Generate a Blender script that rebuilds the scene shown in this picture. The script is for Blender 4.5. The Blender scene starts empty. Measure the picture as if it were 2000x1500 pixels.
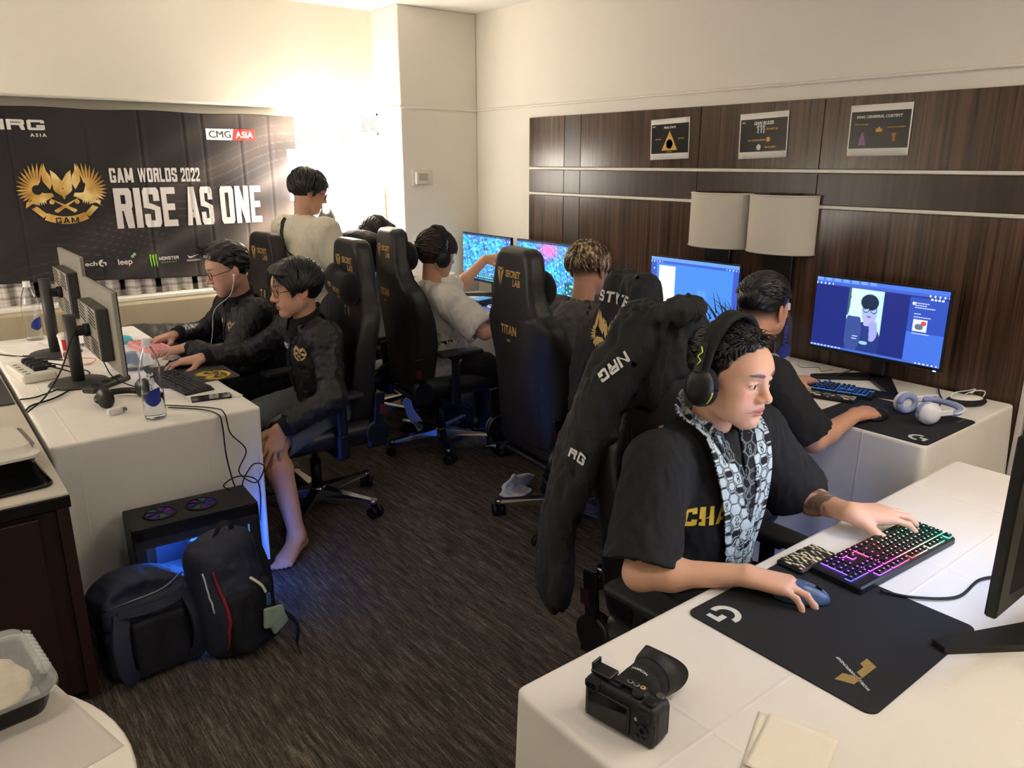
import bpy, bmesh, math, random
import numpy as np
from mathutils import Vector, Matrix

SC = bpy.context.scene
COL = SC.collection
PI = math.pi
random.seed(7)
RNG = np.random.default_rng(7)

# ------------------------------------------------------------------ camera
cam_d = bpy.data.cameras.new('camera')
cam = bpy.data.objects.new('camera', cam_d)
COL.objects.link(cam)
SC.camera = cam
cam_d.sensor_fit = 'HORIZONTAL'
cam_d.sensor_width = 36.0
cam_d.lens = 36.0 * 1510.0 / 2000.0
cam_d.clip_start = 0.02
cam.location = (0.0, 0.0, 1.72)
cam.rotation_euler = (math.radians(90) - math.atan(435.0 / 1510.0), 0.0, math.radians(-38.3))

# ------------------------------------------------------------------ world
W = bpy.data.worlds.new('world')
SC.world = W
W.use_nodes = True
W.node_tree.nodes['Background'].inputs[0].default_value = (1.0, 0.86, 0.68, 1)
W.node_tree.nodes['Background'].inputs[1].default_value = 0.02
SC.view_settings.view_transform = 'Standard'
SC.view_settings.look = 'None'
SC.view_settings.exposure = 1.18
SC.view_settings.gamma = 1.0
SC.view_settings.use_curve_mapping = False

# room dimensions
XR, XL, YB, YF = 3.58, -1.45, 5.60, -2.2      # right wall, left wall, window wall, wall behind camera
ZC, ZS = 2.74, 2.083                          # ceiling, soffit underside / picture rail
YS = 5.315                                    # soffit face
XCOL, YCOL = 2.924, 4.958                     # column corner

def light(name, kind, loc, energy, color, rot=(0, 0, 0), size=0.2, size_y=None, parent=None, shape=None, spread=None):
    d = bpy.data.lights.new(name, kind)
    d.energy = energy
    d.color = color
    if kind == 'AREA':
        d.size = size
        if size_y:
            d.shape = 'RECTANGLE'; d.size_y = size_y
        if shape: d.shape = shape
        if spread: d.spread = spread
    else:
        d.shadow_soft_size = size
    o = bpy.data.objects.new(name, d)
    COL.objects.link(o)
    o.location = loc
    o.rotation_euler = rot
    if parent: o.parent = parent
    return o

WARM = (1.0, 0.84, 0.62)
LAMP_E = 8.5
CEIL_E = 21.0

# ------------------------------------------------------------------ helpers
def lin(c):
    return tuple(((x / 12.92) if x <= 0.04045 else ((x + 0.055) / 1.055) ** 2.4) for x in c)
def rgb(r, g, b):
    return lin((r / 255.0, g / 255.0, b / 255.0))

MATS = {}
def mat(name, color, rough=0.5, metal=0.0, spec=0.5, noise=None, bump=None, emit=None, trans=0.0, ior=1.45, alpha=1.0, coat=0.0, sheen=0.0):
    """Principled material; noise=(scale, amount) varies the colour, bump=(scale, strength, detail)."""
    if name in MATS: return MATS[name]
    m = bpy.data.materials.new(name)
    m.use_nodes = True
    nt = m.node_tree
    b = nt.nodes['Principled BSDF']
    b.inputs['Base Color'].default_value = (*color, 1)
    b.inputs['Roughness'].default_value = rough
    b.inputs['Metallic'].default_value = metal
    b.inputs['Specular IOR Level'].default_value = spec
    b.inputs['Transmission Weight'].default_value = trans
    b.inputs['IOR'].default_value = ior
    b.inputs['Alpha'].default_value = alpha
    b.inputs['Coat Weight'].default_value = coat
    b.inputs['Sheen Weight'].default_value = sheen
    if emit:
        b.inputs['Emission Color'].default_value = (*emit[0], 1)
        b.inputs['Emission Strength'].default_value = emit[1]
    tc = None
    if noise or bump:
        tc = nt.nodes.new('ShaderNodeTexCoord')
    if noise:
        n = nt.nodes.new('ShaderNodeTexNoise'); n.inputs['Scale'].default_value = noise[0]; n.inputs['Detail'].default_value = 4
        nt.links.new(tc.outputs['Object'], n.inputs['Vector'])
        mx = nt.nodes.new('ShaderNodeMix'); mx.data_type = 'RGBA'
        mx.inputs['A'].default_value = (*[c * (1 - noise[1]) for c in color], 1)
        mx.inputs['B'].default_value = (*[min(1, c * (1 + noise[1])) for c in color], 1)
        nt.links.new(n.outputs['Fac'], mx.inputs['Factor'])
        nt.links.new(mx.outputs['Result'], b.inputs['Base Color'])
    if bump:
        n = nt.nodes.new('ShaderNodeTexNoise'); n.inputs['Scale'].default_value = bump[0]; n.inputs['Detail'].default_value = bump[2] if len(bump) > 2 else 3
        nt.links.new(tc.outputs['Object'], n.inputs['Vector'])
        bp = nt.nodes.new('ShaderNodeBump'); bp.inputs['Strength'].default_value = bump[1]; bp.inputs['Distance'].default_value = 0.01
        nt.links.new(n.outputs['Fac'], bp.inputs['Height'])
        nt.links.new(bp.outputs['Normal'], b.inputs['Normal'])
    MATS[name] = m
    return m

def mat_attr(name, rough=0.5, emit=0.0, spec=0.5, attr='Col', bump=None, sheen=0.0):
    """Material whose colour (or emission) is a per-vertex print."""
    if name in MATS: return MATS[name]
    m = bpy.data.materials.new(name); m.use_nodes = True
    nt = m.node_tree; b = nt.nodes['Principled BSDF']
    a = nt.nodes.new('ShaderNodeAttribute'); a.attribute_name = attr
    b.inputs['Roughness'].default_value = rough
    b.inputs['Specular IOR Level'].default_value = spec
    b.inputs['Sheen Weight'].default_value = sheen
    if emit:
        b.inputs['Base Color'].default_value = (0.01, 0.01, 0.012, 1)
        nt.links.new(a.outputs['Color'], b.inputs['Emission Color'])
        b.inputs['Emission Strength'].default_value = emit
    else:
        nt.links.new(a.outputs['Color'], b.inputs['Base Color'])
    if bump:
        tc = nt.nodes.new('ShaderNodeTexCoord')
        n = nt.nodes.new('ShaderNodeTexNoise'); n.inputs['Scale'].default_value = bump[0]; n.inputs['Detail'].default_value = 3
        nt.links.new(tc.outputs['Object'], n.inputs['Vector'])
        bp = nt.nodes.new('ShaderNodeBump'); bp.inputs['Strength'].default_value = bump[1]; bp.inputs['Distance'].default_value = 0.004
        nt.links.new(n.outputs['Fac'], bp.inputs['Height']); nt.links.new(bp.outputs['Normal'], b.inputs['Normal'])
    MATS[name] = m
    return m

class MB:
    """Collects simple solids into one mesh."""
    def __init__(s): s.v = []; s.f = []; s.mi = []; s.sm = []; s.M = Matrix.Identity(4); s.cur = 0
    def add(s, vs, fs, smooth=False):
        o = len(s.v)
        s.v += [tuple(s.M @ Vector(v)) for v in vs]
        s.f += [tuple(i + o for i in f) for f in fs]
        s.mi += [s.cur] * len(fs); s.sm += [smooth] * len(fs)
        return s
    def box(s, c, d, bev=0.0, rz=0.0, R=None):
        hx, hy, hz = d[0] / 2, d[1] / 2, d[2] / 2
        Rm = R if R is not None else Matrix.Rotation(rz, 3, 'Z')
        cv = Vector(c)
        if bev <= 0:
            vs = [Vector((x * hx, y * hy, z * hz)) for z in (-1, 1) for y in (-1, 1) for x in (-1, 1)]
            fs = [(0, 2, 3, 1), (4, 5, 7, 6), (0, 1, 5, 4), (2, 6, 7, 3), (0, 4, 6, 2), (1, 3, 7, 5)]
        else:
            b = min(bev, hx * .99, hy * .99, hz * .99)
            vs = []; idx = {}
            for x in (-1, 1):
                for y in (-1, 1):
                    for z in (-1, 1):
                        for k in range(3):
                            p = [x * (hx - b), y * (hy - b), z * (hz - b)]
                            p[k] = (x, y, z)[k] * (hx, hy, hz)[k]
                            idx[(x, y, z, k)] = len(vs); vs.append(Vector(p))
            fs = []
            for k in range(3):
                a, c2 = [(1, 2), (2, 0), (0, 1)][k]
                for sg in (-1, 1):
                    q = []
                    for (u, w) in ((-1, -1), (1, -1), (1, 1), (-1, 1)):
                        t = [0, 0, 0]; t[k] = sg; t[a] = u; t[c2] = w
                        q.append(idx[(*t, k)])
                    fs.append(tuple(q) if sg > 0 else tuple(reversed(q)))
            for k in range(3):            # edges along axis k
                a, c2 = [(1, 2), (2, 0), (0, 1)][k]
                for u in (-1, 1):
                    for w in (-1, 1):
                        q = []
                        for sg, kk in ((-1, a), (1, a), (1, c2), (-1, c2)):
                            t = [0, 0, 0]; t[k] = sg; t[a] = u; t[c2] = w
                            q.append(idx[(*t, kk)])
                        fs.append(tuple(q) if u * w < 0 else tuple(reversed(q)))
            for x in (-1, 1):
                for y in (-1, 1):
                    for z in (-1, 1):
                        q = [idx[(x, y, z, k)] for k in range(3)]
                        fs.append(tuple(q) if x * y * z > 0 else tuple(reversed(q)))
        s.add([cv + Rm @ v for v in vs], fs)
        return s
    def cyl(s, a, b, r0, r1=None, n=16, caps=True, smooth=True):
        r1 = r0 if r1 is None else r1
        a, b = Vector(a), Vector(b); d = (b - a).normalized()
        u = d.orthogonal().normalized(); w = d.cross(u)
        vs = []
        for p, r in ((a, r0), (b, r1)):
            for i in range(n):
                t = 2 * PI * i / n
                vs.append(p + (u * math.cos(t) + w * math.sin(t)) * r)
        s.add(vs, [(i, (i + 1) % n, n + (i + 1) % n, n + i) for i in range(n)], smooth)
        if caps:
            o = len(s.v) - 2 * n
            s.f.append(tuple(o + i for i in reversed(range(n)))); s.f.append(tuple(o + n + i for i in range(n)))
            s.mi += [s.cur] * 2; s.sm += [False] * 2
        return s
    def lathe(s, prof, c=(0, 0, 0), n=24, axis='Z', smooth=True, arc=None):
        """prof = [(r, z)...] ; caps are made where r = 0."""
        full = arc is None
        a0, a1 = (0, 2 * PI) if full else arc
        m = n if full else n + 1
        vs = []; cv = Vector(c)
        for r, z in prof:
            for i in range(m):
                t = a0 + (a1 - a0) * i / n
                p = Vector((r * math.cos(t), r * math.sin(t), z))
                if axis == 'X': p = Vector((p.z, p.x, p.y))
                elif axis == 'Y': p = Vector((p.y, p.z, p.x))
                vs.append(cv + p)
        fs = []
        for k in range(len(prof) - 1):
            for i in range(n):
                j = (i + 1) % m
                fs.append((k * m + i, k * m + j, (k + 1) * m + j, (k + 1) * m + i))
        s.add(vs, fs, smooth)
        return s
    def tube(s, pts, r, n=8, smooth=True, caps=True):
        """Sweep along points; r is a number or list."""
        P = [Vector(p) for p in pts]; k = len(P)
        R = r if isinstance(r, (list, tuple)) else [r] * k
        up = None; vs = []
        for i in range(k):
            d = (P[min(i + 1, k - 1)] - P[max(i - 1, 0)])
            d = d.normalized() if d.length > 1e-9 else Vector((0, 0, 1))
            if up is None: up = d.orthogonal().normalized()
            up = (up - d * up.dot(d))
            up = up.normalized() if up.length > 1e-6 else d.orthogonal().normalized()
            w = d.cross(up)
            for j in range(n):
                t = 2 * PI * j / n
                vs.append(P[i] + (up * math.cos(t) + w * math.sin(t)) * R[i])
        fs = [(i * n + j, i * n + (j + 1) % n, (i + 1) * n + (j + 1) % n, (i + 1) * n + j) for i in range(k - 1) for j in range(n)]
        s.add(vs, fs, smooth)
        if caps:
            o = len(s.v) - k * n
            s.f.append(tuple(o + j for j in reversed(range(n)))); s.f.append(tuple(o + (k - 1) * n + j for j in range(n)))
            s.mi += [s.cur] * 2; s.sm += [False] * 2
        return s
    def prism(s, poly, z0, z1, plane='XY'):
        """Extrude a 2D polygon (counter-clockwise)."""
        n = len(poly)
        def P(a, b, h):
            return {'XY': (a, b, h), 'XZ': (a, -h, b), 'YZ': (h, a, b)}[plane]
        vs = [P(a, b, z0) for a, b in poly] + [P(a, b, z1) for a, b in poly]
        fs = [tuple(reversed(range(n))), tuple(range(n, 2 * n))] + [(i, (i + 1) % n, n + (i + 1) % n, n + i) for i in range(n)]
        s.add(vs, fs)
        return s
    def sphere(s, c, r, nu=16, nv=10, R=None):
        rr = r if isinstance(r, (tuple, list)) else (r, r, r)
        vs = []; cv = Vector(c)
        for j in range(nv + 1):
            ph = PI * j / nv
            for i in range(nu):
                t = 2 * PI * i / nu
                p = Vector((rr[0] * math.sin(ph) * math.cos(t), rr[1] * math.sin(ph) * math.sin(t), rr[2] * math.cos(ph)))
                vs.append(cv + (R @ p if R is not None else p))
        fs = [(j * nu + i, (j + 1) * nu + i, (j + 1) * nu + (i + 1) % nu, j * nu + (i + 1) % nu) for j in range(nv) for i in range(nu)]
        s.add(vs, fs, True)
        return s
    def quad(s, a, b, c, d): return s.add([a, b, c, d], [(0, 1, 2, 3)])
    def mesh(s, name):
        me = bpy.data.meshes.new(name)
        me.from_pydata(s.v, [], s.f)
        me.polygons.foreach_set('material_index', s.mi)
        me.polygons.foreach_set('use_smooth', s.sm)
        me.validate(verbose=False)
        me.update()
        return me

def obj(name, geo, m, parent=None, loc=None, rot=None, **tags):
    me = geo.mesh(name) if isinstance(geo, MB) else geo
    for x in (m if isinstance(m, (list, tuple)) else [m]):
        if len(me.materials) < (len(m) if isinstance(m, (list, tuple)) else 1): me.materials.append(x)
    o = bpy.data.objects.new(name, me)
    COL.objects.link(o)
    if parent: o.parent = parent
    if loc is not None: o.location = loc
    if rot is not None: o.rotation_euler = rot
    for k, v in tags.items(): o[k] = v
    return o

def tag(o, label, category, group=None):
    o['label'] = label; o['category'] = category
    if group: o['group'] = group
    return o

def thing(name, label, category, loc=(0, 0, 0), rz=0.0, group=None, rot=None):
    o = bpy.data.objects.new(name, None)
    o.empty_display_size = 0.05
    COL.objects.link(o)
    o.location = loc
    o.rotation_euler = rot if rot is not None else (0, 0, rz)
    return tag(o, label, category, group)

def copy_tree(o, parent=None):
    c = o.copy(); COL.objects.link(c); c.parent = parent
    for ch in list(o.children): copy_tree(ch, c)
    return c

def struct(o):
    o['kind'] = 'structure'; return o

def npmesh(name, V, Fq, smooth=True, col=None):
    """Mesh from numpy vertices and quads (fast)."""
    me = bpy.data.meshes.new(name)
    V = np.asarray(V, np.float32); Fq = np.asarray(Fq, np.int32)
    k = Fq.shape[1]
    me.vertices.add(len(V)); me.vertices.foreach_set('co', V.ravel())
    me.loops.add(Fq.size); me.loops.foreach_set('vertex_index', Fq.ravel())
    me.polygons.add(len(Fq)); me.polygons.foreach_set('loop_start', np.arange(0, Fq.size, k, dtype=np.int32))
    try: me.polygons.foreach_set('loop_total', np.full(len(Fq), k, np.int32))
    except Exception: pass
    me.polygons.foreach_set('use_smooth', np.full(len(Fq), smooth))
    me.update(calc_edges=True)
    if col is not None:
        a = me.color_attributes.new('Col', 'FLOAT_COLOR', 'POINT')
        c = np.ones((len(V), 4), np.float32); c[:, :3] = col
        a.data.foreach_set('color', c.ravel())
    return me

def grid_mesh(name, nu, nv, fn, col=None, smooth=True):
    """fn(u,v)->(x,y,z) arrays on a (nu+1)x(nv+1) grid; col(u,v)->(N,3)."""
    u, v = np.meshgrid(np.linspace(0, 1, nu + 1), np.linspace(0, 1, nv + 1), indexing='ij')
    u = u.ravel(); v = v.ravel()
    x, y, z = fn(u, v)
    V = np.stack([x + 0 * u, y + 0 * u, z + 0 * u], 1)
    i, j = np.meshgrid(np.arange(nu), np.arange(nv), indexing='ij')
    a = (i * (nv + 1) + j).ravel()
    F = np.stack([a, a + nv + 1, a + nv + 2, a + 1], 1)
    return npmesh(name, V, F, smooth, None if col is None else col(u, v))

def catmull(pts, n=8):
    P = [np.array(p, float) for p in pts]
    P = [2 * P[0] - P[1]] + P + [2 * P[-1] - P[-2]]
    out = []
    for i in range(1, len(P) - 2):
        for k in range(n):
            t = k / n
            out.append(0.5 * ((2 * P[i]) + (-P[i - 1] + P[i + 1]) * t + (2 * P[i - 1] - 5 * P[i] + 4 * P[i + 1] - P[i + 2]) * t ** 2 + (-P[i - 1] + 3 * P[i] - 3 * P[i + 1] + P[i + 2]) * t ** 3))
    out.append(P[-2])
    return [tuple(p) for p in out]

def text_geo(s, size=1.0, bold=0.0, xs=1.0, align='CENTER', res=4, shear=0.0, space=1.0):
    """Flat lettering as (verts Nx2, faces)."""
    cu = bpy.data.curves.new('lettering', 'FONT')
    cu.body = s; cu.size = size; cu.offset = bold; cu.align_x = align; cu.align_y = 'CENTER'
    cu.resolution_u = res; cu.shear = shear; cu.space_character = space; cu.fill_mode = 'FRONT'
    o = bpy.data.objects.new('lettering', cu)
    COL.objects.link(o)
    dg = bpy.context.evaluated_depsgraph_get()
    me = bpy.data.meshes.new_from_object(o.evaluated_get(dg))
    V = np.array([v.co[:2] for v in me.vertices]).reshape(-1, 2)
    F = [tuple(p.vertices) for p in me.polygons]
    V = V * np.array([xs, 1.0])
    bpy.data.objects.remove(o); bpy.data.curves.remove(cu); bpy.data.meshes.remove(me)
    return V, F

def flat_geo(items):
    """Join 2D pieces [(V2,F)] into one."""
    Vs = []; Fs = []; o = 0
    for V, F in items:
        Vs.append(np.asarray(V, float).reshape(-1, 2)); Fs += [tuple(i + o for i in f) for f in F]; o += len(V)
    return np.concatenate(Vs), Fs

def tess(V, F, cuts=3):
    """Split flat artwork into small faces so that it can follow a wavy surface."""
    bm = bmesh.new()
    vs = [bm.verts.new((float(a), float(b), 0)) for a, b in V]
    for f in F:
        try: bm.faces.new([vs[i] for i in f])
        except ValueError: pass
    bmesh.ops.triangulate(bm, faces=bm.faces[:])
    for _ in range(cuts):
        long_ = [e for e in bm.edges if e.calc_length() > .03]
        if not long_: break
        bmesh.ops.subdivide_edges(bm, edges=long_, cuts=1)
        bmesh.ops.triangulate(bm, faces=[f for f in bm.faces if len(f.verts) > 3])
    bm.verts.index_update()
    V2 = np.array([v.co[:2] for v in bm.verts]); F2 = [tuple(v.index for v in f.verts) for f in bm.faces]
    bm.free()
    return V2, F2

def poly2(pts):
    return np.array(pts, float), [tuple(range(len(pts)))]

def place2(V, F, origin, ux, uy, name='lettering', thick=0.0):
    """Put 2D geometry on the plane origin + x*ux + y*uy."""
    o = np.array(origin, float); ux = np.array(ux, float); uy = np.array(uy, float)
    P = o + V[:, :1] * ux + V[:, 1:2] * uy
    mb = MB(); mb.add([tuple(p) for p in P], F)
    return mb
# ------------------------------------------------------------------ signed distance shapes -> one continuous surface
f32 = np.float32
def A3(p): return np.array(p, f32)
def basis(x, z):
    """Rotation matrix (columns) with given x axis and approximate z axis."""
    x = np.array(x, float); x /= np.linalg.norm(x)
    z = np.array(z, float); z = z - x * z.dot(x); z /= np.linalg.norm(z)
    y = np.cross(z, x)
    return np.stack([x, y, z], 1)
def euler(rx=0, ry=0, rz=0):
    return np.array(Matrix.Rotation(rz, 3, 'Z') @ Matrix.Rotation(ry, 3, 'Y') @ Matrix.Rotation(rx, 3, 'X'))

class Prim:
    def __init__(s, fn, c, r): s.fn = fn; s.c = A3(c); s.r = float(r)
def cap(a, b, ra, rb=None):
    a, b = A3(a), A3(b); rb = ra if rb is None else rb
    ba = b - a; L2 = float(ba @ ba) + 1e-12
    def fn(P):
        t = np.clip(((P - a) @ ba) / L2, 0, 1)
        return np.linalg.norm(P - a - t[:, None] * ba, axis=1) - (ra + (rb - ra) * t)
    return Prim(fn, (a + b) / 2, np.sqrt(L2) / 2 + max(ra, rb))
def capf(a, b, ra, rb, n, sq):
    """Capsule flattened: radius scaled by sq along direction n."""
    a, b = A3(a), A3(b); n = A3(n) / np.linalg.norm(n); ba = b - a; L2 = float(ba @ ba) + 1e-12
    def fn(P):
        t = np.clip(((P - a) @ ba) / L2, 0, 1)
        q = P - a - t[:, None] * ba
        k = q @ n
        q = q + np.outer(k * (1 / sq - 1), n)
        return (np.linalg.norm(q, axis=1) - (ra + (rb - ra) * t)) * min(1, sq)
    return Prim(fn, (a + b) / 2, np.sqrt(L2) / 2 + max(ra, rb) * max(1, sq))
def ell(c, r, R=None):
    c = A3(c); r = A3(r); R = None if R is None else np.asarray(R, f32)
    def fn(P):
        q = P - c
        if R is not None: q = q @ R
        k0 = np.linalg.norm(q / r, axis=1); k1 = np.linalg.norm(q / (r * r), axis=1) + 1e-9
        return k0 * (k0 - 1) / k1
    return Prim(fn, c, r.max())
def rbox(c, h, rad=0.01, R=None):
    c = A3(c); h = A3(h); R = None if R is None else np.asarray(R, f32)
    def fn(P):
        q = P - c
        if R is not None: q = q @ R
        q = np.abs(q) - (h - rad)
        return np.linalg.norm(np.maximum(q, 0), axis=1) + np.minimum(q.max(1), 0) - rad
    return Prim(fn, c, np.linalg.norm(h))
def func(fn, c=(0, 0, 0), r=1e3): return Prim(fn, c, r)

class Field:
    MARGIN = 0.09
    def __init__(s): s.ops = []; s.mods = []
    def u(s, p, k=0.01): s.ops.append(('u', p, k)); return s
    def sub(s, p, k=0.005): s.ops.append(('s', p, k)); return s
    def inter(s, p, k=0.005): s.ops.append(('i', p, k)); return s
    def mod(s, fn): s.ops.append(('m', fn, 0)); return s       # d += fn(P)
    def __call__(s, P):
        P = np.asarray(P, f32)
        if len(P) > 6000 and len(s.ops) > 6:
            return np.concatenate([s.ev(P[i:i + 3000]) for i in range(0, len(P), 3000)])
        return s.ev(P)
    def ev(s, P):
        d = np.full(len(P), 0.5, f32)
        if len(P) == 0: return d
        c0 = (P.max(0) + P.min(0)) / 2; R0 = float(np.linalg.norm(P.max(0) - c0))
        for op, p, k in s.ops:
            if op != 'm' and p.r < 100:
                if float(np.linalg.norm(p.c - c0)) > p.r + s.MARGIN + k + R0: continue
            if op == 'm':
                near = np.abs(d) < 0.06
                if near.any(): d[near] += p(P[near]).astype(f32)
                continue
            if p.r < 100:
                m = ((P - p.c) ** 2).sum(1) < (p.r + s.MARGIN + k) ** 2
                if not m.any(): continue
                Q = P[m]
            else:
                m = slice(None); Q = P
            e = p.fn(Q); a = d[m]
            if op == 'u':
                h = np.maximum(k - np.abs(a - e), 0) / k if k > 0 else 0
                d[m] = np.minimum(a, e) - (h * h * k * 0.25 if k > 0 else 0)
            elif op == 's':
                e = -e
                h = np.maximum(k - np.abs(a - e), 0) / k if k > 0 else 0
                d[m] = np.maximum(a, e) + (h * h * k * 0.25 if k > 0 else 0)
            else:
                h = np.maximum(k - np.abs(a - e), 0) / k if k > 0 else 0
                d[m] = np.maximum(a, e) + (h * h * k * 0.25 if k > 0 else 0)
        return d
    def prim(s, c, r): return Prim(s, c, r)

def surf(field, lo, hi, res, levels=4, lip=1.4):
    """Sparse surface nets: returns vertices, quads."""
    lo = A3(lo); hi = A3(hi)
    size = res * 2 ** (levels - 1)
    n = np.ceil((hi - lo) / size).astype(int)
    g = np.stack(np.meshgrid(*[np.arange(k) for k in n], indexing='ij'), -1).reshape(-1, 3)
    off = np.array([[i, j, k] for i in (0, 1) for j in (0, 1) for k in (0, 1)])
    isf = isinstance(field, Field)
    for L in range(levels):
        if isf: field.MARGIN = size * 1.5 + .004
        d = field(lo + (g + 0.5) * f32(size))
        g = g[np.abs(d) < size * 0.87 * lip + 0.001]
        if L < levels - 1:
            g = (g[:, None, :] * 2 + off[None]).reshape(-1, 3); size /= 2
    if isf: field.MARGIN = size * 3 + .004
    N = 1 << 20
    key = lambda q: (q[..., 0].astype(np.int64) * N + q[..., 1]) * N + q[..., 2]
    g = g + 1
    ck = key(g); o = np.argsort(ck); ck = ck[o]; g = g[o]
    corners = g[:, None, :] + off[None]
    kk = key(corners)
    uk, inv = np.unique(kk.ravel(), return_inverse=True)
    up = np.stack([uk // (N * N), (uk // N) % N, uk % N], 1)
    od = np.argsort(key(up >> 4), kind='stable')
    dv = np.empty(len(up), f32); dv[od] = field(lo + (up[od] - 1) * f32(res))
    D = dv[inv.reshape(kk.shape)]
    if isf: field.MARGIN = .09
    S = D < 0
    act = S.any(1) & ~S.all(1)
    g = g[act]; D = D[act]; S = S[act]; ck = ck[act]
    edges = [(a, b) for a in range(8) for b in range(a + 1, 8) if bin(a ^ b).count('1') == 1]
    acc = np.zeros((len(g), 3)); cnt = np.zeros(len(g))
    offf = off.astype(float)
    for a, b in edges:
        m = S[:, a] != S[:, b]
        t = D[m, a] / (D[m, a] - D[m, b])
        acc[m] += offf[a] + t[:, None] * (offf[b] - offf[a]); cnt[m] += 1
    V = lo + (g - 1 + acc / cnt[:, None]) * res
    Q = []
    for ax in range(3):
        b = {0: 4, 1: 2, 2: 1}[ax]
        m = S[:, 0] != S[:, b]
        gi = g[m]; s0 = S[m, 0]
        a1, a2 = [(1, 2), (2, 0), (0, 1)][ax]
        e1 = np.zeros(3, int); e1[a1] = 1; e2 = np.zeros(3, int); e2[a2] = 1
        ids = []; ok = np.ones(len(gi), bool)
        for d_ in (0 * e1, e1, e1 + e2, e2):
            kq = key(gi - d_); p = np.searchsorted(ck, kq); p = np.minimum(p, len(ck) - 1)
            ok &= ck[p] == kq; ids.append(p)
        q = np.stack(ids, 1)[ok]; sx = s0[ok]
        q[~sx] = q[~sx][:, ::-1]
        Q.append(q)
    return V, np.concatenate(Q)

def relax(V, F, it=2, f=0.5):
    n = len(V)
    for _ in range(it):
        s = np.zeros((n, 3)); c = np.zeros(n)
        for i in range(4):
            a, b = F[:, i], F[:, (i + 1) % 4]
            for k in range(3):
                s[:, k] += np.bincount(a, V[b, k], n) + np.bincount(b, V[a, k], n)
            c += np.bincount(a, minlength=n) + np.bincount(b, minlength=n)
        V = V + f * (s / np.maximum(c, 1)[:, None] - V)
    return V

def largest(V, F):
    """Keep the largest connected piece."""
    n = len(V); lab = np.arange(n)
    for _ in range(200):
        m = lab[F].min(1); new = lab.copy()
        for k in range(F.shape[1]): np.minimum.at(new, F[:, k], m)
        new = new[new]
        if (new == lab).all(): break
        lab = new
    ids, cnt = np.unique(lab, return_counts=True)
    keep = lab == ids[cnt.argmax()]
    mp = np.cumsum(keep) - 1
    return V[keep], mp[F[keep[F].all(1)]]

def sdf_mesh(name, field, lo, hi, res, col=None, levels=4, smooth=1, lip=1.4):
    V, F = surf(field, lo, hi, res, levels, lip)
    V, F = largest(V, F)
    if smooth: V = relax(V, F, smooth)
    return npmesh(name, V, F, True, None if col is None else col(V))

def project(field, P, d, steps=40, off=0.0015, clamp=None):
    """Slide points along direction d until they reach the surface."""
    P0 = np.array(P, f32); d = A3(d) / np.linalg.norm(d); P = P0
    for _ in range(steps):
        e = field(P)
        P = P + d * (np.clip(e, -0.05, 0.05) * 0.8)[:, None]
    if clamp:
        t = (P - P0) @ d; m = np.median(t); P = P0 + d * np.clip(t, m - clamp, m + clamp)[:, None]
    return P - d * f32(off)

def decal(name, V2, F, origin, ux, uy, field, d, m, parent, off=0.0018):
    """Flat artwork laid onto a curved surface."""
    o = np.array(origin, float)
    P = o + V2[:, :1] * np.array(ux, float) + V2[:, 1:2] * np.array(uy, float)
    P = project(field, P, d, off=off, clamp=.04)
    mb = MB(); mb.add([tuple(map(float, p)) for p in P], F)
    return obj(name, mb, m, parent)

def wob(P, freq, seed, aniso=(1, 1, 1)):
    """Cheap smooth pseudo-noise in about -1..1."""
    r = np.random.default_rng(seed)
    out = np.zeros(len(P), f32)
    Q = P * np.array(aniso, f32)
    for i in range(4):
        k = r.normal(size=3).astype(f32); k *= freq * (0.7 + 0.6 * r.random()) / np.linalg.norm(k)
        k2 = r.normal(size=3).astype(f32); k2 *= freq * 0.8 / np.linalg.norm(k2)
        out += np.sin(Q @ k + r.random() * 6.3 + 1.2 * np.sin(Q @ k2 + r.random() * 6.3))
    return out / 3.0
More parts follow.
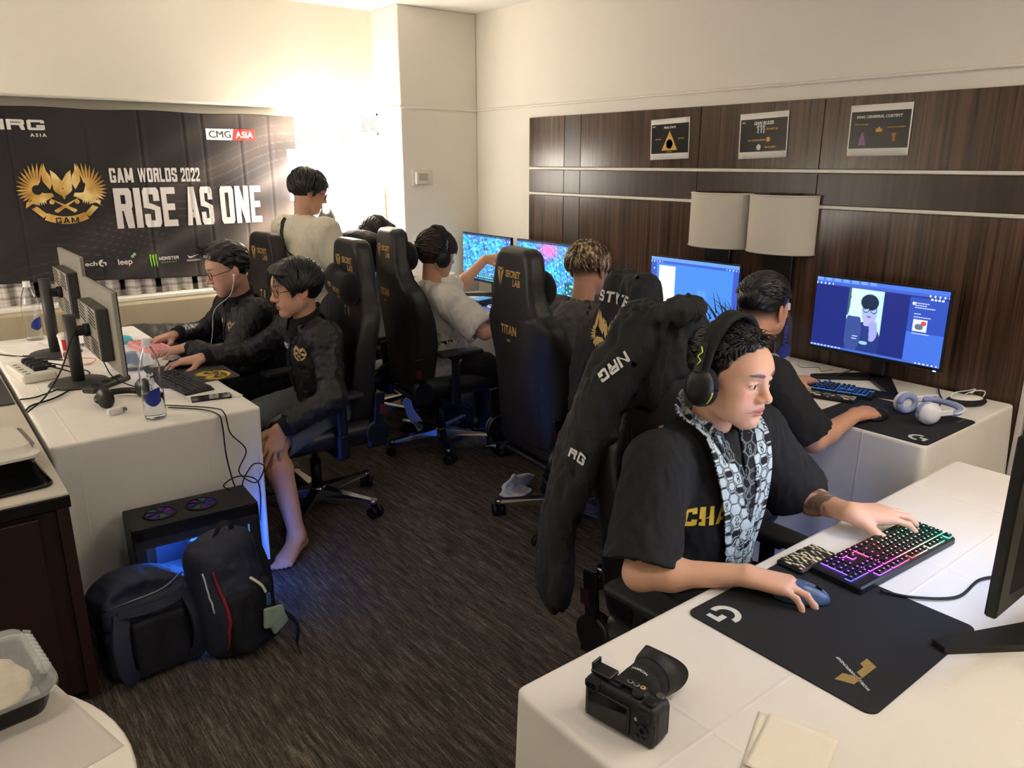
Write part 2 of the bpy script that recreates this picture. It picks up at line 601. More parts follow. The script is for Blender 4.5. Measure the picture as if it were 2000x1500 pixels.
# ------------------------------------------------------------------ heavy condensed block capitals as flat quads
def _stroke_letter(ch, s, h):
    """Quads of a letter in a box of width 1 and height 1; s = stem width, h = bar height (fractions)."""
    R = lambda x0, y0, x1, y1: [(x0, y0), (x1, y0), (x1, y1), (x0, y1)]
    c = .16
    TL = [(0, 1 - h), (s, 1 - h), (c + .1, 1), (c, 1), (0, 1 - c * .6)]
    L_, Rr = R(0, 0, s, 1), R(1 - s, 0, 1, 1)
    top, bot = [(.10, 1 - h), (.90, 1 - h), (.90, 1), (.10, 1)], [(.10, 0), (.90, 0), (.90, h), (.10, h)]
    mid = R(0, .5 - h / 2, 1, .5 + h / 2)
    vl = [(0, .09), (s, .02), (s, .98), (0, .91)]; vr = [(1 - s, .02), (1, .09), (1, .91), (1 - s, .98)]
    cl = [[(0, .09), (.12, 0), (.12, h), (0, h)], [(.88, 0), (1, .09), (1, h), (.88, h)], [(0, 1 - h), (.12, 1 - h), (.12, 1), (0, .91)], [(.88, 1 - h), (1, 1 - h), (1, .91), (.88, 1)]]
    bl, br, tl, tr = cl
    m = .5
    D = {
        'I': [R(0, 0, 1, 1)], 'E': [L_, R(0, 0, 1, h), R(0, .5 - h / 2, .9, .5 + h / 2), R(0, 1 - h, 1, 1)], 'L': [L_, R(0, 0, 1, h)], 'H': [L_, Rr, R(0, .5 - h / 2, 1, .5 + h / 2)],
        'T': [R(0, 1 - h, 1, 1), R(.5 - s / 2, 0, .5 + s / 2, 1)],
        'O': [vl, vr, top, bot, bl, br, tl, tr], 'D': [L_, vr, R(0, 0, .9, h), R(0, 1 - h, .9, 1), br, tr],
        'C': [vl, top, bot, bl, br, tl, tr, R(1 - s, h, 1, .36), R(1 - s, .64, 1, 1 - h)],
        'G': [vl, top, bot, bl, br, tl, tr, R(1 - s, h, 1, .50), R(1 - s, .66, 1, 1 - h), R(.52, .5 - h, 1, .5)],
        'S': [top, bot, bl, br, tl, tr, R(0, .5, s, 1 - h), R(1 - s, h, 1, .5), [(0, .5), (s, .5 - h * .2), (1, .5 - h * .7), (1, .5), (s, .5 + h * .7), (0, .5 + h * .8)], R(0, h, s, .34), R(1 - s, .66, 1, 1 - h)],
        '2': [top, tl, tr, R(1 - s, .52, 1, 1 - h), [(1 - s, .52), (1, .52), (s, h), (0, h)], R(0, 0, 1, h), R(0, .66, s, 1 - h)],
        '0': [vl, vr, top, bot, bl, br, tl, tr],
        'R': [L_, R(0, 1 - h, .9, 1), tr, R(1 - s, .55, 1, 1 - h), R(0, .44, .88, .44 + h), [(.88, .44), (1, .55), (.88, .55)], [(1 - s * 1.02, 0), (1, 0), (.94, .46), (1 - s * 1.5, .46)]],
        'A': [[(0, 0), (s, 0), (.5 + s * .42, 1), (.5 - s * .55, 1)], [(1 - s, 0), (1, 0), (.5 + s * .55, 1), (.5 - s * .42, 1)], R(.22, .20, .78, .20 + h * .85)],
        'N': [L_, Rr, [(0, 1), (s * .9, 1), (1, 0), (1 - s * .9, 0)][::-1]],
        'M': [R(0, 0, s * .82, 1), R(1 - s * .82, 0, 1, 1), [(0, 1), (s * .8, 1), (.5 + s * .3, .12), (.5 - s * .3, .12)][::-1], [(1 - s * .8, 1), (1, 1), (.5 + s * .3, .12), (.5 - s * .3, .12)]],
        'W': [[(0, 1), (.18, 1), (.36, 0), (.2, 0)][::-1], [(.42, 1), (.58, 1), (.36, 0), (.2, 0)][::-1], [(.42, 1), (.58, 1), (.8, 0), (.64, 0)][::-1], [(.82, 1), (1, 1), (.8, 0), (.64, 0)][::-1]],
        'Y': [[(0, 1), (s, 1), (.5 + s / 2, .42), (.5 - s / 2, .42)], [(1 - s, 1), (1, 1), (.5 + s / 2, .42), (.5 - s / 2, .42)], R(.5 - s / 2, 0, .5 + s / 2, .46)],
        'P': [L_, R(0, 1 - h, .9, 1), tr, R(1 - s, .55, 1, 1 - h), R(0, .42, .9, .42 + h)],
    }
    W = {'I': .36, 'M': 1.35, 'W': 1.5, 'A': 1.08, 'N': 1.05, 'E': .86, 'L': .82, 'T': .92}.get(ch, 1.0)
    return D.get(ch, []), W
def block(text, w, hgt, stem=.34, bar=.20, gap=.13, slant=0.0):
    """Text fitted to width w and height hgt, centred on the origin."""
    out = []; x = 0.0
    for ch in text:
        if ch == ' ': x += .45; continue
        qs, W = _stroke_letter(ch, min(.9, stem), bar)
        if ch == 'I': W = stem * 1.05
        for q in qs: out.append(np.array([(x + a * W, b) for a, b in q]))
        x += W + gap
    x -= gap; items = []
    for q in out:
        V = (q - np.array((x / 2, .5))) * np.array((w / x, hgt)); V[:, 0] += slant * V[:, 1]
        a = 0
        for i in range(len(V)): j = (i + 1) % len(V); a += V[i, 0] * V[j, 1] - V[j, 0] * V[i, 1]
        items.append((V if a > 0 else V[::-1], [tuple(range(len(V)))]))
    return flat_geo(items)
# ------------------------------------------------------------------ the setting
def nodes_of(name):
    m = bpy.data.materials.new(name); m.use_nodes = True
    nt = m.node_tree; b = nt.nodes['Principled BSDF']
    tc = nt.nodes.new('ShaderNodeTexCoord')
    def mapped(scale, rot=(0, 0, 0), loc=(0, 0, 0)):
        mp = nt.nodes.new('ShaderNodeMapping'); mp.inputs['Scale'].default_value = scale; mp.inputs['Rotation'].default_value = rot; mp.inputs['Location'].default_value = loc
        nt.links.new(tc.outputs['Object'], mp.inputs['Vector']); return mp
    def noise(scale, vec, detail=4, rough=.5):
        n = nt.nodes.new('ShaderNodeTexNoise'); n.inputs['Scale'].default_value = scale; n.inputs['Detail'].default_value = detail; n.inputs['Roughness'].default_value = rough
        nt.links.new(vec.outputs[0], n.inputs['Vector']); return n
    def ramp(fac, stops):
        r = nt.nodes.new('ShaderNodeValToRGB'); e = r.color_ramp.elements
        while len(e) < len(stops): e.new(.5)
        for i, (p, c) in enumerate(stops): e[i].position = p; e[i].color = (*c, 1)
        nt.links.new(fac, r.inputs['Fac']); return r
    def math_(op, a, b=None):
        x = nt.nodes.new('ShaderNodeMath'); x.operation = op
        for i, v in enumerate((a, b)):
            if v is None: continue
            if isinstance(v, (int, float)): x.inputs[i].default_value = v
            else: nt.links.new(v, x.inputs[i])
        return x.outputs[0]
    def mix(f, a, b_, mode='MIX'):
        x = nt.nodes.new('ShaderNodeMix'); x.data_type = 'RGBA'; x.blend_type = mode
        for k, v in (('Factor', f), ('A', a), ('B', b_)):
            if isinstance(v, (int, float)): x.inputs[k].default_value = v
            elif isinstance(v, tuple): x.inputs[k].default_value = (*v, 1)
            else: nt.links.new(v, x.inputs[k])
        return x.outputs['Result']
    def bump(h, strength=.3, dist=.005):
        bp = nt.nodes.new('ShaderNodeBump'); bp.inputs['Strength'].default_value = strength; bp.inputs['Distance'].default_value = dist
        nt.links.new(h, bp.inputs['Height']); nt.links.new(bp.outputs['Normal'], b.inputs['Normal'])
    MATS[name] = m
    return m, nt, b, mapped, noise, ramp, math_, mix, bump

# carpet: dark brown loops with broken lighter streaks running along the room
m, nt, b, mapped, noise, ramp, math_, mix, bump = nodes_of('carpet')
s1 = noise(1.0, mapped((190, 11, 1)), 5, .7); s2 = noise(1.0, mapped((60, 3.5, 1), loc=(3, 5, 0)), 3, .6); s3 = noise(1.0, mapped((3.2, 1.3, 1)), 3); s4 = noise(420, mapped((1, 1, 1)), 2)
v = math_('ADD', math_('MULTIPLY', s1.outputs['Fac'], .62), math_('MULTIPLY', s2.outputs['Fac'], .38))
c1 = ramp(v, [(.36, rgb(48, 43, 38)), (.50, rgb(102, 92, 80)), (.64, rgb(172, 158, 138))])
c2 = mix(math_('MULTIPLY', s3.outputs['Fac'], .55), c1.outputs['Color'], rgb(86, 74, 66))
s5 = noise(170, mapped((1, .55, 1)), 3, .7)
pile = ramp(math_('ADD', math_('MULTIPLY', s4.outputs['Fac'], .5), math_('MULTIPLY', s5.outputs['Fac'], .5)), [(.40, (0, 0, 0)), (.50, (.45, .45, .45)), (.60, (1, 1, 1))])
c3 = mix(math_('MULTIPLY', pile.outputs['Color'], .62), c2, (0.014, .012, .010))
nt.links.new(c3, b.inputs['Base Color']); b.inputs['Roughness'].default_value = .95; b.inputs['Specular IOR Level'].default_value = .1
bump(math_('ADD', s4.outputs['Fac'], s1.outputs['Fac']), .5, .006)
CARPET = m

# painted wall
m, nt, b, mapped, noise, ramp, math_, mix, bump = nodes_of('wall_paint')
n1 = noise(1.2, mapped((1, 1, 1)), 3); n2 = noise(160, mapped((1, 1, 1)), 2)
nt.links.new(mix(n1.outputs['Fac'], rgb(232, 226, 215), rgb(237, 232, 221)), b.inputs['Base Color']); b.inputs['Roughness'].default_value = .7
bump(n2.outputs['Fac'], .05, .003)
PAINT = m

# dark veneer with vertical streaks
def veneer(name, dark, light_, sx=90, rough=.22, rot=0.0):
    m, nt, b, mapped, noise, ramp, math_, mix, bump = nodes_of(name)
    g1 = noise(1.0, mapped((1, sx, 1.6), rot=(rot, 0, 0)), 5, .65); g2 = noise(1.0, mapped((1, sx * .28, .5), rot=(rot, 0, 0), loc=(0, 3, 7)), 3, .5)
    v = math_('ADD', math_('MULTIPLY', g1.outputs['Fac'], .6), math_('MULTIPLY', g2.outputs['Fac'], .4))
    r = ramp(v, [(.34, dark), (.50, tuple((a + c) / 2.4 for a, c in zip(dark, light_))), (.68, light_)])
    nt.links.new(r.outputs['Color'], b.inputs['Base Color'])
    b.inputs['Roughness'].default_value = rough; b.inputs['Specular IOR Level'].default_value = .5
    bump(g1.outputs['Fac'], .10, .002)
    return m
VENEER = veneer('dark_streaked_veneer', rgb(30, 17, 13), rgb(104, 76, 60))
BAND = veneer('dark_plain_veneer', rgb(40, 26, 21), rgb(74, 54, 45), sx=60, rough=.30)
CABW = veneer('dark_cabinet_wood', rgb(28, 15, 12), rgb(50, 29, 23), sx=40, rough=.35)
WHITE_TRIM = mat('white_trim', rgb(228, 222, 210), .35)
DOOR_DARK = mat('dark_recess', rgb(30, 22, 19), .6)

floor = struct(obj('floor', MB().box(((XL + XR) / 2, (YF + YB) / 2, -.05), (XR - XL + .4, YB - YF + .4, .1)), CARPET))
ceiling = struct(obj('ceiling', MB().box(((XL + XR) / 2, (YF + YB) / 2, ZC + .05), (XR - XL + .4, YB - YF + .4, .1)), mat('ceiling_paint', rgb(238, 234, 226), .8)))
wall_right = struct(obj('wall_right', MB().box((XR + .06, (YF + YB) / 2, ZC / 2), (.12, YB - YF + .2, ZC)), PAINT))
wall_left = struct(obj('wall_left', MB().box((XL - .06, (YF + YB) / 2, ZC / 2), (.12, YB - YF + .2, ZC)), PAINT))
wall_front = struct(obj('wall_front', MB().box(((XL + XR) / 2, YF - .06, ZC / 2), (XR - XL, .12, ZC)), PAINT))
# back wall with the window opening
mb = MB()
WX0, WX1, WZ0, WZ1 = -1.1, 2.76, .90, 1.885
mb.box(((XL + XR) / 2, YB + .06, WZ0 / 2), (XR - XL, .12, WZ0))
mb.box(((XL + XR) / 2, YB + .06, (WZ1 + ZC) / 2), (XR - XL, .12, ZC - WZ1))
mb.box(((XL + WX0) / 2, YB + .06, (WZ0 + WZ1) / 2), (WX0 - XL, .12, WZ1 - WZ0))
mb.box(((XR + WX1) / 2, YB + .06, (WZ0 + WZ1) / 2), (XR - WX1, .12, WZ1 - WZ0))
wall_back = struct(obj('wall_back', mb, PAINT))
obj('soffit', MB().box(((XL + XCOL) / 2, (YS + YB) / 2, (ZS + ZC) / 2), (XCOL - XL, YB - YS, ZC - ZS)), PAINT, wall_back)
obj('column', MB().box(((XCOL + XR) / 2, (YCOL + YB) / 2, ZC / 2), (XR - XCOL, YB - YCOL, ZC), bev=.006), PAINT, wall_back)
# rail that runs along the column and the right wall
t1 = struct(obj('trim_1', MB().box((XR - .007, (YF + YCOL) / 2, ZS), (.014, YCOL - YF, .014), bev=.003), PAINT))
mb = MB().box(((XCOL + XR) / 2, YCOL - .006, ZS), (XR - XCOL + .02, .012, .014), bev=.003)
t2 = struct(obj('trim_2', mb, PAINT))
t3 = struct(obj('trim_3', MB().box((XCOL - .006, (YCOL + YS) / 2, ZS), (.012, YS - YCOL, .014), bev=.003), PAINT))
# veneer panels
ys = [1.10, 2.123, 2.851, 3.80, 3.956, 4.32]
g = .003
def pbox(name, y0, y1, z0, z1, m, th=.018):
    return obj(name, MB().box((XR - th / 2, (y0 + y1) / 2, (z0 + z1) / 2), (th, y1 - y0 - g, z1 - z0 - g), bev=.0015), m, wall_right)
for i in range(5):
    narrow = i == 3
    pbox('panel', ys[i], ys[i + 1], 1.683, 2.007, BAND if narrow else VENEER)
    pbox('panel', ys[i], ys[i + 1], 1.515, 1.665, BAND)
for y0, y1 in ((1.10, 3.80), (3.80, 3.956), (3.956, 4.32)):
    pbox('panel', y0, y1, 0.0, 1.498, BAND if y1 - y0 < .2 else VENEER)
for z in (1.674, 1.5065):
    obj('trim_strip', MB().box((XR - .010, (1.10 + 4.32) / 2, z), (.021, 3.22, .016), bev=.002), WHITE_TRIM, wall_right)
obj('edge_strip', MB().box((XR - .012, 1.088, 1.0), (.026, .022, 2.0), bev=.002), WHITE_TRIM, wall_right)
door = struct(obj('door_1', MB().box((XR - .006, .58, 1.02), (.014, .98, 2.04), bev=.002), DOOR_DARK))
# baseboards
for nm, c, d in (('baseboard_left', (XL + .007, (YF + YB) / 2, .05), (.014, YB - YF, .1)), ('baseboard_front', ((XL + XR) / 2, YF + .007, .05), (XR - XL, .014, .1)), ('baseboard_right', (XR - .007, 4.64, .05), (.014, .62, .1))):
    struct(obj(nm, MB().box(c, d, bev=.002), WHITE_TRIM))

# window with dark night glass, pleated curtains
win = struct(obj('window_1', MB().box(((WX0 + WX1) / 2, YB + .10, (WZ0 + WZ1) / 2), (WX1 - WX0, .01, WZ1 - WZ0)), mat('night_glass', rgb(14, 14, 18), .05)))
mb = MB()
for x in (WX0 + .02, -.1, .95, 1.9, WX1 - .02): mb.box((x, YB + .07, (WZ0 + WZ1) / 2), (.04, .05, WZ1 - WZ0))
for z in (WZ0 + .02, WZ1 - .02): mb.box(((WX0 + WX1) / 2, YB + .07, z), (WX1 - WX0, .05, .04))
obj('window_frame', mb, mat('window_frame', rgb(60, 56, 54), .4), win)
sill = obj('window_sill', MB().box(((WX0 + WX1) / 2, YB - .06, WZ0 - .045), (WX1 - WX0 + .1, .16, .03), bev=.006), PAINT, win)

m, nt, b, mapped, noise, ramp, math_, mix, bump = nodes_of('plaid_sheer')
def stripes(scale, width, off=0.0, axis=0):
    mp = mapped((scale, scale, scale)); sx = nt.nodes.new('ShaderNodeSeparateXYZ'); nt.links.new(mp.outputs[0], sx.inputs[0])
    fr = math_('FRACT', math_('ADD', sx.outputs[axis], off))
    return math_('LESS_THAN', fr, width)
a1 = math_('MULTIPLY', stripes(9, .28, 0, 0), .5); a2 = math_('MULTIPLY', stripes(14, .2, .3, 2), .55); a3 = math_('MULTIPLY', stripes(31, .3, .1, 2), .25); a4 = math_('MULTIPLY', stripes(27, .25, .1, 0), .2)
tot = math_('MINIMUM', math_('ADD', math_('ADD', a1, a2), math_('ADD', a3, a4)), 1.0)
nt.links.new(mix(tot, rgb(226, 220, 214), rgb(142, 128, 132)), b.inputs['Base Color']); b.inputs['Roughness'].default_value = .9
SHEER = m
def curtain(x0, x1, z0, z1, y, label, waves, seed):
    r = np.random.default_rng(seed); ph = r.random() * 6
    def fn(u, v):
        x = x0 + (x1 - x0) * u; z = z0 + (z1 - z0) * v
        return x - (x0 + x1) / 2, .016 * np.sin(u * waves * 2 * PI + ph + .5 * np.sin(3 * v + ph)) * (1.1 - .4 * v), z - z0
    me = grid_mesh('curtain', waves * 10, 6, fn)
    o = obj('curtain', me, SHEER, loc=((x0 + x1) / 2, y, z0))
    md = o.modifiers.new('thick', 'SOLIDIFY'); md.thickness = .002
    tag(o, label, 'curtain', 'plaid curtains at the window')
curtain(-.55, .10, .86, 1.905, 5.545, 'plaid curtain panel hidden behind the left end of the banner', 6, 1)
curtain(.13, .63, .86, 1.905, 5.545, 'plaid curtain panel showing below the banner behind the smaller upright water bottle', 5, 2)
curtain(.66, 1.115, .86, 1.905, 5.545, 'plaid curtain panel showing below the banner just right of the left monitors', 5, 2)
curtain(1.145, 1.335, .86, 1.905, 5.545, 'narrow plaid curtain panel below the banner, second from the left monitors', 2, 3)
curtain(1.365, 1.565, .86, 1.905, 5.545, 'narrow plaid curtain panel below the banner beside the earphone wearer', 2, 4)
curtain(1.60, 2.775, .86, 1.905, 5.545, 'wide plaid curtain panel behind the lit lamp in the corner', 11, 5)

# window bench under the sill
t = thing('window_bench', 'long beige upholstered bench under the window behind the left table', 'bench', (.62, 5.36, 0))
BENCH = mat('bench_fabric', rgb(176, 162, 138), .85, bump=(90, .15))
obj('back_panel', MB().box((0, .135, .66), (2.9, .10, .36), bev=.02), BENCH, t)
obj('seat', MB().box((0, -.06, .40), (2.9, .30, .14), bev=.03), BENCH, t)
obj('plinth', MB().box((0, -.03, .165), (2.86, .26, .33), bev=.005), BENCH, t)

# column fittings
t = thing('thermostat', 'white square thermostat on the grey column', 'thermostat', (3.086, YCOL - .001, 1.607))
WP = mat('white_plastic', rgb(222, 216, 204), .4)
obj('backplate', MB().box((0, -.004, 0), (.175, .008, .115), bev=.003), WP, t)
obj('cover', MB().box((-.01, -.016, -.003), (.115, .022, .088), bev=.006), WP, t)
obj('display', MB().box((-.008, -.0285, .004), (.075, .002, .05)), mat('lcd_grey', rgb(184, 182, 168), .25), t)
t = thing('air_vent', 'white louvred air vent high on the side of the column', 'vent', (XCOL - .001, 5.41, 1.98))
obj('frame', MB().box((-.004, 0, .066), (.008, .26, .014)).box((-.004, 0, -.066), (.008, .26, .014)).box((-.004, .123, 0), (.008, .014, .146)).box((-.004, -.123, 0), (.008, .014, .146)).box((-.004, 0, 0), (.008, .01, .13)), WP, t)
obj('backing', MB().box((-.0012, 0, 0), (.0016, .25, .13)), mat('vent_dark', rgb(120, 118, 108), .7), t)
for i in range(8):
    obj('slat', MB().box((-.005, 0, -.052 + i * .015), (.012, .235, .003), R=Matrix.Rotation(.6, 3, 'Y')), WP, t)
t = thing('curtain_wand', 'thin wooden curtain wand hanging on the column side by the lamp', 'rod', (XCOL - .012, 5.215, 0))
obj('rod', MB().cyl((0, 0, .95), (0, 0, 1.53), .010, .010, 10), mat('wand_wood', rgb(196, 158, 120), .5), t)
obj('bracket', MB().box((.004, 0, 1.50), (.012, .02, .02), bev=.002), WP, t)

# wall sconces (not lit)
SHADE_OFF = mat('cream_linen_shade', rgb(214, 207, 194), .85, bump=(300, .08))
def sconce(yc, label):
    t = thing('wall_sconce', label, 'lamp', (XR - .019, yc, 1.415), group='wall sconces on the veneer wall')
    hw, d, h = .188, .135, .145
    n = 28; ring = []
    for k in range(n + 1):
        a = -PI / 2 + PI * k / n
        ring.append((-d * math.cos(a), hw * math.sin(a)))
    mb = MB(); vs = []
    for z in (-h, h):
        vs += [(x, y, z) for x, y in ring]
    for z in (-h, h):
        vs += [(x * .97, y * .985, z) for x, y in ring]
    m_ = n + 1
    fs = [(i, i + 1, m_ + i + 1, m_ + i) for i in range(n)] + [(2 * m_ + i + 1, 2 * m_ + i, 3 * m_ + i, 3 * m_ + i + 1) for i in range(n)]
    fs += [(m_ + i, m_ + i + 1, 3 * m_ + i + 1, 3 * m_ + i) for i in range(n)] + [(i + 1, i, 2 * m_ + i, 2 * m_ + i + 1) for i in range(n)]
    mb.add(vs, fs, False)
    sh = obj('shade', mb, SHADE_OFF, t)
    for z in (-h + .005, h - .005):
        obj('shade_rim', MB().tube([(x * 1.005, y * 1.005, z) for x, y in ring], .004, 6), SHADE_OFF, sh)
    obj('wall_plate', MB().box((-.012, 0, -.16), (.024, .17, .62), bev=.004), mat('sconce_plate', rgb(22, 18, 17), .3), t)
    obj('socket', MB().cyl((-.06, 0, -.06), (-.06, 0, .05), .018).box((-.035, 0, -.05), (.05, .02, .015)), mat('brushed_nickel', rgb(150, 145, 136), .3, .9), t)
sconce(2.665 , 'off-white half-round sconce shade nearer the far corner, left of its twin')
sconce(2.285, 'off-white half-round sconce shade right of its twin, casting a shadow')

# the printed papers on the veneer wall
PAPER = mat('white_paper', rgb(238, 234, 226), .35)
INK = mat('black_ink_paper', rgb(28, 25, 24), .22)
GOLD = mat('gold_ink', rgb(214, 166, 72), .35)
INKW = mat('white_ink', rgb(215, 212, 205), .4)
def wall_paper(yc, zc, label, rz, build):
    t = thing('paper_notice', label, 'poster', (XR - .0195, yc, zc), group='printed notices on the veneer wall')
    t.rotation_euler = (rz, 0, 0)
    def fn(u, v):
        y = (u - .5) * .284; z = (v - .5) * .222
        return -.0018 - .0006 * (np.abs(2 * u - 1) ** 4) * (np.abs(2 * v - 1) ** 4) + 0 * u, y, z
    o = obj('sheet', grid_mesh('sheet', 8, 6, fn), PAPER, t)
    o.modifiers.new('t', 'SOLIDIFY').thickness = .0004
    # printed area: local frame seen from the room: +y is to the left
    obj('print_area', MB().quad((-.0032, .136, -.078), (-.0032, -.136, -.078), (-.0032, -.136, .082), (-.0032, .136, .082)), INK, t)
    def put(nm, V, F, m, x=0, y=0):
        mb = MB(); mb.add([(-.0036, -(a + x), b + y) for a, b in V], F); obj(nm, mb, m, t)
    build(put)
def notice1(put):
    put('heading', *text_geo('PEAK STATE', .016, .0006), INKW, 0, .062)
    put('brand_mark', *text_geo('NRG', .010, .0004), INKW, -.118, .070)
    tri = flat_geo([poly2([(-.058, -.058), (.058, -.058), (.0, .048)])]); put('warning_triangle', *tri, GOLD, 0, -.004)
    mb_ = flat_geo([poly2([(.0 + .024 * math.cos(a), .0 + .026 * math.sin(a)) for a in np.linspace(0, 6.28, 18)[:-1]])])
    t_ = []
    put('skull_dark', *mb_, INK, 0, -.028)
    put('slogan_left', *text_geo('GET TILTED', .008, .0002), GOLD, -.083, .0); put('slogan_right', *text_geo('EVERY ONE', .008, .0002), GOLD, .083, .0); put('slogan_low', *text_geo('GET MEAN', .008, .0002), GOLD, 0, -.070)
def notice2(put):
    put('heading', *text_geo('GAM RULES', .022, .0012, shear=.2), INKW, .0, .060)
    put('brand_mark', *text_geo('NRG', .010, .0004), INKW, -.118, .066)
    for i, (s, x, y) in enumerate((('DO NOT LIE', .052, .030), ('NO COMPLAINING', -.035, -.022), ('BE HUNGRY', .048, -.058))):
        put('rule', *text_geo(s, .012, .0004), GOLD, x, y)
    for (x, y) in ((-.03, .03), (-.012, .032), (.004, .03)):
        put('figure', *flat_geo([poly2([(-.004, -.018), (.004, -.018), (.003, .010), (-.003, .010)]), poly2([(.006 * math.cos(a), .016 + .006 * math.sin(a)) for a in np.linspace(0, 6.28, 9)[:-1]]), poly2([(-.011, .012), (-.009, .015), (.009, .0), (.007, -.003)])]), INKW, x, y)
    put('badge', *flat_geo([poly2([(.012 * math.cos(a), .012 * math.sin(a)) for a in np.linspace(0, 6.28, 13)[:-1]])]), GOLD, .032, -.020)
    put('clock', *flat_geo([poly2([(.013 * math.cos(a), .015 * math.sin(a)) for a in np.linspace(0, 6.28, 13)[:-1]])]), INKW, -.022, -.056)
def notice3(put):
    put('heading', *text_geo('KING CEREBERAL CORTEXT', .0165, .0005), INKW, -.005, .058)
    put('note_left', *text_geo('WOLF CAPTAIN', .009, .0002), GOLD, -.085, .026); put('note_right', *text_geo('KING KONG CHAMPION', .007, .0002), GOLD, .078, .010)
    put('crown', *flat_geo([poly2([(-.014, -.010), (.014, -.010), (.016, .008), (.012, .002), (.007, .006), (0, .014), (-.007, .006), (-.012, .002), (-.016, .008)])]), GOLD, 0, .002)
    put('robe', *flat_geo([poly2([(-.018, -.034), (.018, -.034), (.010, .0), (.004, .022), (-.003, .022), (-.010, .0)])]), mat('robe_print', rgb(150, 110, 150), .5), -.075, -.030)
    put('trophy', *flat_geo([poly2([(-.008, -.018), (.008, -.018), (.004, -.008), (.012, .016), (-.012, .016), (-.004, -.008)])]), mat('bronze_ink', rgb(176, 112, 60), .5), .070, -.030)
wall_paper(3.06, 1.842, 'white notice with an orange warning triangle, leftmost on the veneer wall', -.03, notice1)
wall_paper(2.447, 1.846, 'white notice headed GAM RULES, middle one on the veneer wall', -.03, notice2)
wall_paper(1.845, 1.855, 'white notice headed KING CEREBERAL CORTEXT, rightmost on the veneer wall', -.01, notice3)

# lamps
def floor_lamp(x, y, label, e, tab, top=1.795, bulb=130, up_only=False):
    t = thing('table_lamp', label, 'lamp', (x, y, tab))
    h = top - tab
    SH = mat('white_enamel_shade', rgb(238, 235, 228), .6) if up_only else mat('lit_linen_shade', rgb(250, 240, 220), .8, emit=((1.0, .93, .82), e))
    if up_only: obj('shade_bottom', MB().cyl((0, 0, h - .34), (0, 0, h - .332), .232, n=40), SH, t)
    obj('shade', MB().lathe([(.228, h - .335), (.236, h - .335), (.236, h), (.228, h), (.228, h - .335)], n=40), SH, t)
    obj('body', MB().lathe([(0, 0), (.085, 0), (.085, .02), (.045, .03), (.05, .10), (.075, .2), (.078, .42), (.06, h - .45), (.025, h - .38), (.02, h - .30), (0, h - .30)], n=24), mat('black_ceramic', rgb(24, 22, 22), .12), t)
    obj('collar', MB().lathe([(.079, .43), (.083, .435), (.083, .455), (.079, .46)], n=24), mat('pewter', rgb(130, 128, 124), .25, .8), t)
    mb = MB()
    for k in range(3):
        a = k * 2.094; mb.cyl((0, 0, h - .30), (.228 * math.cos(a), .228 * math.sin(a), h - .30), .002, n=6)
    obj('shade_holder', mb, MATS['pewter'], t)
    bulb = obj('bulb', MB().sphere((0, 0, h - .20), (.03, .03, .045), 12, 8), mat('lit_bulb_%d' % bulb, rgb(255, 240, 220), .5, emit=((1, .90, .76), bulb)), t)
    return t
def side_table(x, y, z, label):
    t = thing('side_table', label, 'table', (x, y, 0))
    obj('table_top', MB().cyl((0, 0, z - .03), (0, 0, z), .24, n=32), CABW, t)
    obj('pedestal', MB().cyl((0, 0, .02), (0, 0, z - .03), .03, n=14), CABW, t)
    obj('foot', MB().cyl((0, 0, 0), (0, 0, .02), .17, n=28), CABW, t)
floor_lamp(2.42, 5.17, 'lit corner lamp with a white drum shade and black ceramic body', LAMP_E, .66)
side_table(2.42, 5.17, .66, 'dark round side table under the lit corner lamp')
floor_lamp(-.85, 4.62, 'second lit drum lamp on the left, by the window outside the picture', LAMP_E, .45, 1.45)
side_table(-.85, 4.62, .45, 'dark round side table under the second lamp, outside the picture')
floor_lamp(2.75, -.95, 'unseen uplighter added behind the camera to brighten the upper right wall', LAMP_E, .62, 1.80, 3200, True)  # added unseen helper: its ceiling bounce lifts the upper right wall
side_table(2.75, -.95, .62, 'dark round side table added to carry the unseen uplighter')  # added only as a stand for the unseen uplighter
def added_ceiling_light(x, y, k, label):  # unseen fixtures, added to light the near part of the room from overhead
    t = thing('added_ceiling_light', label, 'light', (x, y, ZC), group='unseen ceiling lights added for overhead light')
    obj('rim', MB().lathe([(.125, -.001), (.15, -.001), (.15, -.025), (.125, -.035), (.125, -.001)], n=32), WP, t)
    obj('diffuser', MB().lathe([(.0, -.036), (.08, -.034), (.126, -.028)], n=32), mat('lit_diffuser', (.9, .9, .85), .5, emit=((1, .96, .91), CEIL_E)), t)
added_ceiling_light(.55, .10, 1, 'unseen round ceiling light added above the foreground table for overhead light')
added_ceiling_light(2.35, .10, 1, 'unseen round ceiling light added above the door side for overhead light')
added_ceiling_light(-.6, 1.6, 1, 'unseen round ceiling light added above the round table for overhead light')
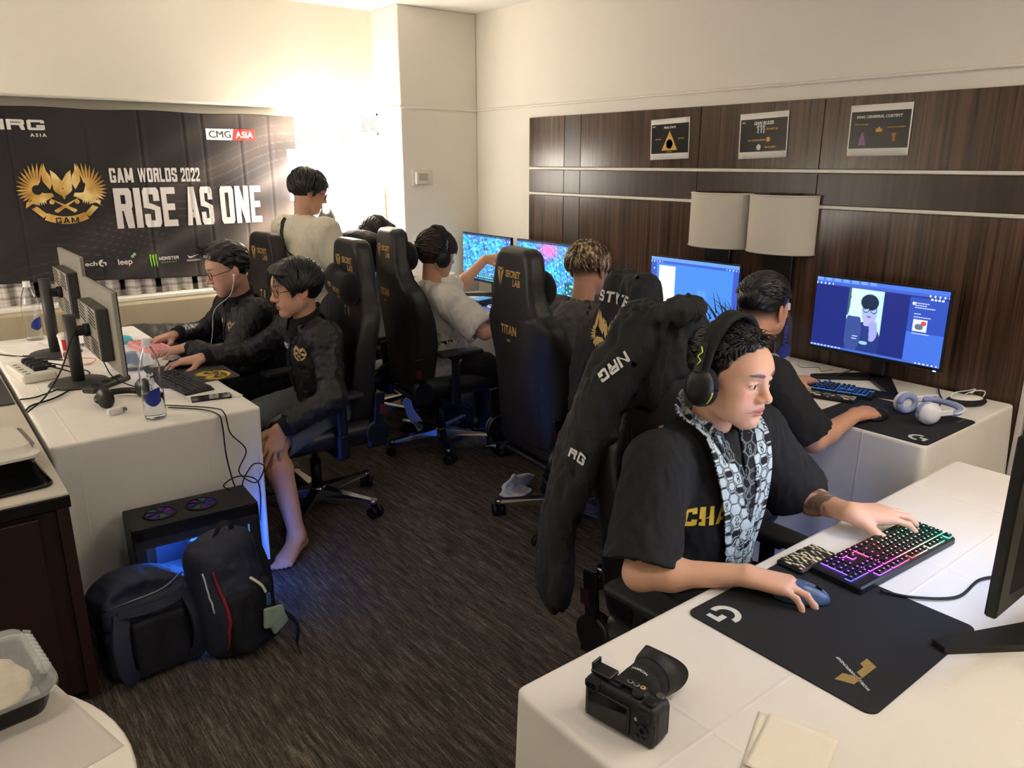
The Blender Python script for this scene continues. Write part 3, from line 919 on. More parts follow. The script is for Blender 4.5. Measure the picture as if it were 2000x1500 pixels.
# ------------------------------------------------------------------ tables and cloths
m, nt, b, mapped, noise, ramp, math_, mix, bump = nodes_of('white_tablecloth')
n1 = noise(3.5, mapped((1, 1, 1)), 3); n2 = noise(9, mapped((.25, 1.6, 1)), 2)
nt.links.new(mix(n1.outputs['Fac'], rgb(226, 220, 211), rgb(234, 229, 221)), b.inputs['Base Color']); b.inputs['Roughness'].default_value = .75
b.inputs['Sheen Weight'].default_value = .1
def crease(axis, k, off):
    mp = mapped((k, k, k)); sx = nt.nodes.new('ShaderNodeSeparateXYZ'); nt.links.new(mp.outputs[0], sx.inputs[0])
    d = math_('ABSOLUTE', math_('SUBTRACT', math_('FRACT', math_('ADD', sx.outputs[axis], off)), .5))
    return math_('MAXIMUM', math_('SUBTRACT', 1.0, math_('MULTIPLY', d, 70)), 0)
h = math_('ADD', math_('MULTIPLY', math_('ADD', crease(0, 2.2, .15), crease(1, 2.6, .3)), .25), math_('ADD', n1.outputs['Fac'], math_('MULTIPLY', n2.outputs['Fac'], .8)))
bump(h, .35, .012)
CLOTH = m
METAL_GREY = mat('grey_steel', rgb(120, 120, 122), .35, .9)

def table_under(x0, x1, y0, y1, z, label):
    t = thing('folding_table', label, 'table', ((x0 + x1) / 2, (y0 + y1) / 2, 0))
    w, l = x1 - x0, y1 - y0
    obj('table_top', MB().box((0, 0, z - .022), (w - .02, l - .02, .034), bev=.008), mat('table_board', rgb(170, 160, 145), .6), t)
    for sx in (-1, 1):
        for sy in (-1, 1):
            obj('leg', MB().cyl((sx * (w / 2 - .09), sy * (l / 2 - .16), 0), (sx * (w / 2 - .09), sy * (l / 2 - .16), z - .04), .015, n=10), METAL_GREY, t)
    return t

def cloth_over(x0, x1, y0, y1, z, label, hem=.04, flare=(.012, .012, .012, .012), amp=.012, waves=9, seed=0, group=None, r=.022, hems=None):
    """flare/inset per side: -x, +x, -y, +y (outward shift at the hem)."""
    cx, cy = (x0 + x1) / 2, (y0 + y1) / 2
    w, l = (x1 - x0) / 2, (y1 - y0) / 2
    rnd = np.random.default_rng(seed)
    pts = []
    hm = hems or (hem, hem, hem, hem)
    H = []
    def side(a, b_, n, nrm, fl):
        k = {(-1, 0): 0, (1, 0): 1, (0, -1): 2, (0, 1): 3}[nrm]
        prev = {2: 0, 1: 2, 3: 1, 0: 3}[k]; nxt = {2: 1, 1: 3, 3: 0, 0: 2}[k]
        ln = math.hypot(b_[0] - a[0], b_[1] - a[1])
        for i in range(n):
            u = i / n
            pts.append((a[0] + (b_[0] - a[0]) * u, a[1] + (b_[1] - a[1]) * u, nrm, fl, u))
            h_ = hm[k]
            for o_, dd in ((prev, u * ln), (nxt, (1 - u) * ln)):
                if hm[o_] < h_: w_ = max(0, 1 - dd / .22); w_ = w_ * w_ * (3 - 2 * w_); h_ = h_ + (hm[o_] - h_) * w_
            H.append(h_)
    def corner(c, a0, fl0, fl1):
        for i in range(5):
            a = a0 + PI / 2 * i / 5
            pts.append((c[0] + r * math.cos(a), c[1] + r * math.sin(a), (math.cos(a), math.sin(a)), fl0 + (fl1 - fl0) * i / 5, -1))
            k0 = int(round(a0 / (PI / 2))) % 4; sd_ = {3: (2, 1), 0: (1, 3), 1: (3, 0), 2: (0, 2)}[k0]; H.append(min(hm[sd_[0]], hm[sd_[1]]))
    nx, ny = max(12, int(w * 60)), max(12, int(l * 60))
    side((-w + r, -l), (w - r, -l), nx, (0, -1), flare[2]); corner((w - r, -l + r), -PI / 2, flare[2], flare[1])
    side((w, -l + r), (w, l - r), ny, (1, 0), flare[1]); corner((w - r, l - r), 0, flare[1], flare[3])
    side((w - r, l), (-w + r, l), nx, (0, 1), flare[3]); corner((-w + r, l - r), PI / 2, flare[3], flare[0])
    side((-w, l - r), (-w, -l + r), ny, (-1, 0), flare[0]); corner((-w + r, -l + r), PI, flare[0], flare[2])
    n = len(pts); ph = rnd.random(4) * 6.28
    levels = [0, .012, .03, .08, .18, .32, .5, .7, .86, 1.0]
    V = []
    edge = [(-.012, 0), (-.004, -.0015), (0, -.006)]
    for dx, dz in edge:
        for (x, y, nr, fl, u) in pts: V.append((x + nr[0] * dx, y + nr[1] * dx, z + dz))
    for t in levels[1:]:
        for k, (x, y, nr, fl, u) in enumerate(pts):
            s = (x * 1.0 + y * 1.3)
            fold = math.sin(s * waves * 2 + ph[0]) * .6 + math.sin(s * waves * 4.3 + ph[1] + 2 * t) * .35 + math.sin(s * waves * .9 + ph[2]) * .5
            corner_b = .5 if u < 0 else math.exp(-min(u, 1 - u) / .06) * .4
            o = fl * t + amp * (t ** .8) * (fold * (1 - corner_b) + corner_b * 1.2)
            V.append((x + nr[0] * o, y + nr[1] * o, z - .006 - (z - H[k] - .006) * t + .004 * t * fold))
    L = len(edge) + len(levels) - 1
    F = []
    for k in range(L - 1):
        for i in range(n):
            j = (i + 1) % n
            F.append((k * n + i, (k + 1) * n + i, (k + 1) * n + j, k * n + j))
    me = bpy.data.meshes.new('tablecloth')
    # flat top as a fine grid strip fan: one n-gon is enough, creases come from the fabric relief
    F.append(tuple(range(n)))
    me.from_pydata(V, [], F); me.polygons.foreach_set('use_smooth', [True] * (len(F) - 1) + [False]); me.update()
    o = obj('tablecloth', me, CLOTH, loc=(cx, cy, 0))
    tag(o, label, 'tablecloth', group)
    return o
TZ = .75
table_under(.31, 1.06, 3.02, 5.10, TZ - .004, 'folding table under the white cloth at the left, by the banner')
cloth_over(.306, 1.066, 3.01, 5.11, TZ, 'white cloth on the left table with the desktop tower in front of it', hem=.05, hems=(.05, .50, .05, .50), flare=(0, -.02, -.085, 0), amp=.006, waves=4, seed=2, group='white tablecloths')
table_under(2.74, 3.53, 1.115, 2.94, TZ - .004, 'folding table under the white cloth at the near end of the veneer wall')
cloth_over(2.733, 3.535, 1.108, 2.948, TZ, 'white cloth on the near table along the veneer wall, with the white headset', hem=.05, hems=(.05, .05, .05, .5), flare=(.03, 0, .03, 0), amp=.016, waves=7, seed=4, group='white tablecloths')
table_under(2.74, 3.53, 2.965, 4.88, TZ - .004, 'folding table under the white cloth in the far corner by the column')
cloth_over(2.733, 3.535, 2.952, 4.885, TZ, 'white cloth on the far table along the veneer wall, with the game monitors', hem=.54, flare=(.02, 0, .0, 0), amp=.012, waves=7, seed=5, group='white tablecloths')
table_under(.80, 2.62, .24, .975, TZ - .004, 'folding table under the white cloth in the foreground')
cloth_over(.784, 2.69, .22, .987, TZ, 'white cloth on the foreground table under the camera and gaming pad', hem=.05, hems=(.05, .05, .05, .56), flare=(.03, .02, .03, .0), amp=.014, waves=5, seed=6, group='white tablecloths')
# ------------------------------------------------------------------ gaming chairs
LEATHER = mat('black_leatherette', rgb(36, 35, 35), .38, spec=.45, bump=(420, .10))
VELOUR = mat('black_velour', rgb(14, 13, 14), .95, sheen=.15)
BLK_PLASTIC = mat('black_plastic', rgb(18, 18, 19), .42)
SOFT_PU = mat('armrest_pu', rgb(34, 34, 35), .55)
POLISHED = mat('polished_alloy', rgb(170, 168, 165), .18, 1.0)
GOLDP = mat('gold_print', rgb(214, 172, 104), .35, .3)
STITCH = mat('red_stitch', rgb(96, 40, 34), .7)

def sd_poly(q, poly):
    """Signed distance of (N,2) points to a polygon."""
    d = np.full(len(q), 1e9, f32); s = np.ones(len(q), f32)
    n = len(poly)
    for i in range(n):
        a = A2(poly[i]); b_ = A2(poly[i - 1])
        e = b_ - a; w = q - a
        t = np.clip((w @ e) / (e @ e), 0, 1)
        bb = w - t[:, None] * e
        d = np.minimum(d, (bb * bb).sum(1))
        c1 = q[:, 1] >= a[1]; c2 = q[:, 1] < b_[1]; c3 = e[0] * w[:, 1] > e[1] * w[:, 0]
        fl = (c1 & c2 & c3) | (~c1 & ~c2 & ~c3)
        s[fl] *= -1
    return s * np.sqrt(d)
def A2(p): return np.array(p, f32)
def smooth_profile(pts, n=5):
    full = [(-y, z) for y, z in reversed(pts)]
    return catmull(full + pts, n)
BACK_PROFILE = [(0.09, .885), (.128, .862), (.150, .79), (.168, .67), (.205, .60), (.250, .55), (.268, .46), (.272, .34), (.262, .20), (.232, .06), (.20, -.02)]
_h = [(y, z) for y, z in BACK_PROFILE]
_poly = [p for p in catmull([( y, z) for y, z in _h], 4)]
BACK_POLY = _poly + [(-y, z) for y, z in reversed(_poly)]
TILT = math.radians(5)
PIV = np.array((-.215, 0, .475))
BR = np.array(Matrix.Rotation(-TILT, 3, 'Y'))            # back frame: x forward, y left, z along the back
def back_local(P): return (P - PIV.astype(f32)) @ BR.astype(f32)
def back_fn(P):
    q = back_local(P)
    ay = np.abs(q[:, 1]); z = q[:, 2]
    wing = np.clip(1.2 - np.abs(z - .30) / .36, 0, 1)
    bend = (.075 * wing + .01) * (np.clip(ay / .27, 0, 1.3) ** 2.2) - .035 * np.sin(np.clip(z / .85, 0, 1) * PI)
    th = .062 - .016 * np.clip(z / .85, 0, 1)
    d2 = sd_poly(q[:, 1:], BACK_POLY) + .026
    x = np.abs(q[:, 0] - bend - .02) - (th - .026)
    # padding: belly of the cushion and a groove between centre and bolsters
    return (np.minimum(np.maximum(d2, x), 0) + np.linalg.norm(np.stack([np.maximum(d2, 0), np.maximum(x, 0)], 1), axis=1) - .026) * .85
BACK_F = Field().u(func(back_fn), 0)
def seam(P):
    q = back_local(P); ay = np.abs(q[:, 1]); z = q[:, 2]
    s1 = np.exp(-((ay - (.155 - .02 * np.cos(z * 6))) / .004) ** 2) * (z < .62) * (z > .0)
    s2 = np.exp(-((z - (.60 + .25 * (ay - .15))) / .004) ** 2) * (ay > .12)
    pad = .006 * np.exp(-(ay / .10) ** 4)
    return .0045 * np.maximum(s1, s2)
BACK_F.mod(seam)
SEAT_F = Field()
SEAT_F.u(rbox((.04, 0, .435), (.265, .235, .055), .045), .02)
for s_ in (-1, 1):
    SEAT_F.u(cap((-.17, s_ * .225, .455), (.22, s_ * .225, .450), .055, .048), .04)
    SEAT_F.u(ell((.26, s_ * .13, .435), (.06, .11, .055)), .04)
SEAT_F.mod(lambda P: .004 * np.exp(-((np.abs(P[:, 1]) - .165) / .004) ** 2) * (P[:, 2] > .46))
_seat = sdf_mesh('seat', SEAT_F, (-.35, -.33, .33), (.40, .33, .55), .009)
_back = sdf_mesh('backrest', BACK_F, (-.55, -.35, .40), (.12, .35, 1.40), .009)
_pil = Field().u(ell((0, 0, 0), (.045, .155, .085)), .01).u(ell((0, .10, .01), (.045, .075, .080)), .03).u(ell((0, -.10, .01), (.045, .075, .08)), .03)
_pil.sub(ell((0, 0, .115), (.09, .07, .045)), .04)
_pillow = sdf_mesh('head_pillow', _pil, (-.1, -.22, -.14), (.1, .22, .15), .008)
def bpt(x, y, z):
    """Point in back frame -> chair frame."""
    return PIV + BR @ np.array((x, y, z), float)

def emblem_y():   # faceted arrowhead mark
    return flat_geo([poly2([(-.5, .55), (-.06, .28), (-.06, -.75)][::1]), poly2([(.06, -.75), (.06, .28), (.5, .55)]), poly2([(-.42, .62), (.42, .62), (0, .36)])])
def make_star():
    mb = MB()
    for k in range(5):
        a = 2 * PI * k / 5
        M = Matrix.Rotation(a, 4, 'Z'); mb.M = M
        # tapering spoke that slopes down towards the caster
        v = [(.03, -.032, .075), (.03, .032, .075), (.335, .018, .075), (.335, -.018, .075), (.03, -.026, .118), (.03, .026, .118), (.335, .014, .092), (.335, -.014, .092)]
        mb.add(v, [(0, 1, 2, 3)[::-1], (4, 7, 6, 5)[::-1], (0, 4, 5, 1)[::-1], (1, 5, 6, 2)[::-1], (2, 6, 7, 3)[::-1], (3, 7, 4, 0)[::-1]])
        mb.cyl((.325, 0, .066), (.325, 0, .094), .021, n=12)
    mb.M = Matrix.Identity(4)
    mb.cyl((0, 0, .07), (0, 0, .13), .052, .045, n=20)
    return mb.mesh('star_base')
_star = make_star()
_cast = MB().cyl((-.012, -.031, .030), (-.012, -.006, .030), .030, n=18).cyl((-.012, .006, .030), (-.012, .031, .030), .030, n=18).cyl((0, 0, .045), (0, 0, .07), .010, n=10).box((-.006, 0, .046), (.045, .014, .024), bev=.005).mesh('caster')
_lift = MB().cyl((0, 0, .12), (0, 0, .27), .027, n=16).cyl((0, 0, .26), (0, 0, .37), .014, n=12).mesh('gas_lift')
_mech = MB().box((0, 0, .365), (.30, .20, .05), bev=.012).box((-.18, 0, .372), (.12, .36, .03), bev=.008).box((.0, -.22, .355), (.02, .24, .012), bev=.003).mesh('tilt_mechanism')
def armpost(s):
    return MB().box((-.03, s * .215, .365), (.07, .17, .022), bev=.006).box((-.03, s * .30, .415), (.062, .032, .13), bev=.012).box((-.03, s * .30, .53), (.050, .024, .20), bev=.009).box((-.02, s * .298, .638), (.10, .055, .022), bev=.007).mesh('post')
_post = {s: armpost(s) for s in (-1, 1)}
_padf = Field().u(rbox((0, 0, 0), (.135, .048, .014), .012), .0).u(ell((-.01, 0, .004), (.13, .047, .014)), .01)
_pad = sdf_mesh('armrest', _padf, (-.16, -.07, -.04), (.16, .07, .04), .005, levels=3)
_hinge = MB().cyl((0, -.02, 0), (0, .02, 0), .062, n=24).box((.0, 0, -.045), (.11, .036, .07), bev=.012).mesh('pivot_cover')
_rim = MB().lathe([(.058, .0205), (.064, .018), (.064, .010), (.058, .010)], n=24, axis='Y').mesh('pivot_ring')
_brkt = MB().box((-.0, 0, .10), (.052, .016, .17), bev=.004, R=Matrix.Rotation(-TILT, 3, 'Y')).mesh('recline_bracket')
_tag = MB().box((0, 0, 0), (.034, .002, .05)).mesh('warning_label')
WARN = mat('red_label', rgb(84, 34, 32), .5)
def stitch_line(s, off):
    pts = []
    for z in np.linspace(.03, .58, 30):
        y = s * (.155 - .02 * math.cos(z * 6) + off)
        pts.append(bpt(.2, y, z))
    pts = project(BACK_F, np.array(pts), BR @ np.array((-1.0, 0, 0)), off=.0)
    return MB().tube([tuple(map(float, p)) for p in pts], .0012, 4)
_st = MB()
for s_ in (-1, 1):
    for o_ in (-.012, .012):
        q_ = stitch_line(s_, o_); _st.add(q_.v, q_.f)
_stm = _st.mesh('stitching')

def lettering(front, words):
    """Printed marks on the front or the rear of the back."""
    out = []
    for (V, F), y, z in words:
        sgn = 1 if front else -1
        ux = BR @ np.array((0, sgn * 1.0, 0)); uy = BR @ np.array((0, 0, 1.0))
        o = bpt(.25 * sgn, 0, 0) + ux * 0 + BR @ np.array((0, y * sgn, z))
        P = o + V[:, :1] * ux + V[:, 1:2] * uy
        P = project(BACK_F, P, BR @ np.array((-1.0 * sgn, 0, 0)), off=.0015)
        mb = MB(); mb.add([tuple(map(float, p)) for p in P], F); out.append(mb)
    r = MB()
    for q in out: r.add(q.v, q.f)
    return r
VY, FY = emblem_y()
_logo = [((VY * .058, FY), -.075, .765), (text_geo('SECRET', .040, .0012, xs=.86), .025, .778), (text_geo('LAB', .040, .0012, xs=.86), .056, .742)]
_titan = [(text_geo('TITAN', .056, .0018, xs=.72, space=1.1), 0, .53), (text_geo('evo', .022, .0008, xs=.9), 0, .486)]
_lf = lettering(True, _logo).mesh('front_logo'); _lb = lettering(False, _logo).mesh('rear_logo'); _lt = lettering(False, _titan[:1]).mesh('model_lettering'); _lt2 = lettering(False, _titan[1:]).mesh('series_lettering')
_l2 = lettering(True, [(text_geo('T  II', .06, .002, xs=.6), 0, .53)]).mesh('front_lettering')

def chair(x, y, rz, label, base_rot=0.0, pillow=None, drop=0.0):
    t = thing('gaming_chair', label, 'chair', (x, y, 0), rz, 'black gaming chairs')
    obj('seat', _seat, LEATHER, t)
    bk = obj('backrest', _back, LEATHER, t)
    obj('front_logo', _lf, GOLDP, bk); obj('rear_logo', _lb, GOLDP, bk); obj('model_lettering', _lt, GOLDP, bk); obj('series_lettering', _lt2, GOLDP, bk); obj('front_lettering', _l2, GOLDP, bk); obj('stitching', _stm, STITCH, bk)
    if pillow is not None:
        p = obj('head_pillow', _pillow, VELOUR, t, loc=tuple(bpt(.068, pillow[0], pillow[1])), rot=(pillow[2] if len(pillow) > 2 else 0, -TILT, 0))
        V1 = flat_geo([(VY * .045 + np.array((-.062, .0)), FY), (lambda g_: (g_[0] + np.array((.018, .006)), g_[1]))(text_geo('SECRET', .030, .001, xs=.86)), (lambda g_: (g_[0] + np.array((.036, -.022)), g_[1]))(text_geo('LAB', .030, .001, xs=.86))])
        decal('pillow_logo', V1[0], V1[1], (.2, .012, -.022), (0, 1, 0), (0, 0, 1), _pil, (-1, 0, 0), GOLDP, p)
    st = obj('star_base', _star, POLISHED, t, rot=(0, 0, base_rot))
    for k in range(5):
        a = base_rot + 2 * PI * k / 5
        obj('caster', _cast, BLK_PLASTIC, t, loc=(.325 * math.cos(a), .325 * math.sin(a), 0), rot=(0, 0, a + .9 + k))
    obj('gas_lift', _lift, BLK_PLASTIC, t)
    obj('tilt_mechanism', _mech, BLK_PLASTIC, t)
    for s in (-1, 1):
        a = obj('armrest', _pad, SOFT_PU, t, loc=(.0, s * .298, .662))
        po = obj('post', _post[s], BLK_PLASTIC, a); po.location = (0, -s * .298, -.662)
        h = obj('pivot_cover', _hinge, BLK_PLASTIC, t, loc=(-.225, s * .262, .445), rot=(0, 0, 0 if s > 0 else PI))
        obj('pivot_ring', _rim, mat('dull_nickel', rgb(110, 110, 112), .3, .9), h)
        br = obj('recline_bracket', _brkt, BLK_PLASTIC, t, loc=(-.235, s * .275, .46))
        obj('warning_label', _tag, WARN, br, loc=(-.018, s * .0095, .10), rot=(0, -TILT, 0))
    if drop:
        for ch in t.children:
            if ch.name.split('.')[0] not in ('star_base', 'caster', 'gas_lift'): ch.location.z -= drop
    return t
# ------------------------------------------------------------------ winged team emblem and other marks, as flat shapes
def leaf(p, q, w):
    """Feather from p to q with width w."""
    p, q = np.array(p, float), np.array(q, float); d = q - p; n = np.array((-d[1], d[0])); n /= np.linalg.norm(n) + 1e-9
    return [tuple(p + n * w * .35), tuple(p - n * w * .35), tuple(p + d * .55 - n * w * .55), tuple(q), tuple(p + d * .6 + n * w * .45)]
def arc_band(c, r0, r1, a0, a1, n=14, ry=1.0):
    o = [(c[0] + r1 * math.cos(a), c[1] + r1 * math.sin(a) * ry) for a in np.linspace(a0, a1, n)]
    i = [(c[0] + r0 * math.cos(a), c[1] + r0 * math.sin(a) * ry) for a in np.linspace(a1, a0, n)]
    return o + i
def emblem_parts():
    """Dict of name -> (V, F), width about 1 (-.5...5), height about .75 (-.4...35)."""
    out = {}
    wings = []
    for s in (-1, 1):
        fan = []
        # long outer feathers sweep from the shoulder round and up
        for k in range(13):
            t = k / 12
            a = math.radians(112 - 150 * t)
            c = np.array((.27, .02))
            root = c + np.array((math.cos(a) * .075, math.sin(a) * .085))
            tip = c + np.array((math.cos(a) * (.235 - .02 * t), math.sin(a) * (.33 - .12 * t)))
            fan.append(leaf(root, tip, .027))
        for k in range(9):
            t = k / 8
            a = math.radians(-35 - 75 * t)
            c = np.array((.25, .02)); root = c + np.array((math.cos(a) * .07, math.sin(a) * .08)); tip = c + np.array((math.cos(a) * (.20 - .03 * t), math.sin(a) * (.20 - .02 * t)))
            fan.append(leaf(root, tip, .022))
        arm = [arc_band((.27, .02), .055, .095, math.radians(-150), math.radians(110), 16, 1.05), [(.10, -.06), (.20, -.10), (.24, -.05), (.20, -.02), (.12, -.02)]]
        # crossed pistol
        gun = [[(.16, -.075), (.19, -.06), (-.09, -.255), (-.12, -.24), (-.12, -.22)], [(.15, -.05), (.24, -.06), (.26, -.10), (.21, -.115), (.16, -.09)], arc_band((.135, -.125), .018, .028, 0, 2 * PI * .98, 12)]
        for q in fan + arm + gun:
            q = [(s * x, y) for x, y in q]
            if s < 0: q = q[::-1]
            wings.append(poly2(q))
    out['wings'] = flat_geo(wings)
    mask = []
    for s in (-1, 1):
        horn = [(.10, .10), (.135, .02), (.20, .12), (.205, .22), (.165, .33), (.15, .24), (.115, .18)]
        mM = [(.03, -.05), (.085, -.005), (.10, .02), (.11, .25), (.06, .21), (.0, .12), (.0, .05), (.045, .13), (.04, .04)]
        mid = [(.0, -.10), (.035, -.02), (.03, .06), (.0, .02)]
        for q in (horn, mM, mid):
            q = [(s * x, y) for x, y in q]
            if s < 0: q = q[::-1]
            mask.append(poly2(q))
    out['mask'] = flat_geo(mask)
    rib = [poly2(arc_band((0, .14), .44, .53, math.radians(-117), math.radians(-63), 12))]
    for s in (-1, 1):
        for q in ([(.20, -.27), (.25, -.31), (.36, -.20), (.30, -.17)], [(.26, -.16), (.34, -.14), (.42, -.19), (.38, -.17), (.40, -.12), (.31, -.10)]):
            q = [(s * x, y) for x, y in q]
            if s < 0: q = q[::-1]
            rib.append(poly2(q))
    out['ribbon'] = flat_geo(rib)
    return out
EMB = emblem_parts()
EMB_ALL = flat_geo([EMB['wings'], EMB['mask'], EMB['ribbon']])
def g_mark():
    """Round G letter mark: open ring with a flag-shaped bar, size about 1."""
    ring = arc_band((0, 0), .30, .50, math.radians(75), math.radians(285), 18)
    bar = [(.08, .14), (.50, .14), (.50, -.36), (.32, -.36), (.32, -.06), (.08, -.06)]
    return flat_geo([poly2(ring), poly2(bar[::-1])])
GM = g_mark()
# ------------------------------------------------------------------ people
def ik(S, T, a, b, hint):
    S, T, h = np.array(S, float), np.array(T, float), np.array(hint, float)
    d = T - S; L = np.linalg.norm(d)
    if L > (a + b) * 0.995:
        k = L / ((a + b) * 0.995); a *= k; b *= k
    d /= L
    x = (a * a - b * b + L * L) / (2 * L)
    y = math.sqrt(max(a * a - x * x, 0))
    h = h - d * h.dot(d); h /= np.linalg.norm(h) + 1e-9
    return S + d * x + h * y

def head_field(P):
    """Head in its own frame: x forward, y left, z up, origin between the ears."""
    j = P.get('jaw', 1.0); fat = P.get('fat', 0.0); op = P.get('open', .75)
    f = Field()
    f.u(ell((-.012, 0, .042), (.096, .076, .082)), .01)
    f.u(ell((.018, 0, -.008), (.070, .063 + fat * .5, .088)), .03)
    f.u(ell((.052, 0, .045), (.042, .056, .045)), .03)
    for s in (-1, 1):
        f.u(cap((.0, s * (.046 + fat) * j, -.045), (.058, s * .016 * j, -.088), .024, .019), .03)
        f.u(ell((.046, s * .042, -.008), (.030, .024, .022)), .025)
        f.u(ell((.046, s * (.034 + fat), -.046), (.03, .026, .03)), .025)
    f.u(ell((.067, 0, -.089), (.021, .022, .018)), .02)
    f.u(ell((.066, 0, -.052), (.026, .033, .03)), .02)
    f.u(cap((.076, -.030, .031), (.076, .030, .031), .011), .022)
    for s in (-1, 1):
        f.sub(ell((.101, s * .031, .011), (.020, .020, .0125)), .016)
        f.u(ell((.0765, s * .0315, .0105), (.0125, .0165, .0115)), .005)
        f.u(capf((.0855, s * .018, .0165), (.081, s * .046, .0155), .0035, .003, (0, 0, 1), .7), .005)
        f.sub(ell((.094, s * .0315, .0085), (.02, .0135, .0034 * op), euler(rx=s * .12)), .002)
    f.u(cap((.085, 0, .020), (.1055, 0, -.019), .0075, .0105), .014)
    f.u(ell((.1065, 0, -.0235), (.0115, .0115, .0095)), .009)
    for s in (-1, 1):
        f.u(ell((.0955, s * .0135, -.0275), (.011, .0085, .0085)), .007)
        f.sub(ell((.1, s * .007, -.036), (.006, .0035, .0035)), .004)
    f.u(ell((.0865, 0, -.0535), (.0125, .0235, .0062)), .005)
    f.u(ell((.0860, 0, -.0645), (.0115, .0205, .0072)), .005)
    f.sub(ell((.102, 0, -.0588), (.018, .024, .0012)), .003)
    f.sub(ell((.096, 0, -.0765), (.010, .018, .004)), .010)
    for s in (-1, 1):
        R = euler(rz=s * -.30, ry=-.18)
        f.u(ell((-.010, s * .0795, -.002), (.021, .0075, .033), R), .008)
        f.sub(ell((-.004, s * .0885, .0), (.012, .007, .021), R), .004)
        f.u(ell((.004, s * .079, -.006), (.005, .005, .007)), .004)
    return f

def face_color(base, q, P):
    """q = points in head frame -> colours."""
    base = np.array(base); n = len(q)
    C = np.tile(base, (n, 1))
    def blend(m, col, k=1.0):
        m = np.clip(m, 0, 1)[:, None] * k
        C[:] = C * (1 - m) + np.array(col) * m
    g = lambda c, r: np.exp(-(((q - np.array(c)) / np.array(r)) ** 2).sum(1))
    pink = base * np.array([1.10, .78, .72])
    for s in (-1, 1):
        blend(g((.08, s * .04, -.02), (.03, .022, .022)), pink, .45)
        blend(g((-.005, s * .085, 0), (.03, .012, .04)), pink, .6)
    blend(g((.108, 0, -.024), (.014, .016, .014)), pink, .7)
    lip = np.array(P.get('lip', rgb(176, 104, 98)))
    el = lambda c, r: np.sqrt((((q - np.array(c)) / np.array(r)) ** 2).sum(1))
    m = np.minimum(el((.09, 0, -.0535), (.016, .0235, .0052)), el((.09, 0, -.0642), (.015, .0205, .0066)))
    blend((1.15 - m) / .25, lip, .85)
    blend(1.2 - np.abs(q[:, 2] + .0588) / .0016 - np.abs(q[:, 1]) / .06 - (q[:, 0] < .07) * 5, lip * .35, .8)
    brow = np.array(P.get('brow', rgb(38, 30, 28)))
    for s in (-1, 1):
        y = q[:, 1] * s
        zc = .0335 + .0045 * np.sin(np.clip((y - .012) / .042, 0, 1) * PI * .75) + P.get('browz', 0.0)
        w = .0042 * np.clip((y - .008) / .008, 0, 1) * np.clip((.056 - y) / .022, 0, 1)
        m = np.clip(1.6 - np.abs(q[:, 2] - zc) / (w + 1e-4), 0, 1) * (q[:, 0] > .03) * (w > .0005)
        blend(m, brow, .85)
        # lash line
        e = ((q[:, 1] - s * .0315) / .0150) ** 2 + ((q[:, 2] - .0105) / .0052) ** 2
        blend(np.clip(1.5 - np.abs(e - .85) * 4, 0, 1) * (q[:, 2] > .0095) * (q[:, 0] > .06), rgb(30, 22, 20), .85)
    if 'fade' in P:     # cropped hair on the sides
        m = np.clip((q[:, 2] - P['fade'][0]) / .03, 0, 1) * np.clip((P['fade'][1] - q[:, 0]) / .02, 0, 1) * (np.abs(q[:, 1]) < .079)
        blend(m, P.get('fadec', rgb(48, 38, 34)), .8)
    return C

def skull_d(q, t=0.0):
    k = ell((-.012, 0, .042), (.096 + t, .076 + t, .082 + t)).fn(q.astype(f32))
    return k

def lock(mb, p0, flow, length, r, rnd, lift=(.006, .012), drop=0.0, n=7, curl=0.0):
    """One tapering lock of hair that follows the skull."""
    c = np.array((-.012, 0, .042)); rr = np.array((.096, .076, .082))
    p = np.array(p0, float); pts = []; L = length / n
    ph = rnd.random() * 6.28
    for i in range(n + 1):
        t = i / n
        off = lift[0] + (lift[1] - lift[0]) * math.sin(min(1, t * 1.3) * PI * .6)
        nn = (p - c) / rr ** 2; nn /= np.linalg.norm(nn)
        q = (p - c) / rr; k = np.linalg.norm(q)
        s = c + (p - c) / k                      # on skull
        above = s[2] > drop if drop else True
        if above: pt = s + nn * off
        else: pt = p
        pts.append(pt)
        d = np.array(flow(pt, t), float)
        d = d + np.array((0, 0, -1.2)) * (0.0 if above else 1.0)
        if curl: d = d + curl * np.array((math.sin(ph + t * 5), math.cos(ph + t * 5), .3 * math.sin(ph + 3 * t)))
        if above: d = d - nn * d.dot(nn)
        d /= np.linalg.norm(d) + 1e-9
        p = pt + d * L
    R = [r * (0.35 + 1.3 * math.sin(PI * min(1, .12 + .88 * (i / n)) ** .8) ** .8) * (1 if i < n else .15) for i in range(n + 1)]
    mb.tube([tuple(x) for x in pts], R, n=5)

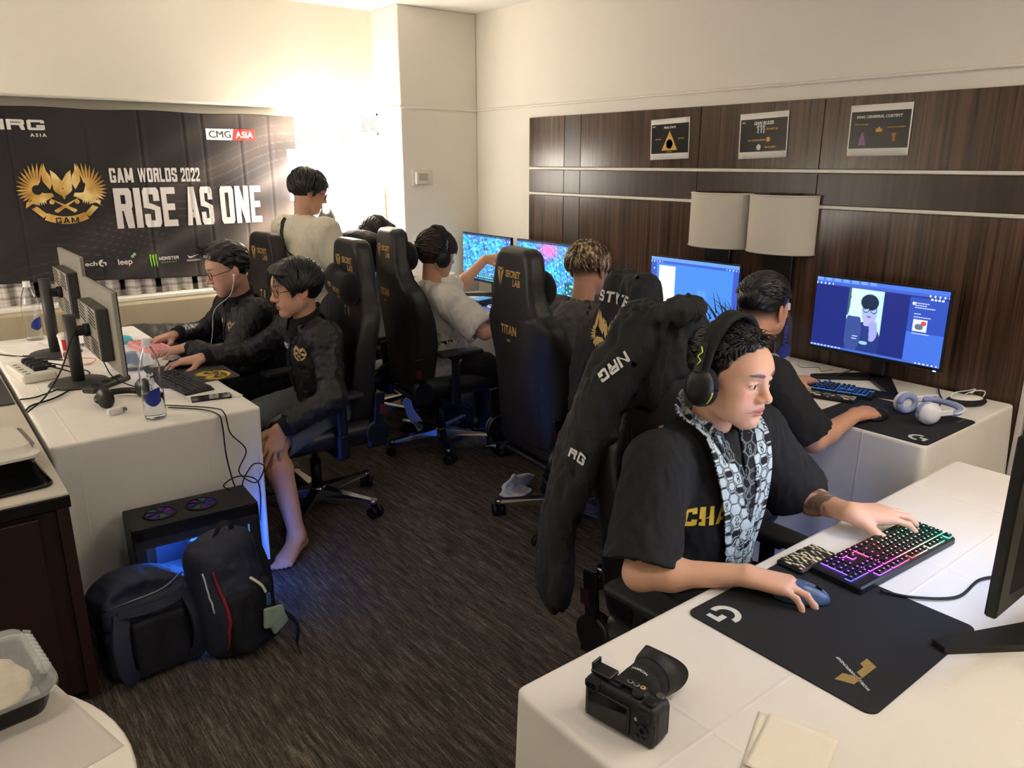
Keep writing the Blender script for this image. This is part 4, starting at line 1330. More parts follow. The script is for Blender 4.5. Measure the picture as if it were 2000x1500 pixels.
def hair_geo(style, seed=1):
    """Returns (V, F) quads in head frame built from a cap surface plus separate locks."""
    rnd = np.random.default_rng(seed)
    st = dict(t=.012, front=.060, side=.0, back=-.055, amp=.003, freq=150., top=0.0, n=520, len=(.05, .09), r=.0027, flow='fwd', lift=(.008, .014), drop=0.0, part=0.0, curl=.12, fringe=0.0)
    st.update(style)
    f = Field()
    t = st['t']
    f.u(ell((-.014, 0, .044 + st['top'] * .4), (.097 + t, .0765 + t * st.get('sidek', .8), .082 + t + st['top'] * .5)), .01)
    if st['top']: f.u(ell((.02, 0, .075 + st['top']), (.075, .06, .05)), .04)
    for e in st.get('blobs', []): f.u(ell(*e), .025)
    # hairline seen from the side: where hair ends towards the face
    zz = np.array([-.14, -.085, -.05, -.02, .005, .03, .055, .075, .10, .2])
    fr = st['front']
    yy = np.array([-.06, -.045, -.040, -.016, .012, .030, .045, fr - .0, fr + .035, .3])
    if st.get('line'): yy = np.array(st['line'])
    def region(P):
        xb = np.interp(P[:, 2], zz, yy)
        xb = xb - (np.abs(P[:, 1]) > .0) * 0 + st['part'] * np.exp(-(P[:, 1] / .03) ** 2)
        a = (P[:, 0] - xb) * .8
        b = st['back'] - P[:, 2] + .25 * np.maximum(P[:, 0] + .05, 0)
        return np.maximum(a, b)
    f.inter(func(region), .008)
    am = st['amp']; fq = st['freq']
    def ridges(P):
        ang = np.arctan2(P[:, 1], P[:, 2] + .02) if st['flow'] in ('fwd', 'up') else np.arctan2(P[:, 1], P[:, 0] + .012)
        return am * (np.sin(ang * 26 + 2 * np.sin(P[:, 0] * 40 + P[:, 2] * 30)) * .5 + wob(P, fq, seed + 3) * .7)
    f.mod(ridges)
    V, F = surf(f, (-.16, -.13, -.15), (.17, .13, .22), .0035, 4)
    mb = MB()
    if st['flow'] == 'fwd':
        flow = lambda p, u: (1.0, .8 * p[1] / .08, .15 - .6 * u)
    elif st['flow'] == 'up':
        flow = lambda p, u: (.6, .5 * p[1] / .08, .7)
    elif st['flow'] == 'mid':
        flow = lambda p, u: (.35 + .5 * (p[0] > 0), 1.6 * np.sign(p[1] + 1e-3), -.5 - u)
    else:
        flow = lambda p, u: (.25 * np.sign(p[0]), .9 * p[1] / .07, -.9)
    c = np.array((-.012, 0, .042)); rr = np.array((.096, .076, .082))
    k = 0; tries = 0
    while k < st['n'] and tries < 6000:
        tries += 1
        d = rnd.normal(size=3); d /= np.linalg.norm(d)
        if d[2] < st.get('zmin', -.1): continue
        p = c + d * rr
        xb = np.interp(p[2], zz, yy) + st['part'] * math.exp(-(p[1] / .03) ** 2)
        if p[0] > xb - .002: continue
        L = st['len'][0] + (st['len'][1] - st['len'][0]) * rnd.random()
        if d[2] < .25: L *= .6
        lock(mb, p, flow, L, st['r'] * (.7 + .6 * rnd.random()), rnd, lift=(max(.002, t - .004), t + st['lift'][1] - .006), drop=st['drop'], curl=st['curl'])
        k += 1
    for (p0, dirn, L, n_, spread) in st.get('tufts', []):
        for _ in range(n_):
            q0 = np.array(p0) + rnd.normal(size=3) * np.array(spread)
            d0 = np.array(dirn) + rnd.normal(size=3) * .25
            pts = [q0 + d0 * L * u + np.array((.3, 0, -1.0)) * L * .35 * u * u for u in np.linspace(0, 1, 7)]
            mb.tube([tuple(x) for x in pts], [st['r'] * .8 * (1 - .9 * u) for u in np.linspace(0, 1, 7)], n=4)
    return (V, F), mb

HAND_POSES = {   # per finger: (knuckle, middle, tip bend in degrees), spread ; thumb
    'mouse':  [((14, 26, 20), 6), ((12, 24, 20), 1), ((16, 28, 20), -4), ((20, 30, 20), -11)],
    'type':   [((18, 42, 28), 5), ((14, 44, 30), 1), ((16, 42, 28), -4), ((22, 36, 24), -10)],
    'rest':   [((10, 18, 12), 5), ((10, 18, 12), 1), ((12, 20, 14), -4), ((16, 22, 14), -10)],
    'knee':   [((10, 14, 12), 10), ((8, 14, 12), 3), ((8, 14, 12), -5), ((10, 16, 12), -14)],
    'point':  [((14, 22, 14), 8), ((26, 30, 20), 1), ((34, 34, 22), -4), ((36, 38, 22), -12)],
    'spread': [((12, 32, 22), 15), ((8, 32, 24), 5), ((12, 36, 26), -6), ((20, 36, 26), -18)],
    'fist':   [((60, 80, 50), 3), ((62, 80, 50), 1), ((62, 80, 50), -3), ((62, 80, 50), -6)],
}
def hand(f, W, fx, up, side, pose='mouse', s=1.0, thumb=None):
    """Add a hand to field f. W wrist, fx finger direction, up dorsal direction, side +1 right hand / -1 left."""
    R = basis(fx, up); W = np.array(W, float)
    # local frame: x fingers, y to the left seen from the back of the hand, z dorsal ; thumb lies on +y for a right hand
    L = lambda p: W + R @ (np.array((p[0], p[1] * side, p[2]), float) * s)
    kn = [(.092, .030, .002), (.096, .010, .005), (.090, -.010, .003), (.080, -.028, -.002)]
    ph = [(.042, .025, .020), (.046, .029, .021), (.042, .027, .020), (.033, .020, .018)]
    rd = [.0092, .0095, .0090, .0080]
    st = [(.006, .014, 0), (.004, .005, .002), (.004, -.006, .002), (.006, -.016, 0)]
    for i in range(4):
        f.u(cap(L(st[i]), L(kn[i]), .0165 * s, .0125 * s), .014 * s)
    f.u(capf(L((.02, .0, -.004)), L((.07, 0, -.006)), .030 * s, .034 * s, R[:, 2], .42), .012 * s)
    tips = []
    for i, (cur, spr) in enumerate(HAND_POSES[pose]):
        p = np.array(kn[i], float); a = 0.0; r = rd[i]
        sp = math.radians(spr)
        for k in range(3):
            a += math.radians(cur[k])
            d = np.array((math.cos(a) * math.cos(sp), math.cos(a) * math.sin(sp), -math.sin(a)))
            q = p + d * ph[i][k]
            f.u(cap(L(p), L(q), r * s * (1.0 if k else 1.06), r * .90 * s), .0045 * s)
            p = q; r *= .92
        tips.append(L(p))
    t = thumb or ((.62, .66, -.42), (.86, .38, -.34), (.95, .08, -.30))
    p = np.array((.018, .024, -.010)); ln = (.042, .034, .028); r = .0145
    for k in range(3):
        d = np.array(t[k], float); d /= np.linalg.norm(d)
        q = p + d * ln[k]
        f.u(cap(L(p), L(q), r * s, (r - .002) * s), (.014 if k == 0 else .005) * s)
        p = q; r -= .002
    tips.append(L(p))
    return tips, R

class Person:
    def __init__(s, label, base, fw, skin, head, neck, hip, shw=.185, scale=1.0, res=.005, P=None):
        """head=(centre, yaw, pitch, roll, size); neck, hip are points; fw facing yaw (radians)."""
        s.label = label; s.base = np.array((base[0], base[1], 0.0)); s.skin = skin; s.P = P or {}
        s.fw = np.array((math.cos(fw), math.sin(fw), 0)); s.lf = np.array((-math.sin(fw), math.cos(fw), 0)); s.up = np.array((0, 0, 1.0))
        s.N = np.array(neck, float); s.H = np.array(hip, float)
        s.spine = (s.N - s.H) / np.linalg.norm(s.N - s.H)
        s.Rb = basis(s.fw, s.spine)
        s.res = res
        hc, hy, hp, hr, hs = head
        s.hc = np.array(hc, float); s.hs = hs
        s.hR = euler(0, 0, hy) @ euler(0, hp, 0) @ euler(hr, 0, 0)     # pitch > 0 looks down
        s.f = Field(); s.extra = []
        hf = head_field(s.P); hR = s.hR.astype(f32); hcf = s.hc.astype(f32)
        s.hf = hf
        hp_ = Prim(lambda P: hf((P - hcf) @ hR / f32(hs)) * f32(hs), s.hc, .16 * hs)
        s.f.u(hp_, .01)
        nb = s.hl((-.022, 0, -.035))
        s.f.u(cap(nb, s.N + s.up * .02, .052 * hs, .053 * hs), .02)
        s.f.u(capf(s.N - s.spine * .09, s.H, .080, .09, s.fw, .8), .03)
        s.shw = shw
        s.sh = {+1: None, -1: None}
        for sd in (1, -1):       # +1 right, -1 left
            s.sh[sd] = s.N - s.lf * sd * shw - s.spine * .055 + s.fw * .005
            s.f.u(cap(s.N - s.spine * .052, s.sh[sd], .042, .045), .025)
        s.el = {}; s.wr = {}; s.kn = {}; s.an = {}
    def hl(s, p): return s.hc + s.hR @ (np.array(p, float) * s.hs)
    def shoulder(s, sd, d): s.sh[sd] = s.sh[sd] + np.array(d); s.f.u(cap(s.N - s.spine * .02, s.sh[sd], .05, .048), .05)
    def arm(s, sd, wrist, hint, fx, up, pose='mouse', ua=.285, fa=.25, hs=1.0, thumb=None, flat=.85):
        S = s.sh[sd]; W = np.array(wrist, float)
        E = ik(S, W, ua, fa, hint); s.el[sd] = E; s.wr[sd] = W
        s.f.u(cap(S, E, .050, .041), .03)
        m = E + (W - E) * .3
        R = basis(fx, up)
        s.f.u(cap(E, m, .040, .041), .02)
        s.f.u(capf(m, W, .041, .029, R[:, 2], flat), .025)
        tips, R = hand(s.f, W, fx, up, sd, pose, hs, thumb)
        return tips
    def leg(s, sd, ankle, hint, th=.43, sh=.42, foot=None, bare=False, hipw=.095):
        S = s.H - s.lf * sd * hipw; A = np.array(ankle, float)
        K = ik(S, A, th, sh, hint); s.kn[sd] = K; s.an[sd] = A
        s.f.u(cap(S, K, .082, .058), .04)
        s.f.u(cap(K, K + (A - K) * .28, .056, .058), .03)
        c = K + (A - K) * .32 - (np.array(foot if foot is not None else s.fw)) * .012
        s.f.u(cap(c, A, .056, .036), .03)
        fd = np.array(foot if foot is not None else s.fw, float); fd[2] = 0; fd /= np.linalg.norm(fd)
        sdv = np.cross((0, 0, 1), fd)                    # to the left
        g = A[2]
        fl = np.array((A[0], A[1], 0.0))
        s.f.u(cap(A, fl - fd * .03 + s.up * .032, .036, .030), .02)
        s.f.u(capf(A + fd * .02 - s.up * .02, fl + fd * .13 + s.up * .022, .036, .036, (0, 0, 1), .62), .03)
        s.f.u(capf(fl - fd * .03 + s.up * .03, fl + fd * .12 + s.up * .022, .030, .040, (0, 0, 1), .55), .02)
        if bare:
            for i, (o, l, r) in enumerate(((.030, .185, .0125), (.010, .187, .0095), (-.008, .180, .009), (-.024, .170, .0085), (-.038, .156, .008))):
                a = fl + fd * .125 + sdv * o * sd * .9 + s.up * .017
                b = fl + fd * l + sdv * o * sd * 1.02 + s.up * .012
                s.f.u(cap(a, b, r * 1.05, r), .006)
        return K
    def bounds(s, pad=.13):
        pts = [s.hc, s.N, s.H] + [x for d in (s.sh, s.el, s.wr, s.kn, s.an) for x in d.values()]
        P = np.array(pts); lo = P.min(0) - pad; hi = P.max(0) + pad
        lo -= np.array((.1, .1, 0)); hi += np.array((.1, .1, .07)); lo[2] = max(lo[2], -.01)
        return lo, hi
    def build(s, lo=None, hi=None, tint=None):
        l, h = s.bounds()
        cut = s.H[2] + .14
        V, F = surf(s.f, (l[0], l[1], cut), h, s.res, 5 if s.res < .004 else 4, 1.2)
        V = relax(V, F, 1, .4)
        lr = s.P.get('legres', .009)
        V2, F2 = surf(s.f, l, (h[0], h[1], cut + .01), lr, 4, 1.2)
        V2 = relax(V2, F2, 1, .4)
        V, F = np.concatenate([V, V2]), np.concatenate([F, F2 + len(V)])
        q = (V - s.hc) @ s.hR / s.hs
        C = np.tile(np.array(s.skin), (len(V), 1))
        nearh = np.linalg.norm(q, axis=1) < .16
        C[nearh] = face_color(s.skin, q[nearh], s.P)
        for fn in s.extra: C = fn(V, C)
        me = npmesh('person', V - s.base, F, True, C)
        o = obj('person', me, mat_skin())
        o.location = tuple(s.base)
        tag(o, s.label, 'person')
        s.o = o
        return o
    def part(s, name, me, m, label=None, parent=None):
        if isinstance(me, MB): me = me.mesh(name)
        me.transform(Matrix.Translation(Vector(-s.base)))
        o = obj(name, me, m, parent or s.o)
        if label: o['label'] = label
        return o
    def cloth(s, name, field, m, res=.006, lo=None, hi=None, smooth=2, label=None):
        l, h = s.bounds(.16)
        V, F = surf(field, l if lo is None else lo, h if hi is None else hi, res, 4, 1.6)
        V, F = largest(V, F)
        V = relax(V, F, smooth)
        return s.part(name, npmesh(name, V, F), m, label)
    def eyes(s, gaze=(1, 0, 0)):
        g = Vector(gaze).normalized()
        for sd in (-1, 1):
            mb = MB()
            c = Vector((.0775, sd * .0315, .009))
            mb.cur = 0; mb.sphere(c, .0118, 16, 12)
            mb.cur = 1
            R = g.to_track_quat('Z', 'Y').to_matrix()
            vs = [c + g * .01215]; n = 16
            for ang in (.35, .66):
                for i in range(n):
                    t = 2 * PI * i / n
                    vs.append(c + R @ Vector((math.sin(ang) * math.cos(t), math.sin(ang) * math.sin(t), math.cos(ang))) * .01205)
            fs = [(0, 1 + i, 1 + (i + 1) % n) for i in range(n)] + [(1 + i, 1 + n + i, 1 + n + (i + 1) % n, 1 + (i + 1) % n) for i in range(n)]
            mb.add(vs, fs, True)
            me = mb.mesh('eye')
            me.transform(s.headM())
            s.part('eye', me, [mat('eye_white', rgb(225, 215, 208), .25), mat('iris', rgb(24, 15, 11), .15)])
    def headM(s):
        return Matrix.Translation(Vector(s.hc)) @ Matrix(s.hR.tolist()).to_4x4() @ Matrix.Scale(s.hs, 4)
    def hair(s, style, m, seed=1, label=None):
        (V, F), mb = hair_geo(style, seed)
        M = mb.mesh('hair'); n0 = len(M.vertices)
        bm = bmesh.new(); bm.from_mesh(M)
        me2 = npmesh('tmp', V, F); bm.from_mesh(me2)
        out = bpy.data.meshes.new('hair'); bm.to_mesh(out); bm.free()
        bpy.data.meshes.remove(M); bpy.data.meshes.remove(me2)
        out.polygons.foreach_set('use_smooth', [True] * len(out.polygons))
        out.transform(s.headM())
        s.hairM = out
        return s.part('hair', out, m, label)
    # ---- clothing fields
    def torso(s, w=.17, d=.115, low=.0, sh=.066, k=.06):
        f = Field()
        C = s.N - s.spine * .17; B = s.H + s.spine * .16
        f.u(ell(C, (d, w, .19), s.Rb), .01)
        f.u(ell(B, (d * 1.08, w * .98, .20), s.Rb), .06)
        f.u(ell(s.H + s.spine * .02, (d * 1.12, w * 1.02, .13 + low), s.Rb), .06)
        for sd in (1, -1):
            f.u(cap(s.N - s.spine * .030, s.sh[sd], .058, sh), k)
        return f
    def neckhole(s, f, r=.072, up=.03, fwd=.02):
        f.sub(ell(s.N + s.spine * up + s.fw * fwd, (r * 1.05, r, r * .8), s.Rb), .012)
        return f
    def sleeves(s, f, t=.8, r0=.068, r1=.08, hollow=True, sides=(1, -1)):
        for sd in sides:
            S, E, Wv = s.sh[sd], s.el[sd], s.wr[sd]
            if t <= 1:
                e = S + (E - S) * t; f.u(cap(S, e, r0, r1), .05); d = (E - S) / np.linalg.norm(E - S)
            else:
                e = E + (Wv - E) * (t - 1); f.u(cap(S, E, r0, r1), .05); f.u(cap(E, e, r1, r1 * .95), .04); d = (Wv - E) / np.linalg.norm(Wv - E)
            rr = r1 if t <= 1 else r1 * .95
            # flat, open end
            def cut(P, e=e, d=d):
                return ((P - e.astype(f32)) @ d.astype(f32)) - .0
            c = e + d * (rr + .06)
            f.sub(Prim(lambda P, e=e, d=d, rr=rr: np.maximum(-((P - e.astype(f32)) @ d.astype(f32)), np.linalg.norm(P - (e + d * rr).astype(f32), axis=1) - rr * 1.6), e + d * rr, rr * 1.7), .004)
            if hollow: f.sub(cap(e - d * .03, e + d * .1, rr - .034, rr - .022), .006)
        return f

def mat_skin():
    if 'skin' in MATS: return MATS['skin']
    m = mat_attr('skin', rough=.48, spec=.4, bump=(260, .12))
    b = m.node_tree.nodes['Principled BSDF']
    b.inputs['Subsurface Weight'].default_value = .12
    b.inputs['Subsurface Radius'].default_value = (.012, .005, .003)
    b.inputs['Subsurface Scale'].default_value = 1.0
    return m
def folds(amp, freq, seed, an=(1, 1, 1)):
    def fn(P):
        a = wob(P, freq, seed, an); b = wob(P, freq * 1.7, seed + 17, an)
        return amp * (.7 * a + .55 * (2 * np.abs(b) - .8))
    return fn
HAIR_BLACK = mat('black_hair', rgb(24, 21, 20), .33, spec=.6)
HAIR_BROWN = mat('dark_brown_hair', rgb(48, 34, 28), .42, spec=.5)
BLACK_SHELL = mat('black_nylon', rgb(30, 29, 31), .48, spec=.5, bump=(60, .12))
RIB = mat('black_rib_knit', rgb(16, 16, 18), .9)
BLACK_TEE = mat('black_cotton', rgb(24, 24, 26), .9, bump=(900, .08))
def ring_tube(c, R, rx, ry, r, m, n=28, dz=None, flat=None):
    pts = []
    for k in range(n + 1):
        a = 2 * PI * k / n
        p = np.array(c) + R @ np.array((rx * math.cos(a), ry * math.sin(a), dz(a) if dz else 0))
        pts.append(tuple(p))
    return MB().tube(pts, r, 8)
def push_out(field, P, gap, it=8):
    P = np.array(P, f32); h = f32(.003)
    for _ in range(it):
        d = field(P); m = d < gap
        if not m.any(): break
        Q = P[m]
        G = np.stack([field(Q + np.eye(3, dtype=f32)[k] * h) - field(Q - np.eye(3, dtype=f32)[k] * h) for k in range(3)], 1)
        G /= np.linalg.norm(G, axis=1, keepdims=True) + 1e-6
        P[m] += G * (gap - d[m])[:, None]
    return P
def bomber(p, w=.180, d=.130, t=1.86, r0=.072, r1=.058, seed=1, text='NRG'):
    f = p.torso(w, d, .03, .078, .07)
    p.sleeves(f, t, r0, r1, hollow=False)
    p.neckhole(f, .054, .075, .022)
    hc = p.N - p.spine * .2
    f.mod(folds(.0050, 75, seed, (1, 1, .6))); f.mod(folds(.0024, 190, seed + 5, (1, 1, 1)))
    p.jf = f
    o = p.cloth('bomber_jacket', f, BLACK_SHELL, .0055, smooth=1, label='black nylon bomber jacket with a gold winged crest')
    # collar, cuffs, zip
    Rn = basis(p.fw, p.spine)
    mb = MB(); n_ = 30; vs = []
    for lev, (rx, ry, up_z, tl) in enumerate(((.090, .086, -.022, .030), (.078, .075, .020, .030), (.071, .068, .052, .026), (.064, .061, .052, .026), (.066, .064, .010, .03))):
        for k in range(n_ + 1):
            a = .16 + (2 * PI - .32) * k / n_
            vs.append(tuple(p.N + p.fw * .012 + Rn @ np.array((rx * math.cos(a), ry * math.sin(a), up_z - tl * math.cos(a)))))
    m_ = n_ + 1
    mb.add(vs, [(l * m_ + i, l * m_ + i + 1, (l + 1) * m_ + i + 1, (l + 1) * m_ + i) for l in range(4) for i in range(n_)], True)
    p.part('collar', mb, RIB, parent=o)
    for sd in (1, -1):
        dv = (p.wr[sd] - p.el[sd]); dv /= np.linalg.norm(dv)
        a = p.el[sd] + (p.wr[sd] - p.el[sd]) * (t - 1.06); b_ = p.wr[sd] - dv * .005
        p.part('cuff', MB().tube([tuple(a), tuple(a + (b_ - a) * .4), tuple(b_)], [.050, .046, .040], 20), RIB, parent=o)
    fr = p.N - p.spine * .02 + p.fw * .3
    pts = project(f, np.array([p.N + p.fw * .3 - p.spine * z for z in np.linspace(.03, .40, 20)]), -p.fw, off=.001)
    p.part('zip', MB().tube([tuple(map(float, q)) for q in pts], .003, 6), mat('dark_zip', rgb(60, 60, 62), .3, .8), parent=o)
    V, F = EMB_ALL
    GJ = mat('gold_embroidery', rgb(222, 188, 130), .5)
    ux = -p.lf * -1.0
    cpos = p.N + p.fw * .22 - p.spine * .135 + p.lf * .075
    q = decal('crest', V * .105, F, cpos - p.base, p.lf, p.spine, lambda P_: f(P_ + p.base.astype(f32)), -p.fw, GJ, o)
    V2, F2 = text_geo(text, .034, .0016)
    decal('chest_lettering', V2, F2, p.N + p.fw * .22 - p.spine * .12 - p.lf * .055 - p.base, p.lf, p.spine, lambda P_: f(P_ + p.base.astype(f32)), -p.fw, mat('white_embroidery', rgb(220, 218, 214), .5), o)
    return o
def tee(p, m, name='tee_shirt', w=.175, d=.125, t=.82, r0=.072, r1=.086, seed=1, amp=.005, label=None, res=.006, low=.03, hole=.064):
    f = p.torso(w, d, low, .07, .06)
    p.sleeves(f, t, r0, r1)
    p.neckhole(f, hole, .050, .026)
    for sd in (1, -1): f.u(cap(p.N - p.spine * .018 - p.fw * .03, p.N - p.lf * sd * .07 - p.spine * .035, .05, .05), .03)
    p.neckhole(f, hole * .92, .060, .028)
    f.mod(folds(amp, 60, seed, (1, 1, .5))); f.mod(folds(amp * .35, 170, seed + 7))
    p.jf = f
    o = p.cloth(name, f, m, res, smooth=1, label=label)
    return o
def pants(p, m, t=.92, r0=.105, r1=.088, name='shorts', label=None, full=False, res=.008, seed=3):
    f = Field()
    f.u(ell(p.H + p.up * .0, (.14, .175, .11), p.Rb), .02)
    for sd in (1, -1):
        S = p.H - p.lf * sd * .09; K = p.kn[sd]; e = S + (K - S) * (t if not full else 1.0)
        f.u(cap(S, e, r0, r1), .05)
        if full: f.u(cap(K, K + (p.an[sd] - K) * .93, r1, .062), .04)
        else:
            dv = (K - S) / np.linalg.norm(K - S)
            f.sub(Prim(lambda P, e=e, dv=dv: np.maximum(-((P - e.astype(f32)) @ dv.astype(f32)), np.linalg.norm(P - (e + dv * r1).astype(f32), axis=1) - r1 * 1.5), e + dv * r1, r1 * 1.6), .004)
            f.sub(cap(e - dv * .03, e + dv * .1, r1 - .02, r1 - .012), .006)
    f.mod(folds(.004, 80, seed))
    return p.cloth(name, f, m, res, smooth=1, label=label)
def shoes(p, m, label=None):
    for sd in (1, -1):
        A = p.an[sd]; fl = np.array((A[0], A[1], 0.0)); fd = p.fw
        f = Field().u(capf(fl - fd * .04 + p.up * .045, fl + fd * .16 + p.up * .035, .048, .047, (0, 0, 1), .8), .01).u(cap(A + p.up * .0, fl + fd * .05 + p.up * .05, .050, .045), .03).u(rbox(fl + fd * .06 + p.up * .013, (.15, .048, .013), .01, basis(fd, (0, 0, 1))), .01)
        l = fl - .25; h = fl + .3
        V, F = surf(f, (l[0], l[1], -.01), (h[0], h[1], .25), .008, 4)
        p.part('shoe', npmesh('shoe', V, F), m)
def glasses(p, label, r=.021, col=None):
    t = thing('eyeglasses', label, 'glasses')
    t.matrix_world = p.headM()
    FR = mat('thin_dark_frame', col or rgb(40, 32, 30), .3, .6)
    for sd in (-1, 1):
        c = (.100, sd * .0335, .006)
        pts = [(c[0] - .012 * (abs(math.cos(a)) * 0 + (c[1] + r * 1.1 * math.cos(a)) ** 2 * 180), c[1] + r * 1.12 * math.cos(a), c[2] + r * .9 * math.sin(a)) for a in np.linspace(0, 2 * PI, 25)]
        rim = obj('rim', MB().tube(pts, .0013, 6), FR, t)
        obj('lens', MB().add(pts[:-1], [tuple(range(24))]), mat('spectacle_lens', (.95, .97, 1), .02, trans=1.0, ior=1.05, spec=.6), t)
        obj('temple', MB().tube([(.086, sd * .060, .008), (.05, sd * .074, .012), (-.005, sd * .081, .014), (-.022, sd * .081, .004)], .0014, 6), FR, t)
    obj('bridge', MB().tube([(.0985, -.0115, .010), (.1015, 0, .013), (.0985, .0115, .010)], .0013, 6), FR, t)
    return t
def headset(p, label, shell, pad, accent=None, mic=False, band_r=.104, lit=None):
    """Over-ear headset worn on the head."""
    t = thing('headset', label, 'headset')
    t.matrix_world = p.headM()
    pts = [(-.012, band_r * 1.0 * math.sin(a), .008 + (band_r + .040) * math.cos(a)) for a in np.linspace(-1.45, 1.45, 25)]
    mb = MB()
    vs = []; n = len(pts)
    for i, q in enumerate(pts):
        a = -1.45 + 2.9 * i / (n - 1); nn = np.array((0, math.sin(a), math.cos(a)))
        wd = .020
        for (dx, dr) in ((-wd, 0), (-wd, .010), (wd, .010), (wd, 0)): vs.append(tuple(np.array(q) + np.array((dx, 0, 0)) + nn * dr))
    fs = [(i * 4 + j, i * 4 + (j + 1) % 4, (i + 1) * 4 + (j + 1) % 4, (i + 1) * 4 + j) for i in range(n - 1) for j in range(4)] + [(0, 1, 2, 3), tuple((n - 1) * 4 + k for k in (3, 2, 1, 0))]
    mb.add(vs, fs, True)
    band = obj('headband', mb, pad, t)
    for sd in (-1, 1):
        c = np.array((-.010, sd * .108, -.006))
        f = Field().u(ell(c, (.040, .018, .050)), .01).u(ell(c + np.array((0, sd * .010, 0)), (.034, .014, .044)), .008)
        f.sub(ell(c + np.array((0, sd * .030, 0)), (.022, .008, .032)), .004)
        cup = obj('ear_cup', sdf_mesh('ear_cup', f, c - .08, c + .08, .004, levels=4), shell, t)
        obj('ear_cushion', MB().tube([tuple(c + np.array((.030 * math.cos(a), -sd * .014, .040 * math.sin(a)))) for a in np.linspace(0, 2 * PI, 21)], .012, 8), pad, cup)
        obj('yoke', MB().box((-.012, sd * .119, .070), (.020, .006, .075), bev=.002, R=Matrix.Rotation(sd * .18, 3, 'X')), shell, t)
        if accent:
            z0 = .048
            zig = [(.0, .046), (.006, .058), (-.004, .066), (.006, .078), (.0, .09)]
            obj('yoke_stripe', MB().tube([(-.012 + a, sd * (.1235 - .18 * (b - .07)), b + .006) for a, b in zig], .0016, 5), accent, t)
            pts_ = [tuple(c + np.array((.041, sd * .004, z))) for z in (-.030, -.022, -.014)]
            obj('cup_stripe', MB().tube([tuple(c + np.array((.0395 - .010 * (z / .03) ** 2, sd * .004, z))) for z in np.linspace(-.034, -.002, 7)], .0022, 5), accent, cup)
    if mic:
        obj('microphone_boom', MB().tube(catmull([(.02, mic * .112, -.03), (.06, mic * .10, -.055), (.095, mic * .06, -.062)], 6), .0025, 6), shell, t)
    return t

SKIN_A = rgb(214, 164, 134); SKIN_B = rgb(206, 158, 132); SKIN_C = rgb(198, 146, 116)

# ---- foreground player with headset and scarf (faces the camera side of the foreground table)
d7 = math.radians(-88)
p7 = Person('man in a black T-shirt and patterned scarf playing at the foreground table', (1.64, 1.29), math.radians(-90), rgb(226, 176, 146), ((1.628, 1.155, 1.185), d7, .08, 0, 1.05), (1.640, 1.215, 1.03), (1.66, 1.30, .555), shw=.205, res=.003, P=dict(open=.80, jaw=1.05, fat=.004, fade=(.03, .01), fadec=rgb(60, 46, 40)))
p7.arm(1, (1.425, .925, .792), (-.7, .2, -.8), (.50, -.85, -.06), (.15, .05, 1), 'mouse', ua=.28, fa=.25, hs=1.04)
p7.arm(-1, (1.893, .925, .812), (.7, .3, -.8), (.80, -.60, -.02), (-.12, -.10, 1), 'spread', ua=.28, fa=.25, hs=1.04, thumb=((.55, .75, -.30), (.80, .50, -.30), (.95, .15, -.25)))
p7.leg(1, (1.52, .62, .09), (0, -1, .6)); p7.leg(-1, (1.80, .62, .09), (0, -1, .6))
def tattoo(V, C):
    E, Wv = p7.el[-1], p7.wr[-1]; d = Wv - E; L = np.linalg.norm(d); d = d / L
    t = ((V - E) @ d) / L; r = np.linalg.norm(V - E - np.outer(t * L, d), axis=1)
    n = wob(V.astype(f32), 190, 5)
    m = np.clip((.19 - np.abs(t - .54)) * 12 + n * 1.7, 0, 1) * (r < .07) * (V[:, 2] > .70) * np.clip((V[:, 1] * 0 + 1), 0, 1)
    side = (V - E) @ np.array((-.55, -.35, .75)) - ((t * L) * (d @ np.array((-.55, -.35, .75))))
    m = m * np.clip(side / .012 + .3, 0, 1)
    C = C.copy(); C = C * (1 - .72 * m[:, None]) + np.array(rgb(52, 54, 56)) * .72 * m[:, None]
    return C
p7.extra.append(tattoo)
p7.build(); p7.eyes((1, .25, -.12))
p7.hair(dict(t=.009, front=.060, n=800, len=(.03, .05), r=.0020, flow='up', zmin=.12, lift=(.006, .013), line=[-.06, -.045, -.040, -.020, .004, .022, .036, .050, .082, .3],
             tufts=[((-.05, .0, .13), (-.5, .1, .8), .075, 26, (.03, .03, .008)), ((.045, .0, .118), (.9, -.3, .35), .035, 60, (.02, .035, .006))]), HAIR_BLACK, 3)
tee(p7, BLACK_TEE, w=.205, d=.15, t=.93, r0=.080, r1=.100, seed=4, amp=.004, label='oversized black T-shirt with yellow lettering', res=.0055)
pants(p7, mat('black_sweat', rgb(20, 20, 22), .9), full=True, name='trousers')
shoes(p7, mat('dark_shoe', rgb(22, 22, 24), .6))
YEL = mat('yellow_print', rgb(246, 208, 70), .6)
_tee7 = p7.jf
jf7 = lambda P_: _tee7(P_ + p7.base.astype(f32))
tee7 = [c for c in p7.o.children if c.name.startswith('tee_shirt')][0]
ux7 = p7.lf
for s_, dx, nm in (('CHA', -.118, 'chest_lettering'), ('S', .135, 'chest_lettering')):
    V, F = block(s_, .118 if s_ == 'CHA' else .036, .056, .36, .24, .16)
    decal(nm, V, F, p7.N + p7.fw * .35 - p7.spine * .195 + ux7 * dx - p7.base, ux7, p7.spine, jf7, -p7.fw, YEL, tee7)

